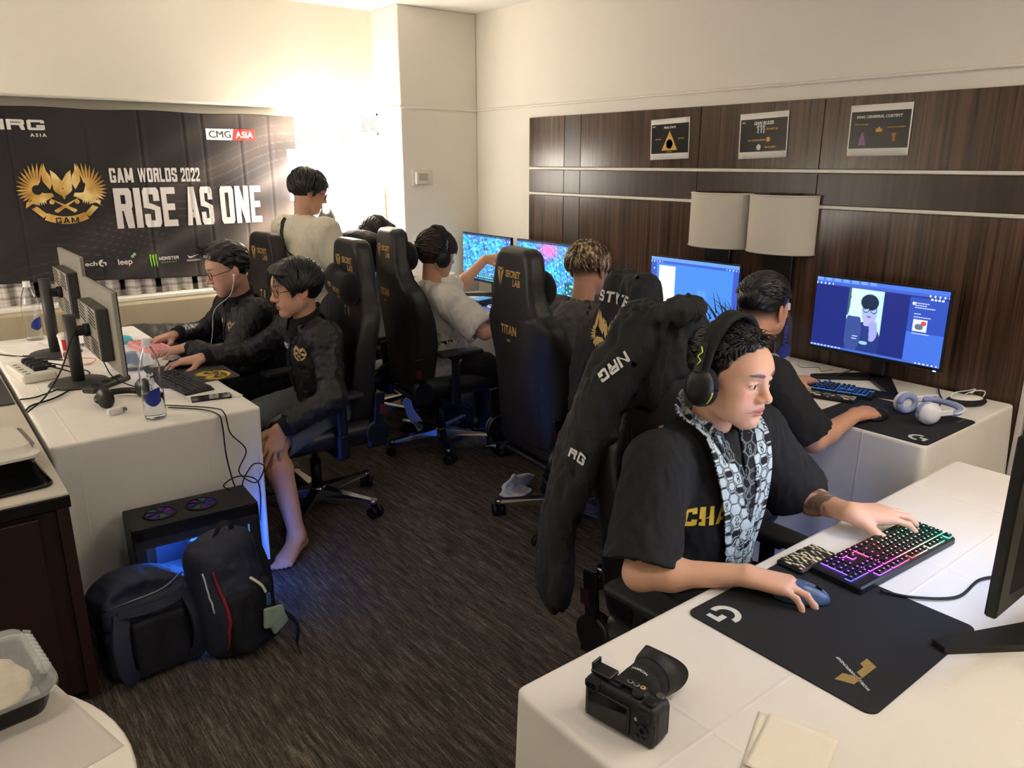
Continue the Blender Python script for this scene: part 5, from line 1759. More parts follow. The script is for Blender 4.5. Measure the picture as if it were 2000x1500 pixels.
# scarf: pale and black sides with a hexagon print
def hexes(x, y, s):
    """Distance to hexagon edge and cell ids."""
    a = np.stack([x / s, y / s], 1)
    rx, ry = 1.0, math.sqrt(3)
    a1 = np.stack([np.mod(a[:, 0], rx) - rx / 2, np.mod(a[:, 1], ry) - ry / 2], 1)
    a2 = np.stack([np.mod(a[:, 0] - rx / 2, rx) - rx / 2, np.mod(a[:, 1] - ry / 2, ry) - ry / 2], 1)
    use1 = (a1 ** 2).sum(1) < (a2 ** 2).sum(1)
    g = np.where(use1[:, None], a1, a2)
    idc = np.round((a - g) * 2).astype(int)
    q = np.abs(g); d = .5 - np.maximum(q @ np.array((.5, math.sqrt(3) / 2)), q[:, 0])
    return d * s, idc, g * s
def scarf_col(x, y, pale):
    d, idc, g = hexes(x, y, .036)
    base = np.tile(np.array(rgb(196, 212, 214) if pale else rgb(16, 16, 18)), (len(x), 1))
    ink = np.array(rgb(20, 20, 22) if pale else rgb(120, 132, 134))
    m = d < .0017
    hsh = (idc[:, 0] * 7 + idc[:, 1] * 13) % 5
    m |= (hsh == 1) & (d < .007) & (d > .0035)
    r = np.hypot(g[:, 0], g[:, 1])
    m |= (hsh == 3) & ((np.abs(np.hypot(np.abs(g[:, 0]) - .006, g[:, 1]) - .0048) < .0014))
    m |= (hsh == 0) & (np.abs(d - .004) < .0011)
    base[m] = ink
    if pale: base[(hsh == 2) & (d > .0030) & (np.abs(g[:, 0]) < .010)] = np.array(rgb(24, 24, 26))
    return base
SCARF = mat_attr('scarf_knit', rough=.9, bump=(600, .25))
sc = thing('scarf', 'pale blue and black scarf with a hexagon print around the headset wearer', 'scarf', tuple(p7.base))
body7 = Field(); body7.u(Prim(_tee7, p7.N, 1.0), 0); body7.u(Prim(p7.f, p7.N, 1.0), 0)
def scarf_strip(path, wdir, width, pale, gap, name, lift=.0):
    pts = np.array(catmull(path, 16)); n = len(pts)
    L = np.concatenate([[0], np.cumsum(np.linalg.norm(np.diff(pts, axis=0), axis=1))])
    wd = np.array(catmull(wdir, 16)); wd /= np.linalg.norm(wd, axis=1, keepdims=True)
    nv = 44; nu = n * 2
    uu = np.linspace(0, n - 1, nu + 1)
    cx = np.stack([np.interp(uu, np.arange(n), pts[:, k]) for k in range(3)], 1); cw = np.stack([np.interp(uu, np.arange(n), wd[:, k]) for k in range(3)], 1); cl = np.interp(uu, np.arange(n), L)
    v = np.linspace(-.5, .5, nv + 1)
    P = cx[:, None, :] + cw[:, None, :] * (v[None, :, None] * width)
    P = P.reshape(-1, 3)
    P = push_out(body7, P, gap)
    X = np.repeat(cl, nv + 1); Y = np.tile(v * width, nu + 1)
    i, j = np.meshgrid(np.arange(nu), np.arange(nv), indexing='ij'); a = (i * (nv + 1) + j).ravel()
    F = np.stack([a, a + nv + 1, a + nv + 2, a + 1], 1)
    me = npmesh(name, P - p7.base, F, True, scarf_col(X, Y, pale))
    o = obj(name, me, SCARF, sc)
    o.modifiers.new('thick', 'SOLIDIFY').thickness = .004
def T7(f_, l_, u_): return tuple(p7.N + p7.fw * f_ + p7.lf * l_ + p7.spine * u_)
lf7, fw7, sp7 = tuple(p7.lf), tuple(p7.fw), tuple(p7.spine)
def mixv(a, b_, c_): return tuple(p7.lf * a + p7.fw * b_ + p7.spine * c_)
# right-hand strand (image left), left-hand strand, loop behind the neck
scarf_strip([T7(-.085, -.02, .055), T7(-.03, -.085, .045), T7(.06, -.095, .015), T7(.13, -.080, -.07), T7(.155, -.055, -.17), T7(.165, -.030, -.28), T7(.165, -.010, -.36)],
            [mixv(0, -.4, 1), mixv(-.8, 0, .5), mixv(-.8, .4, .3), mixv(-1, 0, .1), mixv(-1, 0, .05), mixv(-1, 0, 0), mixv(-1, 0, 0)], .085, True, .012, 'pale_strand')
scarf_strip([T7(.05, -.062, .02), T7(.12, -.045, -.06), T7(.15, -.022, -.16), T7(.16, .0, -.28), T7(.165, .015, -.39)],
            [mixv(-.6, .4, .4), mixv(-1, 0, .15), mixv(-1, 0, .05), mixv(-1, 0, 0), mixv(-1, 0, 0)], .060, False, .006, 'dark_strand')
scarf_strip([T7(-.085, .02, .055), T7(-.03, .085, .045), T7(.06, .088, .015), T7(.13, .080, -.07), T7(.155, .070, -.17), T7(.165, .055, -.28), T7(.165, .040, -.40)],
            [mixv(0, -.4, 1), mixv(.8, 0, .5), mixv(.8, .4, .3), mixv(1, 0, .1), mixv(1, 0, .05), mixv(1, 0, 0), mixv(1, 0, 0)], .072, True, .012, 'pale_strand')
scarf_strip([T7(.06, .055, .02), T7(.12, .036, -.06), T7(.15, .026, -.16), T7(.16, .018, -.28), T7(.165, .012, -.38)],
            [mixv(.6, .4, .4), mixv(1, 0, .15), mixv(1, 0, .05), mixv(1, 0, 0), mixv(1, 0, 0)], .055, False, .007, 'dark_strand')
headset(p7, 'black wireless headset with neon yellow stripes on the scarf wearer', mat('headset_black', rgb(18, 19, 20), .45), mat('headset_cushion', rgb(12, 12, 13), .8), accent=mat('neon_yellow', rgb(222, 240, 60), .4), band_r=.106)
# ring on the left hand
R_ = basis((.78, -.60, -.10), (-.1, 0, 1)); k_ = p7.wr[-1] + R_ @ (np.array((.108, -.030 + .002, -.001)) * 1.04)
tag(obj('finger_ring', MB().tube([tuple(R_ @ np.array((0, .0112 * math.cos(a), .0112 * math.sin(a)))) for a in np.linspace(0, 2 * PI, 21)], .0018, 6), mat('gold_metal', rgb(220, 180, 100), .2, 1.0), loc=tuple(k_)), 'thin gold ring on the hand over the rainbow keyboard', 'ring')

# ---- near player at the left table (bare foot, curtain hair)
p2 = Person('man in a black bomber jacket and grey shorts with one bare foot showing', (1.60, 3.48), PI, SKIN_A, ((1.432, 3.44, 1.142), PI - .12, .10, .06, 1.06), (1.475, 3.455, .985), (1.60, 3.50, .545), res=.0038, P=dict(open=.5, fat=.004, legres=.0038))
p2.arm(1, (1.085, 3.83, .792), (.3, .9, -.6), (-1, .18, -.06), (0, 0, 1), 'mouse', ua=.30, fa=.27)
p2.leg(-1, (1.215, 3.125, .085), (-1, 0, .8), foot=(-.75, -.66, 0), bare=True, th=.44, sh=.43)
p2.leg(1, (1.08, 3.52, .085), (-1, .1, .8), foot=(-1, 0, 0), bare=True, th=.44, sh=.43)
k2 = p2.kn[-1]; dn2 = np.array((-.22, -.93, .30)); dn2 /= np.linalg.norm(dn2)
p2.arm(-1, tuple(k2 + dn2 * .080 + np.array((.035, .0, .060))), (.6, -.6, -.6), (-.42, -.10, -.90), tuple(dn2), 'knee', fa=.27)
p2.build(); p2.eyes((1, 0, -.15))
p2.hair(dict(t=.022, front=.070, part=.0, n=620, len=(.07, .12), r=.0026, flow='mid', zmin=0.0, drop=.0, back=-.075, line=[-.06, -.035, -.022, .002, .020, .040, .058, .074, .112, .3], blobs=[((.055, .045, .075), (.05, .045, .045)), ((.055, -.045, .075), (.05, .045, .045))],
             tufts=[((.080, .045, .095), (.10, .25, -.75), .06, 40, (.008, .016, .008)), ((.080, -.045, .095), (.10, -.25, -.75), .06, 40, (.008, .016, .008))]), HAIR_BLACK, 11)
bomber(p2, seed=3)
pants(p2, mat('grey_cotton_twill', rgb(92, 95, 96), .85, bump=(700, .1)), t=.90, r0=.11, r1=.095, label='grey knee-length cotton shorts')
glasses(p2, 'thin round spectacles on the man with the bare foot')

# ---- far player at the left table (white earphones)
p1 = Person('man with white earphones and a black bomber jacket typing on the pink keyboard', (1.50, 4.20), PI, SKIN_B, ((1.349, 4.10, 1.166), PI - .10, .22, .03, 1.07), (1.41, 4.135, 1.005), (1.52, 4.22, .55), res=.0042, P=dict(open=.45, fat=.004, fade=(.01, .03), fadec=rgb(70, 52, 46)))
p1.arm(-1, (1.10, 4.10, .795), (.2, -.9, -.6), (-1, .16, -.10), (0, 0, 1), 'type', ua=.29)
p1.arm(1, (1.12, 4.42, .800), (.2, .9, -.6), (-1, -.10, -.10), (0, 0, 1), 'type', ua=.29)
p1.leg(-1, (1.10, 4.12, .085), (-1, 0, .8)); p1.leg(1, (1.10, 4.36, .085), (-1, 0, .8))
p1.build(); p1.eyes((1, 0, -.3))
p1.hair(dict(t=.010, front=.078, top=.016, n=520, len=(.05, .085), r=.0026, flow='up', zmin=.25, line=[-.06, -.05, -.048, -.030, -.006, .014, .034, .066, .112, .3], curl=.5,
             tufts=[((.075, .0, .125), (.75, .0, .55), .04, 60, (.016, .04, .012))]), HAIR_BLACK, 5)
bomber(p1, seed=9, text='N')
pants(p1, mat('dark_trouser', rgb(30, 30, 34), .85), full=True, name='trousers'); shoes(p1, MATS['dark_shoe'])
glasses(p1, 'thin round spectacles on the man with white earphones')
ep = thing('earphones', 'white wired earphones hanging from the ear of the pink keyboard player', 'earphones')
e_ = p1.hl((.000, .088, -.012)); WPL = mat('glossy_white_plastic', rgb(232, 230, 226), .25)
obj('earbud', MB().sphere(tuple(e_), .008, 12, 8), WPL, ep)
obj('stem', MB().cyl(tuple(e_), tuple(e_ + np.array((-.006, -.002, -.035))), .0035, n=8), WPL, ep)
cpt = p1.N + p1.fw * .155 - p1.spine * .06
obj('wire', MB().tube(catmull([tuple(e_ + np.array((-.006, -.002, -.035))), tuple(e_ + np.array((-.03, .0, -.10))), tuple(cpt + np.array((-.01, -.03, .02))), tuple(cpt + np.array((-.03, -.02, -.10))), tuple(cpt + np.array((-.05, 0, -.22)))], 8), .0018, 6), WPL, ep)

# ---- standing man in the cream sweater
CREAM = mat('cream_knit', rgb(226, 219, 198), .95, bump=(260, .35), sheen=.2)
ps = Person('standing man in a cream sweater with a black cross-body strap', (1.93, 4.36), math.radians(12), SKIN_B, ((1.931, 4.35, 1.545), math.radians(-8), .30, 0, 1.0), (1.890, 4.345, 1.385), (1.90, 4.36, .92), res=.005, P=dict(fade=(-.02, .0), fadec=rgb(40, 34, 32)))
ps.arm(1, (2.17, 4.20, 1.10), (-.3, -.7, -.7), (1, .35, .1), (0, .2, 1), 'rest'); ps.arm(-1, (2.17, 4.50, 1.10), (-.3, .8, -.7), (1, -.35, .1), (0, -.2, 1), 'rest')
ps.leg(1, (1.93, 4.27, .085), (1, 0, .1)); ps.leg(-1, (1.93, 4.46, .085), (1, 0, .1))
ps.build(); ps.eyes()
ps.hair(dict(t=.014, front=.075, n=620, len=(.05, .08), r=.0026, flow='round', zmin=-.35, back=-.06, amp=.002), HAIR_BLACK, 21)
tee(ps, CREAM, 'sweater', w=.195, d=.135, t=1.88, r0=.085, r1=.075, seed=14, amp=.004, label='cream knit sweater', low=.06)
pants(ps, MATS['dark_trouser'], full=True, name='trousers'); shoes(ps, MATS['dark_shoe'])
glasses(ps, 'dark-framed spectacles on the standing man')
cb = thing('crossbody_bag', 'black cross-body bag worn by the standing man in cream', 'bag', tuple(ps.base))
NYL = mat('black_bag_nylon', rgb(18, 18, 20), .6, bump=(300, .12))
jfs = ps.jf
pth = [ps.N - ps.fw * .2 + ps.lf * .10 - ps.spine * -.01, ps.N - ps.fw * .25 + ps.lf * .06 - ps.spine * .07, ps.N - ps.fw * .25 + ps.lf * .0 - ps.spine * .14, ps.N - ps.fw * .25 - ps.lf * .08 - ps.spine * .19, ps.N - ps.fw * .2 - ps.lf * .16 - ps.spine * .22]
pb = project(jfs, np.array(catmull([tuple(q) for q in pth], 10)), ps.fw, off=.007)
side = np.array(ps.lf * .6 + ps.spine * .5); side /= np.linalg.norm(side)
mb = MB(); vs = []
for q in pb:
    for a, b_ in ((-.017, .004), (.017, .004), (.017, -.003), (-.017, -.003)): vs.append(tuple(q - ps.base + side * a - ps.fw * b_))
n_ = len(pb); mb.add(vs, [(i * 4 + j, i * 4 + (j + 1) % 4, (i + 1) * 4 + (j + 1) % 4, (i + 1) * 4 + j) for i in range(n_ - 1) for j in range(4)], False)
strap = obj('strap', mb, NYL, cb)
qb = pb[16] - ps.base
obj('buckle', MB().box(tuple(map(float, qb - ps.fw * .004)), (.012, .045, .05), bev=.004), BLK_PLASTIC, strap)
bf = Field().u(rbox((.26, -.10, 1.19), (.07, .15, .11), .05, euler(0, 0, .5)), .02).u(ell((.27, -.09, 1.25), (.06, .13, .07), euler(0, 0, .5)), .05)
bf.mod(folds(.006, 40, 4))
obj('pouch', sdf_mesh('pouch', bf, (.0, -.36, 1.0), (.5, .2, 1.42), .009), NYL, cb)

# ---- far player in the corner
p3 = Person('player with bushy black hair and a headset in the far corner', (2.42, 4.58), 0, SKIN_B, ((2.478, 4.55, 1.215), .05, .12, 0, 1.0), (2.445, 4.555, 1.055), (2.41, 4.60, .56), res=.006)
p3.arm(1, (2.86, 4.42, .79), (0, -1, -.6), (1, .1, -.1), (0, 0, 1), 'mouse'); p3.arm(-1, (2.86, 4.72, .79), (0, 1, -.6), (1, -.1, -.1), (0, 0, 1), 'type')
p3.leg(1, (2.84, 4.46, .085), (1, 0, .7)); p3.leg(-1, (2.84, 4.66, .085), (1, 0, .7))
p3.build(); p3.eyes()
p3.hair(dict(t=.026, front=.075, n=560, len=(.05, .09), r=.003, flow='round', zmin=-.4, back=-.075, blobs=[((-.05, .0, .10), (.07, .07, .06)), ((.06, .0, .09), (.055, .07, .045))]), HAIR_BLACK, 31)
tee(p3, mat('white_cotton_grey', rgb(196, 192, 186), .9), seed=21); pants(p3, MATS['dark_trouser'], full=True, name='trousers'); shoes(p3, MATS['dark_shoe'])
headset(p3, 'black headset on the bushy-haired player in the far corner', MATS['headset_black'], MATS['headset_cushion'], band_r=.115, mic=-1)

# ---- player in the white T-shirt reaching towards his screen
p4 = Person('man in a loose white T-shirt with headset raising his left hand to the screen', (2.50, 3.86), math.radians(-6), SKIN_A, ((2.435, 3.785, 1.195), math.radians(-4), .16, 0, 1.03), (2.405, 3.80, 1.025), (2.50, 3.88, .545), res=.0045)
p4.arm(1, (2.745, 3.50, .792), (-.2, -.9, -.6), (1, .1, -.08), (0, 0, 1), 'mouse')
p4.arm(-1, (2.905, 3.955, 1.125), (.1, .3, -1), (1, -.12, .12), (-.15, -.2, 1), 'point', ua=.28, fa=.26)
p4.leg(1, (2.74, 3.50, .085), (1, -.3, .7)); p4.leg(-1, (2.88, 3.95, .085), (1, 0, .7))
p4.build(); p4.eyes()
p4.hair(dict(t=.022, front=.078, n=680, len=(.06, .10), r=.0026, flow='fwd', zmin=-.25, back=-.05, line=[-.06, -.045, -.035, -.012, .012, .034, .056, .082, .115, .3], curl=.3), HAIR_BROWN, 41)
tee(p4, mat('white_cotton', rgb(214, 210, 202), .9, bump=(700, .06)), w=.20, d=.15, t=.92, r0=.085, r1=.105, seed=31, amp=.006, low=.10, label='oversized white T-shirt')
pants(p4, mat('black_trouser', rgb(16, 16, 18), .9), full=True, name='trousers', r1=.095); shoes(p4, mat('black_shoe', rgb(12, 12, 13), .5))
headset(p4, 'black headset with light marks on the man in the white T-shirt', MATS['headset_black'], MATS['headset_cushion'], accent=mat('pale_mark', rgb(200, 198, 190), .4), band_r=.114)

# ---- player with bleached streaks
p5 = Person('player with bleached streaks in his hair and a washed grey T-shirt', (2.52, 2.70), math.radians(-4), SKIN_C, ((2.636, 2.735, 1.205), math.radians(14), .12, -.05, 1.05), (2.595, 2.73, 1.035), (2.52, 2.70, .55), res=.004, P=dict(fade=(-.03, .05), fadec=rgb(30, 25, 23)))
p5.arm(1, (2.93, 2.57, .795), (0, -1, -.6), (1, .1, -.1), (0, 0, 1), 'mouse'); p5.arm(-1, (2.93, 2.88, .795), (0, 1, -.6), (1, -.1, -.1), (0, 0, 1), 'type')
p5.leg(1, (2.92, 2.6, .085), (1, 0, .7)); p5.leg(-1, (2.92, 2.82, .085), (1, 0, .7))
p5.build(); p5.eyes((1, 0, -.2))
m, nt, b, mapped, noise, ramp, math_, mix, bump = nodes_of('streaked_blond_hair')
n_ = noise(1.0, mapped((70, 70, 14)), 3, .6)
r_ = ramp(n_.outputs['Fac'], [(.40, rgb(34, 26, 22)), (.52, rgb(120, 92, 62)), (.62, rgb(214, 190, 146))])
nt.links.new(r_.outputs['Color'], b.inputs['Base Color']); b.inputs['Roughness'].default_value = .4
p5.hair(dict(t=.016, front=.075, n=640, len=(.06, .10), r=.0027, flow='round', zmin=.28, back=.012, line=[-.3, -.3, -.2, -.01, .02, .036, .054, .078, .115, .3], amp=.002), m, 51, label='bleached blond streaked hair over a dark undercut')
tee(p5, mat('washed_grey_cotton', rgb(82, 80, 78), .9, noise=(9, .35), bump=(700, .08)), w=.19, d=.14, t=.9, r0=.08, r1=.098, seed=41, amp=.005, label='washed charcoal T-shirt')
pants(p5, MATS['dark_trouser'], full=True, name='trousers'); shoes(p5, MATS['dark_shoe'])

# ---- player with a crew cut at the right-hand monitor
p6 = Person('player with a short crew cut and black T-shirt using the mouse at the right table', (2.46, 1.76), math.radians(-30), SKIN_C, ((2.598, 1.72, 1.165), math.radians(2), .12, 0, 1.05), (2.545, 1.715, 1.0), (2.45, 1.78, .50), res=.004, P=dict(legres=.006, fade=(-.035, .035), fadec=rgb(44, 36, 33)))
p6.arm(1, (2.765, 1.385, .792), (-.35, -.35, -.8), (1, -.06, -.06), (0, 0, 1), 'mouse', ua=.275, fa=.245, hs=1.06)
p6.arm(-1, (2.99, 1.80, .795), (0, .9, -.6), (1, -.1, -.08), (0, 0, 1), 'type', ua=.29, fa=.27)
p6.leg(1, (2.86, 1.45, .085), (1, -.2, .7)); p6.leg(-1, (2.86, 1.78, .085), (1, 0, .7))
p6.build(); p6.eyes()
p6.hair(dict(t=.010, front=.075, n=520, len=(.025, .04), r=.0022, flow='fwd', zmin=.15, back=.0, amp=.0015, top=.008, line=[-.3, -.3, -.2, -.03, .0, .03, .05, .072, .11, .3]), HAIR_BLACK, 61)
tee(p6, BLACK_TEE, w=.19, d=.14, t=.93, r0=.082, r1=.092, seed=51, amp=.004, label='plain black T-shirt', res=.0055)
pants(p6, mat('black_shorts', rgb(22, 22, 25), .9), t=.68); shoes(p6, MATS['black_shoe'])

# ---- the chairs they sit in
chair(1.42, 4.40, PI + .10, 'gaming chair of the earphone wearer, in front of the banner end', .2, drop=.03)
chair(1.49, 3.50, PI - .04, 'gaming chair with a gold-lettered head pillow behind the bare-footed man', -.35, pillow=(0, .655, -.12))
chair(2.49, 3.88, math.radians(-8), 'gaming chair with a plain black pillow holding the man in white', .65, pillow=(0, .72))
chair(2.42, 4.62, 0, 'gaming chair in the far corner holding the bushy-haired player', .3, drop=.10)
chair(2.40, 2.62, math.radians(-6), 'gaming chair showing gold TITAN lettering on its rear', 1.25, pillow=(0, .70))
chair(2.36, 1.86, math.radians(-20), 'gaming chair under the jacket lettered STYIE', .4, drop=.05)
chair(1.685, 1.18, math.radians(-88), 'foreground gaming chair with a jacket over its back', .2, drop=.05)
# ------------------------------------------------------------------ the banner
def fit(VF, w, h):
    V, F = VF; lo = V.min(0); hi = V.max(0)
    return (V - (lo + hi) / 2) / (hi - lo) * np.array((w, h)), F
BX0, BX1, BYP = -.30, 2.365, 5.487
def ban_off(x, z):
    f = (np.sin(x * 9.2 + .6) * .5 + np.sin(x * 17.5 + 1.7) * .35 + np.sin(x * 31 + z * 2) * .15)
    cr = sum(np.exp(-((x - c) / .007) ** 2) for c in (.33, .62, 1.02, 1.33, 1.60, 1.72, 1.97, 2.17)) - .6 * sum(np.exp(-((x - c - .02) / .012) ** 2) for c in (.33, .62, 1.02, 1.33, 1.60, 1.72, 1.97, 2.17))
    return .0035 * cr + .010 * f * (.35 + .65 * np.clip((2.03 - z) / 1.0, 0, 1)) + .004 * np.sin(x * 6 + z * 11)
def ban_top(x): return 2.026 + .004 * np.sin(x * 10)
def ban_bot(x): return .985 + .016 * np.cos((x - .4) * 2.4) - .02 * np.clip((x - 1.2), -1, .5)
def ban_col(x, z):
    base = np.array((.024, .021, .022))
    n = len(x)
    P = np.stack([x, z, 0 * x], 1).astype(f32)
    a = np.clip(.5 + .5 * wob(P, 5, 3), 0, 1)
    C = base[None] * (0.8 + .9 * a)[:, None]
    # brownish beams running diagonally
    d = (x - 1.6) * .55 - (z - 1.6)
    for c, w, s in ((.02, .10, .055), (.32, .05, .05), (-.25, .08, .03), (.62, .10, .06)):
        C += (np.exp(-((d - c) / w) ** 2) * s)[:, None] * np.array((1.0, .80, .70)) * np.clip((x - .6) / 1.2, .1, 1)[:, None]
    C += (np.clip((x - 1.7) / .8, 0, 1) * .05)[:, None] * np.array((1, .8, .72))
    # fine contour lines
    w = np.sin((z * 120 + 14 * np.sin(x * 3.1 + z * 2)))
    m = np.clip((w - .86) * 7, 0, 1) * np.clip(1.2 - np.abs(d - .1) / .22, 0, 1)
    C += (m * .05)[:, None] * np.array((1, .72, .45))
    # printed lettering glow and flames at the far end
    fl = np.clip(wob(P, 14, 9) - .1, 0, 1) * np.clip((x - 1.95) / .3, 0, 1) * np.clip((1.62 - z) / .3, 0, 1)
    C += (fl * .14)[:, None] * np.array((1, .55, .35))
    return np.clip(C, 0, 1)
ban = thing('banner', 'wide black cloth banner lettered RISE AS ONE hung across the window', 'banner', (0, BYP, 0))
def fnb(u, v):
    x = BX0 + (BX1 - BX0) * u; z = ban_bot(x) + (ban_top(x) - ban_bot(x)) * v
    return x, ban_off(x, z), z
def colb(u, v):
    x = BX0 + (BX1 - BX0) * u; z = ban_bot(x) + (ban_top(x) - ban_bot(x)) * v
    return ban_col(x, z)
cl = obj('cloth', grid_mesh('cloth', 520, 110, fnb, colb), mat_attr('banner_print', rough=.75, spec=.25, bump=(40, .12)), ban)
cl.modifiers.new('thick', 'SOLIDIFY').thickness = .0015
BW = mat('banner_white', rgb(222, 216, 212), .6)
m, nt, b, mapped, noise, ramp, math_, mix, bump = nodes_of('banner_gold')
n_ = noise(7, mapped((1, 1, 1)), 2)
r_ = ramp(n_.outputs['Fac'], [(.35, rgb(170, 122, 48)), (.5, rgb(214, 172, 92)), (.65, rgb(244, 222, 160))])
nt.links.new(r_.outputs['Color'], b.inputs['Base Color']); b.inputs['Roughness'].default_value = .5
BG = m
def put_ban(nm, VF, cx, cz, m, skew=0.0, off=.0042):
    V, F = tess(*VF)
    x = V[:, 0] + cx; z = V[:, 1] + cz + skew * V[:, 0]
    y = ban_off(x, z) - off
    mb = MB(); mb.add([(float(a), float(b_), float(c)) for a, b_, c in zip(x, y, z)], F)
    return obj(nm, mb, m, ban)
def dense(VF):
    return VF
k = .984
for wd, x0, x1 in (('GAM', 1.125, 1.262), ('WORLDS', 1.292, 1.532), ('2022', 1.556, 1.675)):
    put_ban('title_word', block(wd, x1 - x0, .088, .36, .19, .16), (x0 + x1) / 2, 1.635, BW, 0)
for wd, x0, x1 in (('RISE', 1.132, 1.505), ('AS', 1.565, 1.742), ('ONE', 1.795, 2.078)):
    put_ban('headline', block(wd, x1 - x0, .250, .37, .17, .13), (x0 + x1) / 2, 1.432, BW)
ex, ez = .858, 1.545
for nm_, key_ in (('crest_wings', 'wings'), ('crest_mask', 'mask'), ('crest_ribbon', 'ribbon')):
    V, F = EMB[key_]; put_ban(nm_, (V * np.array((.50, .50)), F), ex, ez, BG)
put_ban('ribbon_lettering', block('GAM', .125, .034, .24, .22, .3), ex, ez + .50 * -.345 + .0, mat('banner_black', rgb(26, 22, 20), .6), off=.0062)
put_ban('sponsor_nrg', block('NRG', .30, .058, .22, .24, .14), .665, 1.925, BW)
put_ban('sponsor_nrg_sub', fit(text_geo('ASIA', .05, .002, space=1.5), .085, .020), .775, 1.868, BW)
cw = 1.744
put_ban('cmg_white_box', poly2([(0, -.036), (.17, -.036), (.185, .036), (0, .036)]), cw, 1.893, mat('box_white', rgb(232, 230, 226), .6), -.0)
put_ban('cmg_red_box', poly2([(.172, -.036), (.332, -.036), (.332, .036), (.187, .036)]), cw, 1.893, mat('box_red', rgb(214, 48, 44), .6), 0)
put_ban('cmg_lettering', fit(text_geo('CMG', .06, .0), .145, .044), cw + .092, 1.893, mat('banner_black2', rgb(30, 26, 26), .6), off=.0062)
put_ban('asia_lettering', fit(text_geo('ASIA', .06, .0015), .122, .042), cw + .258, 1.893, BW, off=.0062)
put_ban('sponsor_g_word', fit(text_geo('logitech', .05, .0012), .16, .036), .905, 1.095, BW)
put_ban('sponsor_g_mark', (GM[0] * .044, GM[1]), 1.015, 1.098, BW)
put_ban('sponsor_leep', fit(text_geo('leep', .06, .001), .085, .048), 1.148, 1.092, BW)
put_ban('leep_rings', flat_geo([poly2(arc_band((0, 0), .0065, .0095, 0, 6.2, 16)), poly2(arc_band((.013, .013), .0065, .0095, 0, 6.2, 16))]), 1.196, 1.128, mat('leep_green', rgb(150, 190, 140), .6))
claw = [poly2([(dx - .007, .045 - dy), (dx + .006, .042 - dy), (dx + .004, .01), (dx + .007, -.02), (dx + .001, -.045 + dy), (dx - .003, -.01), (dx - .005, .01)][::-1]) for dx, dy in ((-.018, 0), (0, .004), (.018, 0))]
put_ban('claw_mark', flat_geo(claw), 1.322, 1.088, mat('claw_green', rgb(140, 200, 70), .6))
put_ban('sponsor_monster', block('MONSTER', .125, .022, .26, .22, .18), 1.420, 1.100, BW); put_ban('sponsor_monster_sub', fit(text_geo('ENERGY', .03, .0005, space=1.4), .10, .010), 1.420, 1.074, mat('claw_green2', rgb(150, 170, 120), .6))
put_ban('swoosh', poly2([(-.035, .008), (-.028, -.012), (-.012, -.014), (.05, .014), (-.012, -.003), (-.024, -.002)]), 1.575, 1.104, BW); put_ban('swoosh_sub', fit(text_geo('AEROSWIFT', .02, .0006), .09, .011), 1.575, 1.075, BW)
# ------------------------------------------------------------------ screens, keyboards, bottles ...
MON_BLK = mat('monitor_black', rgb(22, 22, 23), .38)
SCREEN_K = .62
def smooth01(x, a, b_): return np.clip((x - a) / (b_ - a), 0, 1)
def inbox(u, v, a, b_, c, d): return (u > a) & (u < b_) & (v > c) & (v < d)
def scr_base(u, v, top=(70, 112, 214), body=(30, 48, 128)):
    C = np.tile(np.array(rgb(*body)), (len(u), 1))
    C[v > .945] = rgb(*top); C[(v > .90) & (v <= .945)] = rgb(58, 92, 190)
    C[v < .035] = rgb(62, 98, 190)
    tabs = (v > .955) & (np.mod(u * 14, 1) < .72) & (u < .5); C[tabs] = rgb(110, 150, 235)
    dots = (v > .905) & (v < .935) & (np.mod(u * 30, 1) < .25) & ((u < .14) | (u > .86)); C[dots] = rgb(225, 235, 255)
    bl = (v < .028) & (v > .008) & (np.mod(u * 34, 1) < .5) & ((u < .25) | (u > .82)); C[bl] = rgb(200, 215, 250)
    return C
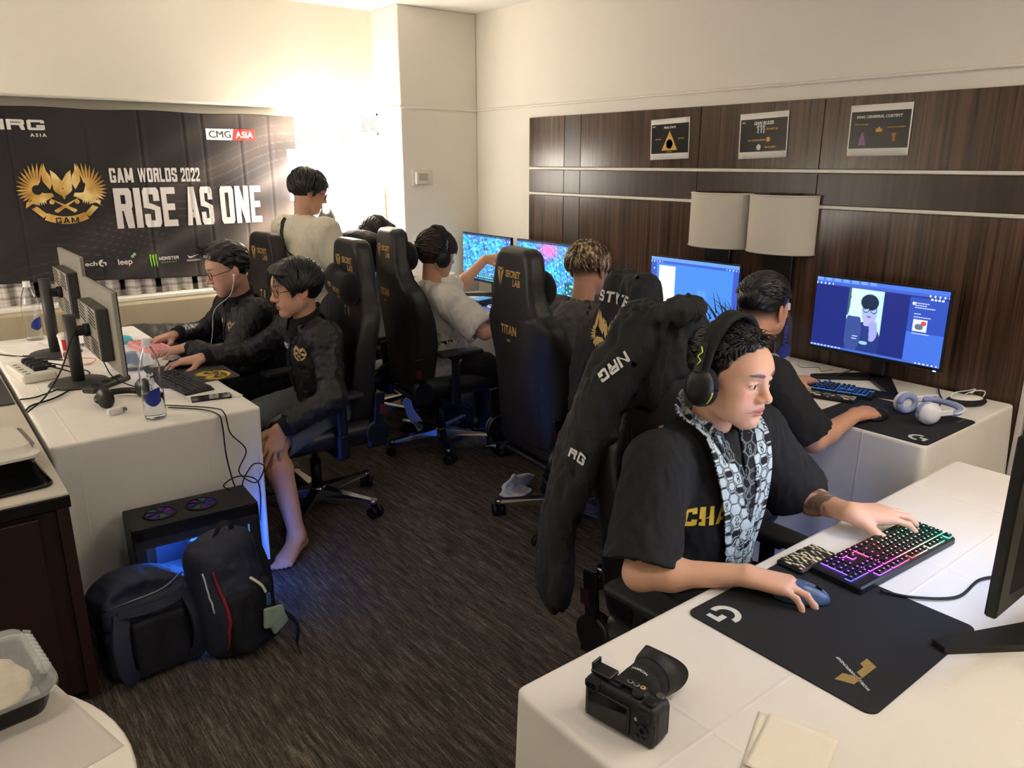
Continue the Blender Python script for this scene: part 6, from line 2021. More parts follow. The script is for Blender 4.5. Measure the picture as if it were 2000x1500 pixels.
def scr_video(u, v):
    C = scr_base(u, v)
    C[inbox(u, v, .0, .735, .035, .90)] = rgb(24, 38, 116)
    pr = inbox(u, v, .27, .545, .035, .90)
    x = (u - .4075) / .1375; y = (v - .035) / .865      # portrait video -1..1 , 0..1
    bgc = np.array(rgb(196, 232, 240))[None] * (1 - .35 * smooth01(x, .0, 1.2))[:, None] + np.array(rgb(120, 190, 160))[None] * (.35 * smooth01(x, .0, 1.2))[:, None]
    C[pr] = bgc[pr]
    E = lambda cx, cy, rx, ry: ((x - cx) / rx) ** 2 + ((y - cy) / ry) ** 2 < 1
    P = lambda m, c: C.__setitem__(pr & m, rgb(*c))
    P((E(.15, .18, .9, .30)) | (y < .16), (32, 50, 120)); P(E(-.55, .3, .5, .35) & (y < .55), (52, 74, 140))
    P(E(-.95, .85, .12, .3), (60, 90, 110))
    P(E(.30, .66, .44, .22), (150, 176, 222)); P(E(.30, .66, .44, .22) & (y < .62), (162, 170, 216))
    P(E(.26, .80, .50, .13) & (y > .70 - .1 * np.abs(x - .2)), (22, 40, 66))
    for cx in (.10, .52): P(E(cx, .68, .19, .05) & ~E(cx, .68, .16, .038), (16, 24, 48))
    P(inbox(x, y, .24, .36, .675, .69), (16, 24, 48))
    P(E(.30, .57, .13, .018), (120, 110, 180))
    P(E(.42, .46, .40, .075), (168, 170, 220)); P(E(.55, .34, .30, .16) & (x > .25), (150, 158, 214))
    P(inbox(x + .25 * (y - .3), y, .05, .40, .12, .42), (34, 56, 120)); P(E(.14, .14, .24, .03), (150, 190, 230))
    for yy in (.22, .18): P(inbox(x - y, y, -.75, -.45, yy, yy + .012), (190, 200, 240))
    r = u > .735
    C[r & (v < .88) & (v > .035)] = rgb(44, 74, 172); C[r & (v < .42) & (v > .035)] = rgb(62, 106, 206)
    for (y0, w) in ((.80, .10), (.775, .08), (.745, .14), (.66, .05), (.62, .12), (.40, .12)):
        C[inbox(u, v, .775, .775 + w, y0, y0 + .012) & (np.mod(u * 120, 1) < .7)] = rgb(196, 212, 250)
    C[((u - .765) / .012) ** 2 + ((v - .80) / .021) ** 2 < 1] = rgb(220, 230, 255)
    th = inbox(u, v, .775, .875, .44, .60); C[th] = rgb(206, 214, 240)
    C[th & (((u - .82) / .03) ** 2 + ((v - .50) / .04) ** 2 < 1)] = rgb(90, 110, 120); C[th & (((u - .85) / .02) ** 2 + ((v - .55) / .03) ** 2 < 1)] = rgb(200, 70, 70)
    for cx in (.885, .91, .935, .96): C[((u - cx) / .009) ** 2 + ((v - .875) / .016) ** 2 < 1] = rgb(200, 215, 255)
    return C
def scr_browser(u, v):
    C = scr_base(u, v, (96, 150, 232), (70, 130, 214))
    C[inbox(u, v, 0, 1, .035, .90)] = rgb(70, 132, 216)
    C[(u < .075) & (v < .9)] = rgb(52, 84, 178); C[(u > .945) & (v < .9)] = rgb(58, 84, 186)
    C[inbox(u, v, .10, .30, .0, .86)] = rgb(240, 244, 250)
    C[inbox(u, v, .10, .30, .78, .86)] = rgb(222, 230, 244)
    for yy in (.8, .6, .4): C[((u - .04) / .01) ** 2 + ((v - yy) / .018) ** 2 < 1] = rgb(120, 220, 240)
    q = (np.abs(u - .62) < .05) & (np.abs(v - .48) < .07) & (np.mod(u * 60, 1) < .6) & (v < .52); C[q] = rgb(96, 154, 230)
    return C
def scr_game(seed, spot=None):
    def fn(u, v):
        P = np.stack([u * 1.6, v, 0 * u + seed], 1).astype(f32)
        a = wob(P, 9, seed); b_ = wob(P, 22, seed + 1); c = wob(P, 60, seed + 2); e = wob(P, 120, seed + 3)
        t = np.clip(.5 + .32 * a + .3 * b_, 0, 1)[:, None]
        C = np.array(rgb(28, 66, 190)) * (1 - t) + np.array(rgb(54, 210, 226)) * t
        m = np.clip(c * 1.4, 0, 1)[:, None] * .75; C = C * (1 - m) + np.array(rgb(20, 40, 150)) * m
        m = np.clip(e * 1.6 - .55, 0, 1)[:, None]; C = C * (1 - m) + np.array(rgb(196, 236, 250)) * m
        if spot is not None:
            g = np.exp(-(((u - spot[0]) / .12) ** 2 + ((v - spot[1]) / .14) ** 2))[:, None]; C = C * (1 - g) + np.array(rgb(240, 110, 190)) * g
        C[inbox(u, v, .28, .66, .02, .13)] = rgb(16, 40, 80); hud = inbox(u, v, .30, .64, .03, .12) & (np.mod(u * 26, 1) < .7) & (np.mod(v * 20, 1) < .7); C[hud] = rgb(110, 220, 220)
        C[inbox(u, v, .82, .99, .02, .26)] = np.array(rgb(30, 90, 110)); C[inbox(u, v, .84, .97, .05, .23) & (wob(P, 70, 4) > .2)] = rgb(120, 220, 200)
        C[inbox(u, v, 0, 1, .965, 1)] = rgb(20, 40, 110)
        return C
    return fn
def scr_plain(c):
    return lambda u, v: np.tile(np.array(rgb(*c)), (len(u), 1)) * (.8 + .2 * np.sin(v * 9) ** 2)[:, None]

def monitor(x, y, z, rz, label, pic, w=.612, h=.352, lift=.105, led=None, hot=1.0, foot=(.17, .205), res=(200, 114)):
    """Gaming monitor, screen towards local +x, on a V foot."""
    t = thing('monitor', label, 'monitor', (x, y, z), rz)
    zc = lift + h / 2
    cas = MB().box((0, 0, zc), (.022, w, h), bev=.004)
    cas.add([(-.011, -w * .42, zc - h * .40), (-.011, w * .42, zc - h * .40), (-.011, w * .42, zc + h * .40), (-.011, -w * .42, zc + h * .40), (-.048, -w * .26, zc - h * .30), (-.048, w * .26, zc - h * .30), (-.048, w * .26, zc + h * .26), (-.048, -w * .26, zc + h * .26)],
            [(4, 7, 6, 5), (0, 4, 5, 1), (1, 5, 6, 2), (2, 6, 7, 3), (3, 7, 4, 0)])
    obj('casing', cas, MON_BLK, t)
    bz, bb = .007, .018
    sw, sh = w - 2 * bz, h - bz - bb
    def fn(u, v): return .0118 + 0 * u, (u - .5) * sw, lift + bb + v * sh
    me = grid_mesh('screen', res[0], res[1], fn, pic, smooth=False)
    mm = mat_attr('screen_' + str(round(hot, 2)), rough=.35, emit=SCREEN_K * hot)
    obj('screen', me, mm, t)
    if led: obj('power_light', MB().box((.013, w * .46, lift + .004), (.003, .012, .004)), mat('led_' + str(led), (0, 0, 0), .5, emit=(led, 6)), t)
    obj('neck', MB().box((-.075, 0, .14), (.035, .07, .25), bev=.008).box((-.05, 0, zc - .02), (.05, .09, .09), bev=.008), MON_BLK, t)
    fx, fy = foot
    mb = MB()
    for s in (-1, 1):
        poly = [(-.11, s * -.035), (-.10, s * .05), (fx - .03, s * fy), (fx, s * (fy - .012)), (fx - .008, s * (fy - .035)), (-.03, s * -.02)]
        if s < 0: poly = poly[::-1]
        mb.prism(poly[::-1], .0, .016)
    obj('foot', mb, MON_BLK, t)
    return t

# keyboards: each key an object
def key_mesh(wu, d=.0165, hgt=.0095, top=.78):
    w = wu * .019 - .0028
    mb = MB()
    zs = (0, .0035, hgt)
    a = [(-w / 2, -d / 2), (w / 2, -d / 2), (w / 2, d / 2), (-w / 2, d / 2)]
    tx, ty = w / 2 - .0022, d / 2 * .84
    b_ = [(-tx, -ty + .0006), (tx, -ty + .0006), (tx, ty), (-tx, ty)]
    V = [(x, y, zs[0]) for x, y in a] + [(x, y, zs[1]) for x, y in a] + [(x, y, zs[2]) for x, y in b_]
    mb.cur = 1; mb.add(V[:8], [(0, 1, 5, 4), (1, 2, 6, 5), (2, 3, 7, 6), (3, 0, 4, 7)])
    mb.cur = 0; mb.add(V[4:], [(0, 1, 5, 4), (1, 2, 6, 5), (2, 3, 7, 6), (3, 0, 4, 7), (4, 5, 6, 7)])
    mb.cur = 1; mb.add([(-.0025, .0005, hgt + .0002), (.0025, .0005, hgt + .0002), (.0025, .0045, hgt + .0002), (-.0025, .0045, hgt + .0002)], [(0, 1, 2, 3)])
    return mb
def glow_mat(name, strength):
    if name in MATS: return MATS[name]
    m = bpy.data.materials.new(name); m.use_nodes = True; nt = m.node_tree; b = nt.nodes['Principled BSDF']
    oi = nt.nodes.new('ShaderNodeObjectInfo'); nt.links.new(oi.outputs['Color'], b.inputs['Emission Color']); b.inputs['Emission Strength'].default_value = strength
    b.inputs['Base Color'].default_value = (.02, .02, .02, 1); MATS[name] = m; return m
def plain_legend(name, col):
    return mat(name, col, .5)
def layout(numpad=True):
    rows = []
    rows.append((5.25, [(0, 1)] + [(2 + i, 1) for i in range(4)] + [(6.5 + i, 1) for i in range(4)] + [(11 + i, 1) for i in range(4)] + [(15.25 + i, 1) for i in range(3)]))
    rows.append((4, [(i, 1) for i in range(13)] + [(13, 2)] + [(15.25 + i, 1) for i in range(3)]))
    rows.append((3, [(0, 1.5)] + [(1.5 + i, 1) for i in range(12)] + [(13.5, 1.5)] + [(15.25 + i, 1) for i in range(3)]))
    rows.append((2, [(0, 1.75)] + [(1.75 + i, 1) for i in range(11)] + [(12.75, 2.25)]))
    rows.append((1, [(0, 2.25)] + [(2.25 + i, 1) for i in range(10)] + [(12.25, 2.75)] + [(16.25, 1)]))
    rows.append((0, [(0, 1.25), (1.25, 1.25), (2.5, 1.25), (3.75, 6.25), (10, 1.25), (11.25, 1.25), (12.5, 1.25), (13.75, 1.25)] + [(15.25 + i, 1) for i in range(3)]))
    if numpad:
        for r in range(5): rows[r + 1][1].extend([(18.5 + i, 1) for i in range(4 if r in (0,) else 3)])
    return rows
KEYM = {}
def keyboard(x, y, z, rz, label, cap_m, base_m, legend_m, colfn=None, numpad=True, thick=.018, pitch=.0):
    """Origin at the middle, local x from the player's left to right, local y away from the player."""
    t = thing('keyboard', label, 'keyboard', (x, y, z), rz)
    cols = 22.5 if numpad else 18.25
    L, D = cols * .019 + .012, 6.25 * .019 + .012
    obj('body', MB().box((0, 0, thick / 2), (L, D, thick), bev=.004), base_m, t)
    for ry, ks in layout(numpad):
        for (c, wu) in ks:
            kk = (wu, cap_m.name, legend_m.name)
            if kk not in KEYM:
                me = key_mesh(wu).mesh('key'); me.materials.append(cap_m); me.materials.append(legend_m); KEYM[kk] = me
            kx = (c + wu / 2 - cols / 2) * .019; ky = (ry + .5 - 3.125) * .019
            k = bpy.data.objects.new('key', KEYM[kk]); COL.objects.link(k); k.parent = t; k.location = (kx, ky, thick - .0005)
            if colfn: k.color = (*colfn(kx / L + .5, ry), 1)
    return t
def mouse(x, y, z, rz, label, m, wheel=None):
    t = thing('computer_mouse', label, 'mouse', (x, y, z), rz)
    f = Field().u(ell((0, 0, .006), (.062, .031, .034)), .01).u(ell((-.018, 0, .008), (.040, .032, .033)), .02).inter(func(lambda P: -P[:, 2]), .004)
    f.sub(rbox((.045, 0, .04), (.04, .0012, .03), .0008), .001)
    if 'mouse_shell' not in KEYM: KEYM['mouse_shell'] = sdf_mesh('shell', f, (-.08, -.05, -.01), (.08, .05, .06), .0035, levels=4)
    me = KEYM['mouse_shell'].copy() if len(KEYM['mouse_shell'].materials) else KEYM['mouse_shell']
    me = KEYM['mouse_shell'].copy(); me.materials.clear()
    obj('shell', me, m, t)
    obj('scroll_wheel', MB().cyl((.034, -.004, .032), (.034, .004, .032), .008, n=14), BLK_PLASTIC, t)
    return t
def rounded(w, h, r, n=6):
    P = []
    for cx, cy, a0 in ((w / 2 - r, h / 2 - r, 0), (-w / 2 + r, h / 2 - r, PI / 2), (-w / 2 + r, -h / 2 + r, PI), (w / 2 - r, -h / 2 + r, 1.5 * PI)):
        P += [(cx + r * math.cos(a0 + PI / 2 * k / n), cy + r * math.sin(a0 + PI / 2 * k / n)) for k in range(n + 1)]
    return P
def mousepad(x, y, z, rz, label, w, h, m, marks=()):
    t = thing('mouse_pad', label, 'mouse pad', (x, y, z), rz)
    obj('mat', MB().prism(rounded(w, h, .022), 0, .003), m, t)
    for nm, (V, F), px, py, ang, mm in marks:
        c, s = math.cos(ang), math.sin(ang)
        mb = MB(); mb.add([(px + c * a - s * b_, py + s * a + c * b_, .0034) for a, b_ in V], F); obj(nm, mb, mm, t)
    return t
PAD_M = mat('black_pad_cloth', rgb(26, 26, 29), .85, noise=(2.5, .2))
LOGO_W = mat('white_rubber_print', rgb(214, 212, 208), .6)
LOGO_G = mat('gold_foil_print', rgb(176, 146, 92), .35, .4)
PET = mat('clear_plastic', (.97, .98, .99), .03, trans=1.0, ior=1.30)
WATER = mat('water', (.93, .96, .98), .0, trans=1.0, ior=1.22)
CAPW = mat('bottle_cap', rgb(224, 224, 224), .4)
SMART_B = mat('label_blue', rgb(36, 50, 140), .5)
LABW = mat('label_white', rgb(226, 228, 232), .5)
def on_cyl(V, F, r, ang0, zc, vertical=True):
    mb = MB(); vs = []
    for a, b_ in V:
        if vertical: a, b_ = -b_, a
        th = ang0 + a / r
        vs.append((r * math.cos(th), r * math.sin(th), zc + b_))
    mb.add(vs, F); return mb
def bottle(x, y, z, label, fill, ang, h=.318, r=.0405, text='smart', low=False):
    t = thing('water_bottle', label, 'bottle', (x, y, z), 0, 'clear water bottles on the tables')
    prof = [(0, .004), (r * .6, .001), (r * .93, .003), (r, .012), (r, .10), (r * .985, .105), (r, .11), (r, h * .60), (r * .96, h * .66), (r * .72, h * .78), (r * .42, h * .885), (r * .36, h * .90), (r * .36, h * .93)]
    inner = [(max(0, a - .0013), b_ + (.002 if i < 4 else 0)) for i, (a, b_) in enumerate(prof)]
    obj('shell', MB().lathe(prof + inner[::-1], n=28), PET, t)
    obj('cap', MB().lathe([(r * .40, h * .915), (r * .40, h), (0, h)], n=20).lathe([(r * .43, h * .905), (r * .43, h * .925), (r * .36, h * .925)], n=20), CAPW, t)
    if fill > .02:
        obj('water', MB().lathe([(0, .006), (r * .9, .006), (r * .955, .014), (r * .955, fill), (0, fill)], n=28), WATER, t)
    V, F = text_geo(text, .036, .0012)
    obj('label_lettering', on_cyl(V, F, r + .0006, ang, h * .47, True), mat('label_lettering_blue', rgb(46, 60, 150), .5) if text != 'smart' else LABW, t)
    # blue swoosh panel
    n = 12; P = []
    sw = [(-.030 + .06 * u, h * (.20 if not low else .2) + .055 * (1 - (1 - u) ** 2) ** .5) for u in np.linspace(0, 1, n)]
    bt = [(.030 - .06 * u, h * .20 - .018 * math.sin(u * PI)) for u in np.linspace(0, 1, n)]
    poly = sw + bt
    vs = [((r + .0008) * math.cos(ang + a / r), (r + .0008) * math.sin(ang + a / r), b_ + .012) for a, b_ in poly]
    # as a strip of quads so that it follows the bottle
    fs = [(i, i + 1, 2 * n - 2 - i, 2 * n - 1 - i) for i in range(n - 1)]
    mb = MB(); mb.add(vs, fs); obj('label_panel', mb, SMART_B, t)
    return t
CABLE = mat('black_cable', rgb(16, 16, 17), .5)
def cable(pts, r, label, m=None, n=10, name='cable', category='cable', group=None):
    base = pts[0]
    P = [tuple(np.array(p) - np.array(base)) for p in catmull(pts, n)]
    o = obj(name, MB().tube(P, r, 6), m or CABLE, loc=tuple(base))
    return tag(o, label, category, group)
# ------------------------------------------------------------------ left table
DARKGREY = mat('monitor_charcoal', rgb(58, 57, 55), .45)
BACKGREY = mat('monitor_back_grey', rgb(150, 146, 136), .4)
def office_monitor(x, y, z, rz, label, lift, sx, sy, w=.61, h=.365):
    """Seen from behind: charcoal panel, vented rear box, round post and oval foot. Screen towards local +x."""
    t = thing('monitor', label, 'monitor', (x, y, z), rz)
    zc = lift + h / 2
    obj('casing', MB().box((0, 0, zc), (.020, w, h), bev=.003), [BACKGREY], t)
    obj('bezel', MB().box((.0108, 0, zc), (.004, w, h), bev=.001), MON_BLK, t)
    def fn(u, v): return .0134 + 0 * u, (u - .5) * (w - .016), lift + .012 + v * (h - .02)
    obj('screen', grid_mesh('screen', 60, 34, fn, scr_plain((150, 165, 210)), smooth=False), mat_attr('screen_0.8', rough=.35, emit=SCREEN_K * 0.8), t)
    bx = obj('rear_box', MB().box((-.034, 0, lift + .165), (.052, w * .62, .235), bev=.006), DARKGREY, t)
    bk = obj('rear_panel', MB().box((-.0605, 0, lift + .165), (.004, w * .605, .228), bev=.002), BACKGREY, t)
    slot = MB().box((0, 0, 0), (.002, .115, .0058), R=Matrix.Rotation(.12, 3, 'X')).mesh('slot')
    SL = mat('slot_dark', rgb(40, 38, 36), .7)
    for cy in (-.105, .105):
        for i in range(13):
            if 5 <= i <= 7: continue
            obj('slot', slot, SL, t, loc=(-.0632, cy, lift + .068 + i * .0165))
    obj('hinge', MB().cyl((-.062, 0, lift + .165), (-.085, 0, lift + .165), .030, n=20).box((-.10 + sx * 0, 0, lift + .165), (.05, .05, .04), bev=.008), MON_BLK, t)
    px = -.135
    obj('post', MB().cyl((px, 0, .015), (px, 0, lift + .24), .027, n=20).box((px + .02, 0, lift + .165), (.05, .04, .04), bev=.006), DARKGREY, t)
    obj('foot', MB().lathe([(0, .0), (.118, .0), (.125, .004), (.118, .011), (.03, .016), (0, .016)], (px, 0, 0), n=36), DARKGREY, t)
    return t
office_monitor(.685, 3.87, TZ, 0, 'nearer charcoal monitor on the left table, seen from behind', .075, 0, 0)
office_monitor(.700, 4.57, TZ, 0, 'farther charcoal monitor on the left table, seen from behind', .155, 0, 0)
bottle(.690, 3.135, TZ, 'nearer water bottle at the corner of the left table, part full', .098, math.radians(-105))
bottle(.535, 5.03, TZ, 'tall empty water bottle at the banner end of the left table', 0.0, math.radians(-75), h=.33, r=.046)
# red and white drinks cup
t = thing('paper_cup', 'red and white paper drinks cup behind the nearer charcoal monitor', 'cup', (.585, 4.25, TZ))
obj('cup', MB().lathe([(0, .002), (.031, 0), (.043, .15), (.041, .15), (.030, .004)], n=24), mat('cup_white', rgb(232, 226, 220), .5), t)
obj('lid', MB().lathe([(.0445, .148), (.0455, .158), (.04, .164), (0, .164)], n=24), mat('lid_clear', rgb(220, 216, 210), .3), t)
RED = mat('cup_red', rgb(206, 40, 34), .5)
for a0, z0, z1, wdt in ((-2.0, .085, .14, .9), (-1.6, .02, .05, .5)):
    vs = []; fs = []
    for i in range(9):
        a = a0 - wdt / 2 + wdt * i / 8
        for z in (z0, z1): rr = .0316 + .012 * z / .15 + .0006; vs.append((rr * math.cos(a), rr * math.sin(a), z))
    fs = [(2 * i, 2 * i + 2, 2 * i + 3, 2 * i + 1) for i in range(8)]
    mb = MB(); mb.add(vs, fs); obj('print_band', mb, RED, t)
ringr = [(.0385 * math.cos(-2.2 + .35 * math.cos(a)), .0385 * math.sin(-2.2 + .35 * math.cos(a)), .062 + .016 * math.sin(a)) for a in np.linspace(0, 2 * PI, 17)]
obj('print_ring', MB().tube(ringr, .0022, 5), RED, t)
# power strip with plugs
t = thing('power_strip', 'white power strip with black plugs on the left table', 'power strip', (.40, 4.15, TZ), .12)
obj('housing', MB().box((0, 0, .02), (.14, .30, .04), bev=.008), mat('strip_white', rgb(226, 220, 208), .4), t)
for i in range(4):
    obj('plug', MB().box((.02, -.08 + i * .06, .052), (.06, .032, .026), bev=.006).cyl((.05, -.08 + i * .06, .052), (.085, -.08 + i * .06, .048), .006, n=8), BLK_PLASTIC, t)
for i in range(5):
    obj('socket', MB().box((-.04, -.12 + i * .055, .0403), (.020, .022, .001)), mat('socket_dark', rgb(120, 112, 100), .6), t)
cable([(.46, 4.12, .80), (.56, 3.98, .765), (.50, 3.78, .756), (.42, 3.66, .756), (.33, 3.60, .756), (.30, 3.55, .752)], .004, 'thick black cable looping from the power strip towards the cabinet', group='cables on the left table')
cable([(.46, 4.20, .80), (.62, 4.05, .757), (.55, 3.90, .757), (.46, 3.80, .757), (.36, 3.72, .757), (.30, 3.72, .757)], .0035, 'grey-black cable curving left of the nearer monitor post', group='cables on the left table')
cable([(.46, 4.26, .80), (.58, 4.36, .757), (.44, 4.55, .757), (.33, 4.70, .757), (.31, 4.8, .757)], .0035, 'black cable running to the banner end of the left table', group='cables on the left table')
cable([(.615, 3.87, .99), (.55, 3.83, .98), (.47, 3.70, .87), (.38, 3.58, .79), (.30, 3.50, .757)], .0035, 'taut grey cable slanting down from the nearer monitor to the cabinet', group='cables on the left table')
cable([(.625, 3.84, .93), (.64, 3.74, .86), (.66, 3.70, .80), (.72, 3.66, .757), (.76, 3.60, .757)], .003, 'thin black cable hanging behind the nearer monitor', group='cables on the left table')
cable([(.42, 4.60, .757), (.50, 4.50, .757), (.45, 4.36, .757), (.36, 4.30, .757)], .003, 'thin black cable looped by the far bottle', group='cables on the left table')
cable([(.56, 4.62, .757), (.62, 4.40, .757), (.70, 4.30, .757), (.64, 4.20, .757), (.56, 4.32, .757)], .0025, 'thin pink cable looped by the red cup', m=mat('pink_cable', rgb(214, 130, 120), .5), group='cables on the left table')
# control strip with round cut-outs
t = thing('dock_strip', 'dark strip with three round wells beside the nearer monitor foot', 'dock', (.64, 3.74, TZ), math.radians(40))
obj('body', MB().box((0, 0, .012), (.24, .065, .024), bev=.005), DARKGREY, t)
for i in range(3):
    obj('well', MB().lathe([(0, .0242), (.016, .0245), (.019, .027), (.021, .0245)], (-.07 + i * .065, 0, 0), n=18), BLK_PLASTIC, t)
# headset lying flat
t = thing('headset', 'black headset lying on the left table behind the nearer bottle', 'headset', (.64, 3.44, TZ), math.radians(-70))
HB = mat('headset_black', rgb(18, 19, 20), .45)
obj('headband', MB().tube([(.085 * math.cos(a) - .02, .085 * math.sin(a), .022) for a in np.linspace(PI * .5, PI * 1.5, 18)] , .014, 8), HB, t)
for s in (-1, 1):
    obj('ear_cup', MB().lathe([(0, -.018), (.036, -.018), (.042, -.008), (.042, .010), (.034, .018), (0, .018)], (.02, s * .085, .042), n=22, axis='Y'), HB, t)
    obj('arm', MB().tube([(-.02, s * .086, .022), (.005, s * .095, .03), (.02, s * .098, .042)], .008, 7), HB, t)
keyboard(.905, 3.585, TZ, math.radians(97), 'slim black keyboard on the left table behind the nearer bottle', mat('key_black', rgb(30, 30, 31), .5), mat('kb_black', rgb(22, 22, 23), .5), mat('key_legend_grey', rgb(80, 80, 80), .6), thick=.012)
PINK = mat('pink_keycaps', rgb(232, 152, 148), .5)
keyboard(.985, 4.36, TZ, math.radians(96), 'pink keyboard under the hands of the earphone wearer', PINK, mat('pink_body', rgb(226, 140, 138), .5), mat('key_legend_pale', rgb(245, 225, 220), .6), numpad=False, thick=.020)
mousepad(1.00, 3.74, TZ, math.radians(90), 'dark mouse pad with a yellow crest on the left table', .42, .34, mat('grey_pad', rgb(62, 58, 54), .9), marks=[('crest', (EMB_ALL[0] * .20, EMB_ALL[1]), -.11, -.07, .2, mat('pad_yellow', rgb(214, 178, 58), .7))])
mouse(.985, 3.875, TZ + .003, math.radians(170), 'black mouse under the hand of the bare-footed man', mat('mouse_black', rgb(18, 18, 19), .4))
mouse(.90, 4.62, TZ, math.radians(150), 'teal mouse beyond the pink keyboard', mat('mouse_teal', rgb(90, 190, 200), .4))
t = thing('phone', 'black phone lying at the edge of the left table', 'phone', (.945, 3.262, TZ), math.radians(-11))
obj('body', MB().prism(rounded(.16, .076, .010), 0, .008), mat('phone_black', rgb(16, 16, 18), .2), t)
obj('glass', MB().prism(rounded(.153, .070, .008), .008, .0084), mat('phone_glass', rgb(10, 10, 14), .05), t)
obj('power_adapter', MB().box((0, 0, .0), (.001, .001, .001)), BLK_PLASTIC, t) if False else None
t = thing('charger_block', 'small white charger block in front of the headset', 'charger', (.575, 3.285, TZ), math.radians(12))
obj('block', MB().box((0, 0, .0125), (.055, .03, .025), bev=.004), mat('charger_white', rgb(224, 220, 212), .35), t)
obj('prongs', MB().box((.036, 0, .0125), (.018, .022, .010), bev=.001), METAL_GREY, t)
# papers and napkins
def sheet(x, y, z, rz, w, h, label, m, amp=.0, name='paper_sheet', cat='paper', group=None, seed=0):
    r = np.random.default_rng(seed); a, b_ = r.random(2) * 6
    def fn(u, v):
        X = (u - .5) * w; Y = (v - .5) * h
        return X, Y, .0008 + amp * (.5 + .5 * np.sin(u * 5 + a + 2 * v)) * (.3 + (2 * np.abs(u - .5)) ** 2) + amp * .4 * (1 + np.sin(v * 9 + b_))
    o = obj(name, grid_mesh(name, 16, 16, fn), m, loc=(x, y, z), rot=(0, 0, rz))
    o.modifiers.new('t', 'SOLIDIFY').thickness = .0006
    return tag(o, label, cat, group)
NAPK = mat('napkin_white', rgb(232, 228, 222), .9)
sheet(.96, 3.34, TZ + .0005, .05, .20, .26, 'white sheet of paper under the phone on the left table', NAPK, .0005, seed=1)
sheet(.83, 4.02, TZ, .4, .18, .16, 'crumpled white napkin beside the pink keyboard', NAPK, .022, 'napkin', 'napkin', seed=2)
sheet(.80, 4.78, TZ, .1, .30, .22, 'white bag lying flat beyond the pink keyboard', NAPK, .012, 'plastic_bag', 'bag', seed=3)
sheet(.47, 4.72, TZ, .3, .22, .30, 'white cloth lying near the tall empty bottle', NAPK, .008, 'napkin', 'napkin', seed=5)
# black glass jar beside monitor
t = thing('glass_jar', 'squat tinted glass beside the nearer monitor', 'glass', (.80, 3.98, TZ))
obj('glass', MB().lathe([(0, .003), (.030, .0), (.036, .05), (.030, .085), (.028, .085), (.034, .05), (.028, .005), (0, .005)], n=22), mat('tinted_glass', rgb(150, 170, 196), .05, alpha=.45), t)
# things on the bench
bagf = Field().u(ell((0, 0, .10), (.20, .13, .11)), .02).u(ell((.10, .0, .14), (.11, .11, .09)), .04).u(ell((-.12, .02, .08), (.12, .11, .08)), .04)
bagf.mod(folds(.012, 55, 3)); bagf.mod(folds(.005, 140, 8)); bagf.inter(func(lambda P: -P[:, 2]), .01)
BINB = mat('glossy_bin_bag', rgb(20, 20, 22), .18)
tag(obj('plastic_bag', sdf_mesh('plastic_bag', bagf, (-.4, -.25, -.02), (.35, .25, .32), .010), BINB, loc=(1.62, 5.30, .47)), 'glossy black plastic bag on the bench behind the earphone wearer', 'bag')
duf = Field().u(ell((0, 0, .12), (.40, .13, .13)), .02).u(rbox((0, 0, .10), (.34, .12, .10), .06), .04); duf.mod(folds(.008, 60, 6)); duf.inter(func(lambda P: -P[:, 2]), .01)
tag(obj('duffel_bag', sdf_mesh('duffel_bag', duf, (-.5, -.25, -.02), (.5, .25, .32), .011), mat('dark_grey_duffel', rgb(62, 60, 56), .7, noise=(60, .4)), loc=(1.12, 5.28, .47)), 'dark grey duffel bag lying on the bench below the banner', 'bag')
clo = Field().u(ell((0, 0, .10), (.24, .12, .11)), .02).u(ell((.1, 0, .16), (.10, .09, .09)), .05); clo.mod(folds(.014, 30, 12)); clo.inter(func(lambda P: -P[:, 2]), .01)
tag(obj('clothes_pile', sdf_mesh('clothes_pile', clo, (-.35, -.25, -.02), (.35, .25, .32), .011), mat('charcoal_cloth', rgb(46, 44, 42), .9), loc=(.20, 5.30, .47)), 'charcoal clothes heaped on the bench at the left edge', 'clothes')

# cabinet at the left edge
cab = thing('credenza', 'dark wood cabinet with a pale top at the left edge', 'cabinet', (0, 3.62, 0))
CT = mat('pale_stone_top', rgb(206, 198, 184), .4, noise=(14, .06)); BE = mat('black_edge', rgb(18, 16, 16), .25)
cx0, cx1, cy0, cy1 = -.33, .287, 2.555 - 3.62, 4.70 - 3.62
ym = 3.30 - 3.62
for a, b_ in ((cy0, ym), (ym, cy1)):
    obj('top_slab', MB().box(((cx0 + cx1) / 2, (a + b_) / 2, .741), (cx1 - cx0, b_ - a - .004, .008), bev=.001), CT, cab)
obj('edge_band', MB().box(((cx0 + cx1) / 2, (cy0 + cy1) / 2, .717), (cx1 - cx0 + .004, cy1 - cy0 + .004, .040), bev=.003), BE, cab)
obj('carcass', MB().box(((cx0 + cx1) / 2 - .01, (cy0 + cy1) / 2 + .006, .365), (cx1 - cx0 - .03, cy1 - cy0 - .03, .65), bev=.003), CABW, cab)
obj('plinth', MB().box(((cx0 + cx1) / 2 - .02, (cy0 + cy1) / 2, .02), (cx1 - cx0 - .08, cy1 - cy0 - .08, .04)), BE, cab)
obj('end_panel', MB().box(((cx0 + cx1) / 2 - .04, cy0 + .008, .36), (cx1 - cx0 - .10, .018, .64), bev=.002), CABW, cab)
obj('corner_post', MB().box((cx1 - .022, cy0 + .012, .36), (.034, .026, .68), bev=.002), CABW, cab)
for i in range(3):
    y0 = cy0 + .04 + i * .70
    d_ = obj('door', MB().box((cx1 - .010, y0 + .33, .37), (.018, .66, .60), bev=.002), CABW, cab)
    obj('handle', MB().cyl((cx1 + .008, y0 + .58, .42), (cx1 + .008, y0 + .58, .54), .006, n=8), METAL_GREY, d_)
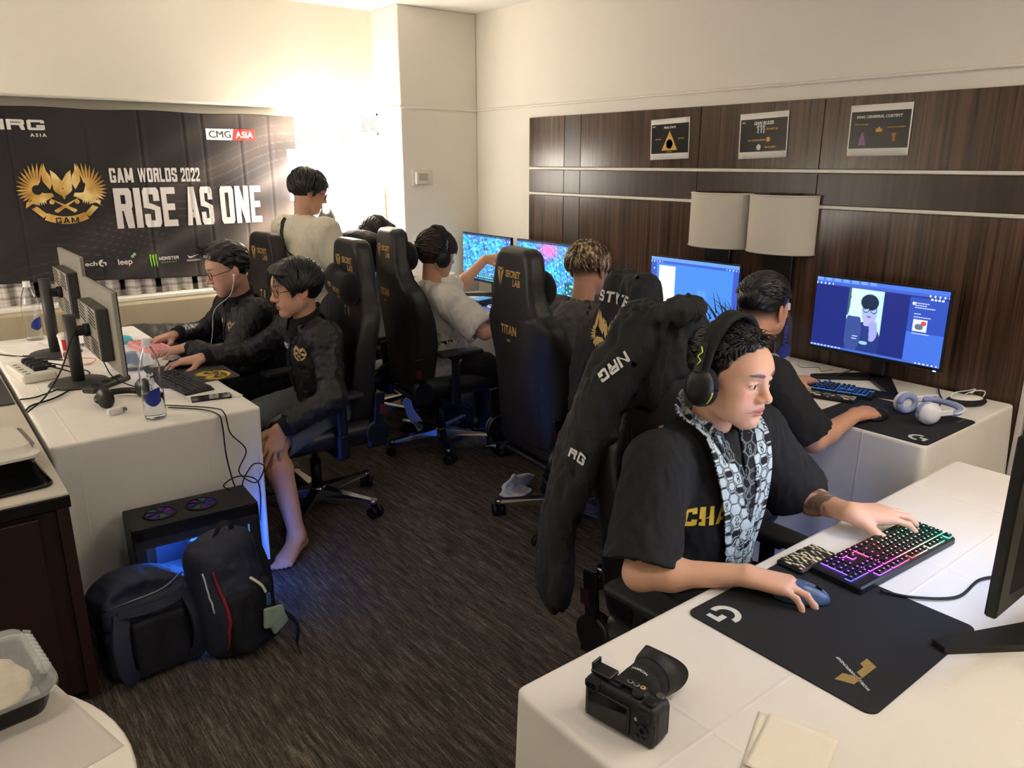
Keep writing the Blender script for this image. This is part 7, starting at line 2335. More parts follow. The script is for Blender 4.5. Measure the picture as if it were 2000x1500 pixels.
t = thing('dark_case', 'flat dark textured slab lying on the far part of the cabinet', 'case', (-.02, 4.20, .745))
obj('slab', MB().box((0, 0, .004), (.60, 1.00, .008), bev=.003), mat('textured_charcoal', rgb(58, 55, 52), .6, noise=(25, .35)), t)
obj('eyelet', MB().lathe([(.014, .008), (.017, .0105), (.024, .0105), (.027, .008)], (.175, -.12, 0), n=24), mat('chrome', rgb(190, 188, 182), .15, 1.0), t)
# food containers
def food_box(x, y, z, rz, label, L, Wd, H, clear):
    t = thing('food_container', label, 'container', (x, y, z), rz)
    BK = mat('black_tray', rgb(14, 14, 14), .25)
    def ringp(w, l, zz, r): return [(a, b_, zz) for a, b_ in rounded(w, l, r, 5)]
    n = len(rounded(1, 1, .1, 5))
    rings = [ringp(L * .80, Wd * .80, 0, .03), ringp(L * .84, Wd * .84, .008, .035), ringp(L * .97, Wd * .97, H, .04), ringp(L * 1.02, Wd * 1.02, H, .042)]
    mb = MB(); V = [p for r_ in rings for p in r_]
    F = [tuple(reversed(range(n)))] + [(k * n + i, k * n + (i + 1) % n, (k + 1) * n + (i + 1) % n, (k + 1) * n + i) for k in range(3) for i in range(n)]
    mb.add(V, F); obj('tray', mb, BK, t)
    LM = mat('clear_lid', (.88, .87, .84), .15, spec=.6, alpha=.28) if clear else mat('frosted_lid', rgb(226, 220, 206), .3)
    rings = [ringp(L * 1.04, Wd * 1.04, H - .004, .042), ringp(L * 1.05, Wd * 1.05, H + .006, .044), ringp(L * .97, Wd * .97, H + .009, .04), ringp(L * .90, Wd * .90, H + .012, .035), ringp(L * .84, Wd * .84, H + .034, .03), ringp(L * .80, Wd * .80, H + .036, .03)]
    mb = MB(); V = [p for r_ in rings for p in r_]
    F = [(k * n + i, k * n + (i + 1) % n, (k + 1) * n + (i + 1) % n, (k + 1) * n + i) for k in range(5) for i in range(n)] + [tuple(5 * n + i for i in range(n))]
    mb.add(V, F); ld = obj('lid', mb, LM, t)
    for i in range(9):
        obj('lid_rib', MB().box((L * .445, (i - 4) * Wd * .075, H + .022), (.014, Wd * .03, .020), R=Matrix.Rotation(.5, 3, 'Y')), mat('lid_rib', rgb(150, 146, 138), .3) if not clear else LM, ld)
    if clear:
        fo = Field().u(ell((0, 0, H * .6), (L * .38, Wd * .38, H * .3)), .01).u(ell((.01, .04, H * .75), (L * .2, Wd * .18, H * .3)), .02); fo.mod(folds(.003, 160, 4))
        obj('food', sdf_mesh('food', fo, (-L / 2, -Wd / 2, .002), (L / 2, Wd / 2, H * 1.35), .006), mat('rice_food', rgb(206, 190, 156), .8, noise=(30, .3)), t)
    return t
food_box(.125, 2.93, .745, math.radians(4), 'black takeaway tray with a frosted white lid on the cabinet', .24, .30, .060, False)
t = thing('serving_tray', 'shiny black plastic tray under the frosted takeaway box', 'tray', (.10, 2.80, .745), math.radians(4))
obj('tray', MB().prism(rounded(.30, .34, .03), 0, .004), mat('shiny_black', rgb(10, 10, 10), .1), t)
obj('rim', MB().tube([(a, b_, .007) for a, b_ in rounded(.30, .34, .03)] + [(.15, .14, .007)], .004, 6), MATS['shiny_black'], t)

# round table, bottom left
t = thing('round_table', 'white round side table in the bottom left corner', 'table', (-.245, 1.33, 0))
obj('table_top', MB().lathe([(0, .69), (.40, .69), (.422, .70), (.424, .712), (.418, .72), (0, .72)], n=64), mat('white_laminate', rgb(232, 224, 208), .35), t)
obj('pedestal', MB().lathe([(.05, .02), (.035, .2), (.035, .66), (.08, .69)], n=20), METAL_GREY, t)
obj('base', MB().lathe([(0, 0), (.24, 0), (.24, .012), (.05, .03), (0, .03)], n=36), METAL_GREY, t)
sheet(.005, 1.44, .720, math.radians(14), .26, .30, 'sheet of off-white paper on the round table', mat('grey_paper', rgb(206, 198, 186), .8), .0004)
food_box(-.01, 1.60, .7205, math.radians(6), 'black food tray with a clear lid on the round table', .20, .24, .055, True)
nb = Field().u(ell((0, 0, .05), (.05, .09, .07)), .01).u(ell((.0, .05, .09), (.04, .05, .05)), .03); nb.mod(folds(.008, 50, 3)); nb.inter(func(lambda P: -P[:, 2]), .006)
tag(obj('napkin', sdf_mesh('napkin', nb, (-.1, -.14, -.01), (.1, .14, .18), .006), NAPK, loc=(-.115, 1.42, .7215)), 'crumpled white napkin beside the clear-lidded food tray', 'napkin')
# ------------------------------------------------------------------ tower, bags and litter on the floor
def led(name, c, s): return mat(name, (0, 0, 0), .5, emit=(c, s))
BLUE = (0.02, .16, 1.0)
def tower(x, y, rz, label, power=1.0):
    """Desktop tower: glass side towards local -y, long axis x."""
    t = thing('desktop_tower', label, 'computer', (x, y, 0), rz)
    L, Wd, H = .45, .20, .455; fr = mat('case_black', rgb(16, 16, 17), .45)
    obj('frame', MB().box((0, 0, H - .012), (L, Wd, .024), bev=.004).box((0, 0, .022), (L, Wd, .024), bev=.004).box((0, Wd / 2 - .004, H / 2), (L, .008, H - .02)).box((-L / 2 + .02, -Wd / 2 + .012, H / 2), (.04, .024, H - .04)).box((L / 2 - .02, -Wd / 2 + .012, H / 2), (.04, .024, H - .04)).box((0, -Wd / 2 + .012, H - .05), (L, .024, .07)), fr, t)
    obj('rear_panel', MB().box((L / 2 - .003, .0, H / 2), (.006, Wd - .01, H - .04)), fr, t)
    obj('front_mesh', MB().box((-L / 2 + .003, .0, H / 2), (.006, Wd - .01, H - .04)), fr, t)
    obj('side_glass', MB().box((0, -Wd / 2 - .002, H / 2 - .02), (L - .012, .004, H - .06)), mat('smoked_glass', (.1, .11, .13), .03, spec=.6, alpha=.18), t)
    obj('mainboard', MB().box((.02, Wd / 2 - .015, H / 2), (.30, .006, .30)), mat('board_dark', rgb(70, 80, 110), .5), t)
    obj('graphics_card', MB().box((.02, .0, .20), (.30, .12, .045), bev=.006), mat('gpu_dark', rgb(110, 116, 130), .35), t)
    obj('cooler', MB().box((.03, .02, .31), (.10, .10, .13), bev=.004), mat('cooler_grey', rgb(120, 126, 140), .3, .7), t)
    for i in range(7): obj('fin', MB().box((.03, .02, .255 + i * .018), (.108, .108, .003)), mat('fin_grey', rgb(150, 156, 170), .3, .8), t)
    obj('light_strip', MB().box((0, -.055, H - .09), (L - .10, .006, .006)), led('led_blue', BLUE, 60 * power), t)
    obj('light_strip', MB().box((0, -.055, .055), (L - .10, .006, .006)), led('led_blue', BLUE, 60 * power), t)
    obj('card_light', MB().box((.02, -.0615, .20), (.26, .002, .006)), led('led_cyan', (.05, .8, 1.0), 10 * power), t)
    for i in range(4): obj('memory_stick', MB().box((.12 + i * .012, .05, .33), (.004, .05, .12)), led('led_ice', (.15, .5, 1.0), 3.0 * power), t)
    for i, cx in enumerate((-.11, .04)):
        f_ = obj('top_fan', MB().lathe([(.052, H + .001), (.060, H + .001), (.060, H + .004), (.052, H + .004)], (cx, 0, 0), n=32), fr, t)
        for k in range(7):
            a = k * 2 * PI / 7; c = ((.5, .06, .8), (.2, .1, 1.0), (.1, .6, .4))[(k + i) % 3]
            obj('fan_blade', MB().add([(cx + r_ * math.cos(a + d_), r_ * math.sin(a + d_), H + .0015 + .002 * (d_ > .3)) for r_, d_ in ((.016, 0), (.050, .1), (.050, .75), (.016, .6))], [(0, 1, 2, 3)]), led('fan_%d' % ((k + i) % 3), c, .022), f_)
    for k in range(3):
        f_ = obj('front_fan', MB().tube([(-L / 2 + .03, .05 * math.cos(a), .10 + k * .125 + .05 * math.sin(a)) for a in np.linspace(0, 2 * PI, 21)], .006, 6), led('front_ring', (.1, .55, 1.0), 2.5), t)
    obj('status_lights', MB().box((.10, -Wd / 2 - .0045, .03), (.04, .001, .006)), led('led_green', (.2, 1, .5), 3), t)
    for i in range(4): obj('foot', MB().box(((-1) ** i * (L / 2 - .05), (-1) ** (i // 2) * (Wd / 2 - .03), .005), (.04, .03, .01)), BLK_PLASTIC, t)
    obj('rear_glow', MB().box((L / 2 + .001, .02, .20), (.002, .10, .25)), led('led_blue_rear', BLUE, 7.0 * power), t)
    light('tower_light', 'POINT', (0, -.03, .36), 3.0 * power, (.05, .25, 1.0), size=.03, parent=t)
    return t
tower(.715, 2.885, math.radians(-4), 'black desktop tower with blue lights in front of the left table', 1.0)
tower(3.10, 3.30, math.radians(90), 'blue-lit desktop tower under the long table behind the TITAN chair', 1.6)
tower(2.98, 2.25, math.radians(90), 'blue-lit desktop tower under the long table between two chairs', .7)
tower(2.30, .66, math.radians(180), 'blue-lit desktop tower under the foreground table', 1.2)
# cables from the left table to the tower
cable([(.76, 3.22, .757), (.85, 3.12, .757), (.89, 3.02, .755), (.895, 2.985, .72), (.89, 2.96, .60), (.90, 2.95, .50), (.905, 2.94, .465)], .003, 'thin black cable hanging straight over the cloth to the tower', group='cables over the left cloth')
cable([(.76, 3.26, .757), (.90, 3.10, .757), (.915, 3.005, .754), (.92, 2.975, .68), (.97, 2.96, .60), (.93, 2.95, .52), (.99, 2.94, .46), (1.03, 2.94, .52), (.985, 2.94, .54), (.93, 2.92, .48), (.945, 2.90, .44)], .0028, 'thin black cable with a loop in front of the left cloth', group='cables over the left cloth')
cable([(.88, 2.93, .46), (.85, 2.90, .50), (.90, 2.88, .53), (.97, 2.88, .50), (.99, 2.90, .42), (.985, 2.92, .30)], .0028, 'thin black cable arching over the end of the tower', group='cables over the left cloth')

# backpacks
NAVY = mat('navy_nylon', rgb(34, 38, 56), .62, bump=(300, .15)); NAVYD = mat('dark_navy_nylon', rgb(16, 17, 24), .7, bump=(300, .12))
def strap_tube(pts, w, th, m, nm, par):
    P = np.array(catmull(pts, 8)); mb = MB(); vs = []
    for i, q in enumerate(P):
        d = P[min(i + 1, len(P) - 1)] - P[max(i - 1, 0)]; d /= np.linalg.norm(d) + 1e-9
        s = np.cross(d, (0.2, -.9, .3)); s /= np.linalg.norm(s) + 1e-9; n = np.cross(s, d)
        for a, b_ in ((-w / 2, th / 2), (w / 2, th / 2), (w / 2, -th / 2), (-w / 2, -th / 2)): vs.append(tuple(q + s * a + n * b_))
    k = len(P); mb.add(vs, [(i * 4 + j, i * 4 + (j + 1) % 4, (i + 1) * 4 + (j + 1) % 4, (i + 1) * 4 + j) for i in range(k - 1) for j in range(4)] + [(0, 1, 2, 3), tuple((k - 1) * 4 + j for j in (3, 2, 1, 0))])
    return obj(nm, mb, m, par)
# upright one with the red stripe
t = thing('backpack', 'upright navy backpack with a red stripe leaning on the tower', 'backpack', (.745, 2.57, 0), math.radians(20))
bp = Field().u(rbox((0, 0, .24), (.155, .085, .235), .07), .02).u(ell((.0, -.05, .20), (.14, .10, .20)), .06).u(ell((0, -.02, .40), (.13, .09, .10)), .05)
bp.mod(folds(.005, 55, 5)); bp.inter(func(lambda P: -P[:, 2]), .015)
lean = Matrix.Rotation(math.radians(-9), 4, 'X')
def leaned(o): o.matrix_local = lean @ o.matrix_local; return o
leaned(obj('body', sdf_mesh('body', bp, (-.24, -.22, -.02), (.24, .18, .55), .009), NAVY, t)); t.scale = (.82, .9, .92)
fp = Field().u(rbox((.01, -.12, .15), (.115, .035, .13), .035), .02); fp.mod(folds(.004, 40, 6))
pk = leaned(obj('front_pocket', sdf_mesh('front_pocket', fp, (-.2, -.22, 0), (.2, -.02, .34), .008), NAVYD, t))
zs = project(bp, np.array([(-.118 + .012 * math.sin(k * .2), -.4, z) for k, z in enumerate(np.linspace(.05, .38, 16))]), (0, 1, 0), off=.003)
leaned(obj('red_stripe', MB().tube([tuple(map(float, q)) for q in zs], [.003 + .006 * math.sin(k / 15 * PI) for k in range(16)], 6), mat('red_mesh', rgb(140, 34, 38), .8), t))
zs = project(bp, np.array([(-.142 - .0 * k, -.4, z) for k, z in enumerate(np.linspace(.22, .38, 9))]), (0, 1, 0), off=.002)
leaned(obj('white_lettering_strip', MB().tube([tuple(map(float, q)) for q in zs], .004, 5), mat('white_strip', rgb(200, 200, 204), .6), t))
zs = project(bp, np.array([(.02 + .08 * math.sin(k * .16), -.4, z) for k, z in enumerate(np.linspace(.22, .44, 14))]), (0, 1, 0), off=.002)
leaned(obj('zip', MB().tube([tuple(map(float, q)) for q in zs], .004, 6), NAVYD, t))
leaned(obj('brand_patch', MB().box((-.095, -.092, .385), (.03, .004, .022), R=Matrix.Rotation(-.5, 3, 'X')), mat('patch_red', rgb(196, 36, 40), .6), t))
leaned(strap_tube([(.02, -.13, .31), (.045, -.165, .27), (.055, -.175, .235)], .012, .004, mat('white_cord', rgb(214, 208, 196), .7), 'zip_pull', t))
leaned(obj('zip_toggle', MB().box((.058, -.178, .205), (.022, .010, .05), bev=.004, R=Matrix.Rotation(.2, 3, 'Y')), mat('blue_toggle', rgb(52, 92, 140), .5), t))
tg = Field().u(rbox((.06, -.185, .13), (.05, .012, .040), .008, euler(0, .25, 0)), .0).u(rbox((.075, -.190, .105), (.045, .010, .034), .008, euler(0, -.3, 0)), .006)
leaned(obj('keyring_pouch', sdf_mesh('keyring_pouch', tg, (-.05, -.24, .03), (.16, -.14, .20), .005), mat('sage_fabric', rgb(146, 164, 146), .85), t))
strap_tube([(.13, .06, .40), (.20, .06, .34), (.225, .04, .20), (.20, .02, .06), (.16, .0, .03)], .055, .012, NAVYD, 'shoulder_strap', t)
strap_tube([(.17, -.02, .10), (.23, -.07, .05), (.22, -.13, .015), (.14, -.20, .010), (.10, -.26, .010)], .024, .003, NAVYD, 'webbing_strap', t)
strap_tube([(-.05, .03, .47), (-.02, .02, .525), (.03, .02, .525), (.06, .03, .47)], .022, .006, NAVYD, 'grab_handle', t)
# open one lying against the cabinet
t = thing('backpack', 'open navy backpack slumped between the cabinet and the tower', 'backpack', (.455, 2.655, 0), math.radians(4)); t.scale = (.9, .9, .84)
b2 = Field().u(rbox((.02, .02, .19), (.17, .11, .19), .06), .02).u(ell((-.02, .07, .30), (.16, .10, .13)), .05)
b2.sub(ell((.01, -.045, .385), (.125, .035, .075), euler(.5, 0, .05)), .02)
b2.mod(folds(.006, 60, 15)); b2.inter(func(lambda P: -P[:, 2]), .015)
obj('body', sdf_mesh('body', b2, (-.25, -.2, -.02), (.27, .25, .50), .009), NAVY, t)
b3 = Field().u(rbox((.03, -.095, .15), (.10, .022, .13), .02), .02); b3.mod(folds(.003, 30, 6))
obj('padded_back', sdf_mesh('padded_back', b3, (-.15, -.16, .0), (.2, -.04, .32), .008), NAVYD, t)
obj('zip', MB().tube(catmull([(-.14, -.05, .345), (-.05, -.098, .375), (.06, -.098, .385), (.15, -.05, .40)], 8), .004, 6), METAL_GREY, t)
strap_tube([(-.10, -.09, .33), (-.02, -.125, .335), (.08, -.125, .34), (.14, -.09, .345)], .035, .008, NAVY, 'grab_handle', t)
strap_tube([(.15, -.08, .33), (.17, -.12, .22), (.165, -.13, .10), (.13, -.11, .03)], .06, .014, NAVY, 'shoulder_strap', t)
strap_tube([(-.09, -.08, .32), (-.115, -.12, .22), (-.11, -.13, .10), (-.08, -.11, .03)], .06, .014, NAVY, 'shoulder_strap', t)
# litter
nb = Field().u(rbox((.03, .0, .05), (.10, .012, .055), .008, euler(.5, .3, .2)), .02).u(rbox((-.02, -.04, .015), (.10, .055, .010), .006, euler(.1, .1, .4)), .03); nb.mod(folds(.008, 60, 3)); nb.inter(func(lambda P: -P[:, 2]), .004)
tag(obj('napkin', sdf_mesh('napkin', nb, (-.2, -.2, -.01), (.2, .2, .2), .007), mat('napkin_cool', rgb(226, 226, 232), .9), loc=(2.40, 3.02, 0)), 'crumpled white cloth on the carpet beside the TITAN chair', 'cloth')
t = sheet(2.66, 4.13, .0, .5, .17, .25, 'white paper propped upright on the carpet behind the white T-shirt player', NAPK, .02, seed=8); t.rotation_euler = (math.radians(66), 0, .9); t.location = (2.42, 4.13, .13)
t = sheet(2.78, 3.62, .0, .5, .16, .16, 'white paper lying on the carpet under the long table', NAPK, .012, seed=9)
# ------------------------------------------------------------------ long table along the veneer wall
MX = 3.40
monitor(MX, 1.665, TZ, PI, 'monitor showing a blue video page at the near end of the long table', scr_video, led=(.1, .3, 1.0), res=(300, 170))
monitor(MX, 2.70, TZ, PI, 'monitor with a plain blue page behind the jacket chair', scr_browser)
monitor(MX, 3.93, TZ, PI + .02, 'game monitor with a pink spot beyond the TITAN chair', scr_game(3, (.55, .86)), hot=1.1)
monitor(MX, 4.60, TZ, PI - .02, 'game monitor with a teal map by the column', scr_game(8), hot=1.1)
K_BLK = mat('key_cap_black', rgb(24, 24, 27), .4)
KB_DK = mat('kb_dark_frame', rgb(26, 30, 32), .4)
keyboard(3.10, 1.725, TZ, math.radians(-72), 'black keyboard with blue backlight before the blue video page', K_BLK, KB_DK, glow_mat('key_glow_low', 1.1), colfn=lambda u, r: (.02, .10 + .3 * (u < .06), .35 + .5 * (u < .06)), thick=.020)
keyboard(3.02, 3.33, TZ, math.radians(-84), 'black keyboard lying between the TITAN chair and the wipes bottle', K_BLK, KB_DK, mat('key_legend_white', rgb(210, 214, 216), .5), thick=.020)
mousepad(2.955, 1.335, TZ, 0.0, 'black mouse pad with a white letter mark at the near end of the long table', .425, .455, PAD_M, marks=[('letter_mark', (GM[0] * .066, GM[1]), -.150, -.170, math.radians(-90), LOGO_W), ('worn_mark', flat_geo([poly2([(-.03, -.005), (.03, -.004), (.026, .006), (-.028, .004)])]), .17, -.185, -.1, mat('worn_grey', rgb(90, 86, 82), .8))])
mouse(2.905, 1.365, TZ + .003, 0.0, 'dark mouse under the hand of the crew-cut player', MATS['mouse_black'])
# wrist rest with pale chequers
def chequer(u, v):
    k = (np.floor(u * 18) + np.floor(v * 4)).astype(int) % 2
    t = wob(np.stack([u * 9, v * 3, 0 * u], 1).astype(f32), 5, 3) > -.2
    C = np.tile(np.array(rgb(20, 19, 18)), (len(u), 1)); C[(k == 0) & t] = rgb(222, 206, 164)
    return C
CHQ = mat_attr('chequer_print', rough=.6)
def wrist_rest(x, y, z, rz, label, L=.36, D=.075):
    t = thing('wrist_rest', label, 'wrist rest', (x, y, z), rz)
    obj('pad', MB().box((0, 0, .008), (L, D, .016), bev=.006), BLK_PLASTIC, t)
    me = grid_mesh('cover', 72, 16, lambda u, v: ((u - .5) * (L - .01), (v - .5) * (D - .01), .0164 + .003 * np.sin(v * PI) * np.minimum(1, 8 * np.minimum(u, 1 - u))), chequer)
    obj('cover', me, CHQ, t)
wrist_rest(2.985, 1.70, TZ, math.radians(-72), 'black and cream chequered wrist rest by the blue backlit keyboard')
t = thing('tray_box', 'flat black box behind the blue backlit keyboard', 'box', (3.225, 1.475, TZ), math.radians(-72))
obj('lid', MB().box((0, 0, .007), (.19, .075, .014), bev=.003), BLK_PLASTIC, t); obj('seam', MB().box((0, -.0376, .007), (.18, .001, .002)), mat('seam_grey', rgb(60, 60, 62), .5), t)
bottle(3.30, 2.055, TZ, 'water bottle lettered smartwater by the crew-cut player', 0.0, math.radians(-140), text='smartwater')
# white headset
t = thing('headset', 'white headset lying on the black pad of the long table', 'headset', (3.06, 1.245, TZ + .003), math.radians(150))
HW = mat('headset_white', rgb(226, 226, 230), .35); HL = mat('headset_lilac', rgb(150, 160, 205), .8)
hb = [(.0 + .10 * math.sin(a) * .0, .095 * math.sin(a), .055 + .012 * math.cos(a)) for a in np.linspace(-1.3, 1.3, 10)]
def cupf(c, n, s): return Field().u(ell(c, (.046, .022, .043)), .01).u(ell((c[0], c[1] + s * .012, c[2]), (.036, .016, .034)), .006)
for s in (-1, 1):
    c = (.055, s * .078, .046)
    cup = obj('ear_cup', sdf_mesh('ear_cup', cupf(c, 0, s), (c[0] - .08, c[1] - .06, 0), (c[0] + .08, c[1] + .06, .11), .004), HW, t)
    obj('ear_cushion', MB().tube([(c[0] + .033 * math.cos(a), c[1] - s * .018, c[2] + .031 * math.sin(a)) for a in np.linspace(0, 2 * PI, 19)], .013, 8), HL, cup)
    obj('slider', MB().box((-.0, s * .092, .05), (.07, .008, .022), bev=.003, rz=s * .12), HW, t)
obj('headband', MB().tube([(-.03 - .075 * math.cos(a), .092 * math.sin(a), .048) for a in np.linspace(-PI / 2, PI / 2, 19)], .012, 8), HL, t)
obj('band_shell', MB().tube([(-.03 - .090 * math.cos(a), .098 * math.sin(a), .050) for a in np.linspace(-PI / 2, PI / 2, 19)], .006, 6), HW, t)
obj('microphone_boom', MB().tube(catmull([(.05, -.104, .045), (-.02, -.112, .05), (-.08, -.108, .055), (-.10, -.09, .06)], 6), .006, 7), HW, t)
# face mask with its loops
t = thing('face_mask', 'black and white face mask with ear loops by the white headset', 'mask', (3.375, 1.235, TZ), math.radians(-35))
mf = Field().u(ell((0, 0, .016), (.085, .05, .022)), .01); mf.sub(ell((0, 0, .05), (.075, .042, .035)), .01)
obj('cup', sdf_mesh('cup', mf, (-.11, -.08, -.01), (.11, .08, .06), .005), mat('mask_black', rgb(20, 20, 22), .8), t)
obj('lining', MB().sphere((0, 0, .028), (.068, .038, .012), 20, 8), mat('mask_white', rgb(224, 220, 214), .85), t)
for pts in ([(-.07, .0, .03), (-.045, .02, .045), (0, .0, .06), (.02, -.015, .07), (.0, -.03, .06), (.02, .01, .045)], [(.07, 0, .03), (.085, .015, .05), (.06, .03, .05), (.02, .02, .045), (-.02, -.01, .045)]):
    obj('ear_loop', MB().tube(catmull(pts, 8), .0022, 6), MATS['mask_white'], t)
cable([(3.36, 1.72, .80), (3.30, 1.765, .775), (3.26, 1.775, .757), (3.22, 1.74, .757), (3.20, 1.70, .757), (3.165, 1.715, .762)], .003, 'black keyboard cable looping under the blue video monitor', group='cables on the long table')
cable([(3.50, 1.40, .757), (3.42, 1.36, .757), (3.36, 1.325, .757), (3.30, 1.30, .757), (3.2, 1.27, .76)], .003, 'black cable running to the white headset', group='cables on the long table')
cable([(3.40, 2.03, .757), (3.36, 1.98, .757), (3.42, 1.93, .757), (3.37, 1.88, .757), (3.44, 1.86, .757)], .0015, 'thin dark wire strewn beside the smartwater bottle', group='cables on the long table')
# far end clutter
t = thing('wipes_bottle', 'clear jar with white wipes pulled out of its top', 'jar', (3.12, 3.72, TZ))
obj('jar', MB().lathe([(0, .002), (.052, 0), (.055, .01), (.055, .16), (.048, .185), (.035, .195), (.035, .205), (.0335, .205), (.0335, .195), (.0465, .184), (.0535, .16), (.0535, .011), (.051, .003), (0, .004)], n=26), PET, t)
obj('contents', MB().lathe([(0, .006), (.047, .006), (.047, .15), (0, .15)], n=22), mat('wipes_mint', rgb(196, 220, 214), .6), t)
wf = Field().u(cap((0, 0, .19), (.0, .01, .26), .02, .034), .02).u(cap((0, 0, .25), (.015, -.02, .31), .03, .012), .02); wf.mod(folds(.007, 110, 3))
obj('wipe', sdf_mesh('wipe', wf, (-.1, -.1, .15), (.1, .1, .36), .006), NAPK, t)
mousepad(3.00, 4.08, TZ, 0, 'blue mouse pad in front of the white T-shirt player', .36, .42, mat('blue_pad', rgb(70, 106, 190), .8))
t = thing('tissue_box', 'blue-topped small box on the far part of the long table', 'box', (3.16, 4.35, TZ), .2)
obj('box', MB().box((0, 0, .022), (.14, .10, .044), bev=.004), mat('box_dark', rgb(38, 40, 52), .5), t); obj('lid', MB().box((0, 0, .046), (.142, .102, .006), bev=.002), mat('box_blue', rgb(96, 160, 214), .4), t)
cable([(3.36, 4.45, .757), (3.24, 4.25, .757), (3.20, 4.05, .757), (3.12, 3.96, .757), (3.22, 3.84, .757)], .004, 'black cable wriggling across the far part of the long table', group='cables on the long table')
cable([(3.22, 4.20, .760), (3.16, 4.14, .760), (3.12, 4.20, .760), (3.16, 4.26, .760), (3.22, 4.21, .760)], .005, 'white cable coiled on the far part of the long table', m=mat('white_cable', rgb(232, 230, 226), .4), group='cables on the long table')
mouse(2.90, 3.50, TZ, 0, 'dark mouse under the right hand of the white T-shirt player', MATS['mouse_black'])
# ------------------------------------------------------------------ foreground table
monitor(1.835, .455, TZ, PI / 2, 'monitor seen edge-on and from behind at the right edge', scr_plain((176, 190, 226)), foot=(.10, .295), lift=.125, h=.37, res=(40, 24), hot=6.5)
mousepad(1.468, .735, TZ, 0, 'large black mouse pad with white and gold marks in the foreground', .445, .430, PAD_M, marks=[
    ('letter_mark', (GM[0] * .070, GM[1]), -.162, .155, math.radians(180 + 0), LOGO_W),
    ('gold_mark', flat_geo([poly2([(-.05, .02), (-.02, .02), (-.005, -.012), (-.035, -.012)]), poly2([(-.005, -.012), (.05, -.012), (.062, .014), (.035, .014), (.03, .004), (.004, .004)])]), -.130, -.135, math.radians(0), LOGO_G),
    ('small_lettering', text_geo('WORLD CHAMPIONSHIP', .0095, .0002), -.135, -.128, math.radians(62), LOGO_W)])
def rainbow(u, r):
    st = [(0, (.05, 1.0, .55)), (.18, (.15, 1.0, .35)), (.34, (.95, .85, .55)), (.48, (1.0, .12, .06)), (.66, (1.0, .10, .55)), (.82, (.35, .10, 1.0)), (1.0, (.06, .10, 1.0))]
    u = min(1, max(0, u + .02 * (r - 3)))
    for (a, ca), (b_, cb_) in zip(st, st[1:]):
        if u <= b_:
            t = (u - a) / (b_ - a); c = tuple(x + (y - x) * t for x, y in zip(ca, cb_)); break
    if .12 < u < .55 and 1 < r < 4.5: c = tuple(.45 * x + .25 for x in c)
    return c
keyboard(1.838, .797, TZ, math.radians(180 - 3), 'black keyboard with rainbow backlight in the foreground', K_BLK, mat('kb_gunmetal', rgb(52, 52, 58), .35, .7), glow_mat('key_glow_high', 1.25), colfn=rainbow, thick=.022)
wrist_rest(1.665, .912, TZ, math.radians(-3), 'black and cream chequered wrist rest beside the rainbow keyboard', L=.15)
mouse(1.497, .822, TZ + .003, math.radians(-58), 'blue-grey mouse under the right hand of the scarf wearer', mat('mouse_blue', rgb(70, 92, 130), .3, noise=(40, .4)))
cable([(1.66, .72, .760), (1.70, .66, .757), (1.78, .60, .757), (1.90, .60, .757), (1.98, .57, .757), (2.1, .55, .757)], .0035, 'black cable from the rainbow keyboard to the monitor at the right edge', group='cables on the foreground table')
cable([(1.80, .44, .90), (1.72, .42, .84), (1.64, .40, .775), (1.58, .36, .757), (1.53, .30, .757)], .0035, 'black cable hanging by the monitor foot at the right edge', group='cables on the foreground table')
sheet(1.045, .565, TZ, math.radians(24), .17, .13, 'folded cream napkin on the foreground cloth', mat('cream_napkin', rgb(236, 227, 208), .9), .0015, 'napkin', 'napkin')
sheet(1.05, .560, TZ + .003, math.radians(18), .15, .12, 'upper ply of the folded cream napkin on the foreground cloth', MATS['cream_napkin'], .002, 'napkin', 'napkin', seed=4)

# the mirrorless camera: back towards -y (slightly -x), lens away from us
ct = thing('camera', 'black mirrorless camera with a hooded lens on the foreground cloth', 'camera', (.872, .785, TZ), math.radians(-80)); ct.scale = (1.16, 1.16, 1.16)
CB = mat('camera_black', rgb(24, 24, 25), .5, bump=(500, .15)); CR = mat('camera_rubber', rgb(18, 18, 19), .8, bump=(700, .4)); GL = mat('lcd_glass', rgb(14, 14, 16), .08); MK = mat('camera_marks', rgb(200, 200, 196), .5)
# local frame: x to the right seen from behind, y towards the lens, z up
f = Field().u(rbox((0, 0, .036), (.062, .018, .034), .006), .0).u(rbox((.047, .010, .034), (.017, .024, .033), .012), .006).u(rbox((-.012, .0, .0675), (.046, .016, .006), .004), .004)
obj('body', sdf_mesh('body', f, (-.08, -.04, -.005), (.08, .05, .09), .0028), CB, ct)
obj('screen', MB().box((-.016, -.0195, .033), (.078, .004, .050), bev=.0015), MATS['camera_black'], ct); obj('screen_glass', MB().box((-.016, -.0218, .033), (.070, .0012, .043), bev=.0004), GL, ct)
obj('grip_rubber', MB().box((.0625, .008, .034), (.003, .034, .05), bev=.001), CR, ct)
obj('thumb_rest', MB().box((.046, -.020, .055), (.022, .008, .02), bev=.003), CR, ct)
obj('viewfinder', MB().box((-.045, -.018, .066), (.026, .014, .014), bev=.003), CR, ct); obj('viewfinder_glass', MB().box((-.045, -.0255, .066), (.016, .001, .009)), GL, ct)
obj('hot_shoe', MB().box((-.012, 0, .0755), (.022, .020, .004), bev=.0008).box((-.0215, 0, .0785), (.003, .02, .003)).box((-.0025, 0, .0785), (.003, .02, .003)), BLK_PLASTIC, ct)
obj('cage_plate', MB().box((-.038, .002, .080), (.036, .026, .006), bev=.0015).box((-.054, .002, .088), (.004, .022, .012), bev=.001).box((.008, .004, .079), (.05, .016, .005), bev=.001), BLK_PLASTIC, ct)
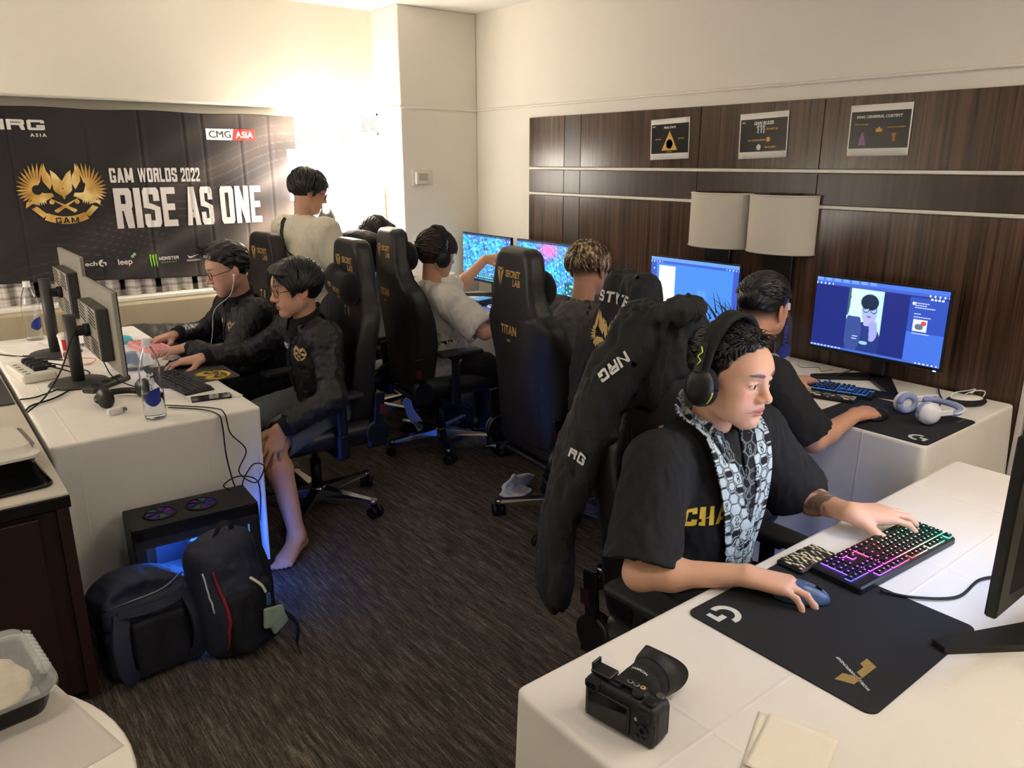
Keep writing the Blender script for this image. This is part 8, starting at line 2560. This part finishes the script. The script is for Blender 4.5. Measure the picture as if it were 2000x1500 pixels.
for i, (x_, y_, r_) in enumerate(((.006, .006, .005), (.017, .006, .005), (.028, .006, .004))):
    obj('cage_screw', MB().lathe([(r_ * .45, .0822), (r_, .0822), (r_, .0812)], (x_, y_, 0), n=14), METAL_GREY if i < 2 else GOLDP, ct)
obj('mode_dial', MB().cyl((.027, -.004, .072), (.027, -.004, .081), .0095, n=22), BLK_PLASTIC, ct); obj('exposure_dial', MB().cyl((.050, -.006, .070), (.050, -.006, .077), .0075, n=20), BLK_PLASTIC, ct)
obj('shutter_button', MB().cyl((.050, .020, .066), (.050, .020, .072), .006, n=16), METAL_GREY, ct)
for (x_, z_) in ((.034, .045), (.034, .034), (.036, .016), (.047, .016), (.053, .030), (.034, .055)):
    obj('button', MB().cyl((x_, -.018, z_), (x_, -.0205, z_), .0026, n=10), MK if z_ == .045 else BLK_PLASTIC, ct)
obj('control_wheel', MB().lathe([(.004, -.0205), (.0085, -.0205), (.0085, -.018)], (.046, 0, .030), n=20, axis='Y'), BLK_PLASTIC, ct)
for i in range(5): obj('speaker_dot', MB().cyl((.0615, -.012, .016 + i * .008), (.0632, -.012, .016 + i * .008), .0014, n=8), GL, ct)
lens = obj('lens', MB().lathe([(.026, .017), (.0315, .020), (.0325, .040), (.034, .041), (.034, .060), (.0328, .061), (.0328, .066), (.0335, .067), (.0335, .092), (.031, .096), (.031, .100)], (-.006, 0, .0375), n=40, axis='Y'), CR, ct)
obj('lens_glass', MB().lathe([(.0, .094), (.028, .090)], (-.006, 0, .0375), n=30, axis='Y'), GL, lens)
hp = []; n = 48
for i in range(n):
    a = 2 * PI * i / n; y1 = .118 + .014 * math.cos(2 * a)
    hp.append((a, y1))
vs = []
for r0, r1, out in ((.0345, .0425, True), (.0330, .0410, False)):
    for a, y1 in hp:
        vs.append((-.006 + r0 * math.cos(a), .086, .0375 + r0 * math.sin(a)))
    for a, y1 in hp: vs.append((-.006 + (r0 * .35 + r1 * .65) * math.cos(a), .100, .0375 + (r0 * .35 + r1 * .65) * math.sin(a)))
    for a, y1 in hp: vs.append((-.006 + r1 * math.cos(a), y1, .0375 + r1 * math.sin(a)))
fs = []
for blk, flip in ((0, False), (3 * n, True)):
    for k in range(2):
        for i in range(n):
            q = (blk + k * n + i, blk + k * n + (i + 1) % n, blk + (k + 1) * n + (i + 1) % n, blk + (k + 1) * n + i)
            fs.append(q[::-1] if not flip else q)
for i in range(n): fs.append((2 * n + i, 2 * n + (i + 1) % n, 5 * n + (i + 1) % n, 5 * n + i))
mb = MB(); mb.add(vs, fs, True); obj('lens_hood', mb, mat('hood_black', rgb(20, 20, 21), .55), lens)
V, F = text_geo('TAMRON', .007, .0002); obj('lens_lettering', MB().add([(-.006 + .0345 * math.sin(a / .034), .050 + .0 - b_ * 0 + b_, .0375 + .0345 * math.cos(a / .034)) for a, b_ in V], F), MK, lens)
# ------------------------------------------------------------------ jackets over the chairs
JK = mat('black_fleece', rgb(24, 23, 25), .8, bump=(220, .15))
def jacket(x, y, rz, label, low, paths, seed, marks, drop=0.0, front_low=.45, thick=.014):
    """Hangs over the back of a chair, modelled in the chair frame."""
    f = Field()
    def shell(P):
        return BACK_F(P) - thick - .006 * np.clip(wob(P.astype(f32), 45, seed, (1, 1, .35)), -1, 1)
    f.u(func(shell), 0)
    def lowcut(P):
        q = back_local(P)
        zc = low[0] + low[1] * q[:, 1] + .02 * np.sin(q[:, 1] * 30) + np.where(q[:, 0] > .02, front_low, 0)
        return (zc - q[:, 2]) * .8
    f.inter(func(lowcut), .02)
    for pts, rad, nrm, sq in paths:
        P = catmull(pts, 4)
        for i in range(len(P) - 1):
            r0 = np.interp(i / (len(P) - 1), np.linspace(0, 1, len(rad)), rad); r1 = np.interp((i + 1) / (len(P) - 1), np.linspace(0, 1, len(rad)), rad)
            f.u(capf(P[i], P[i + 1], r0, r1, nrm, sq), .025)
    f.mod(folds(.009, 60, seed + 2, (1, 1, .35))); f.mod(folds(.0025, 150, seed + 4, (1, 1, .6)))
    t = thing('jacket', label, 'jacket', (x, y, -drop), rz)
    allp = np.array([p for pts, *_ in paths for p in pts] + [(-.4, -.35, .5), (.12, .35, 1.42)])
    lo = allp.min(0) - .12; hi = allp.max(0) + .12
    obj('body', sdf_mesh('body', f, lo, hi, .0085, smooth=1), JK, t)
    for nm, VF, T, ux, uy, d, m in marks:
        d = np.array(d, float); d /= np.linalg.norm(d)
        decal(nm, VF[0], VF[1], np.array(T) - d * .16, ux, uy, f, d, m, t, off=.003)
    return t, f
JW = mat('white_jacket_print', rgb(226, 224, 220), .6)
GLD = mat('gold_jacket_print', rgb(214, 178, 112), .5)
rear_x = np.array((0, -1.0, 0)); up_ = BR @ np.array((0, 0, 1.0)); inw = BR @ np.array((1.0, 0, 0))
wingL = flat_geo([(EMB['wings'][0] * .30, EMB['wings'][1]), (EMB['mask'][0] * .30, EMB['mask'][1])])
jacket(2.36, 1.86, math.radians(-20), 'black jacket lettered STYIE with gold wings over the crew-cut player chair', (.16, -.1), [
    ([(-.27, .18, 1.18), (-.32, .27, 1.00), (-.33, .30, .82), (-.32, .30, .64)], [.07, .065, .06, .05], (1, 0, 0), .6),
    ([(-.25, -.18, 1.18), (-.27, -.27, 1.02), (-.28, -.30, .84), (-.28, -.30, .68)], [.07, .065, .06, .05], (1, 0, 0), .6)], 5, [
    ('rear_lettering', block('STYIE', .21, .042, .24, .22, .22, .25), bpt(-.06, .02, .815), rear_x, up_, inw, JW),
    ('crest_wings', wingL, bpt(-.08, .05, .66), rear_x, up_, inw, GLD)], drop=.05, front_low=.35)
# foreground chair: the camera sees its front right; one sleeve hangs down behind the bolster
vd = np.array((-.57, .82, 0)); vr = np.array((.82, .57, 0)); vu = np.array((0, 0, 1.0))
jacket(1.685, 1.18, math.radians(-88), 'black team jacket with white NRG sleeve lettering over the foreground chair', (.60, .25), [
    ([(-.25, -.06, 1.33), (-.29, -.16, 1.19), (-.31, -.24, 1.04), (-.315, -.305, .88), (-.31, -.350, .73), (-.305, -.370, .63), (-.30, -.374, .59)], [.075, .078, .074, .07, .064, .056, .044], (.35, .93, 0), .52),
    ([(-.25, .08, 1.32), (-.28, .18, 1.18), (-.30, .26, 1.02), (-.29, .30, .86), (-.27, .30, .70)], [.07, .07, .066, .06, .05], (1, 0, 0), .6),
    ([(-.20, -.10, 1.365), (-.19, 0, 1.375), (-.20, .10, 1.365)], [.022, .03, .022], (1, 0, 0), .8)], 8, [
    ('shoulder_lettering', block('NRG', .095, .028, .24, .24, .16), (-.25, -.20, 1.235), -vr * .75 - vu * .66, vr * .66 - vu * .75, vd, JW),
    ('sleeve_lettering', block('RG', .05, .026, .24, .24, .2), (-.27, -.31, 1.0), vr * .96 - vu * .28, vr * .28 + vu * .96, vd, JW),
    ('chest_crest', (EMB_ALL[0] * .12, EMB_ALL[1]), bpt(.06, .11, .66), np.array((0, 1.0, 0)), up_, -inw, mat('dim_print', rgb(96, 94, 92), .6))], drop=.05, front_low=.05)
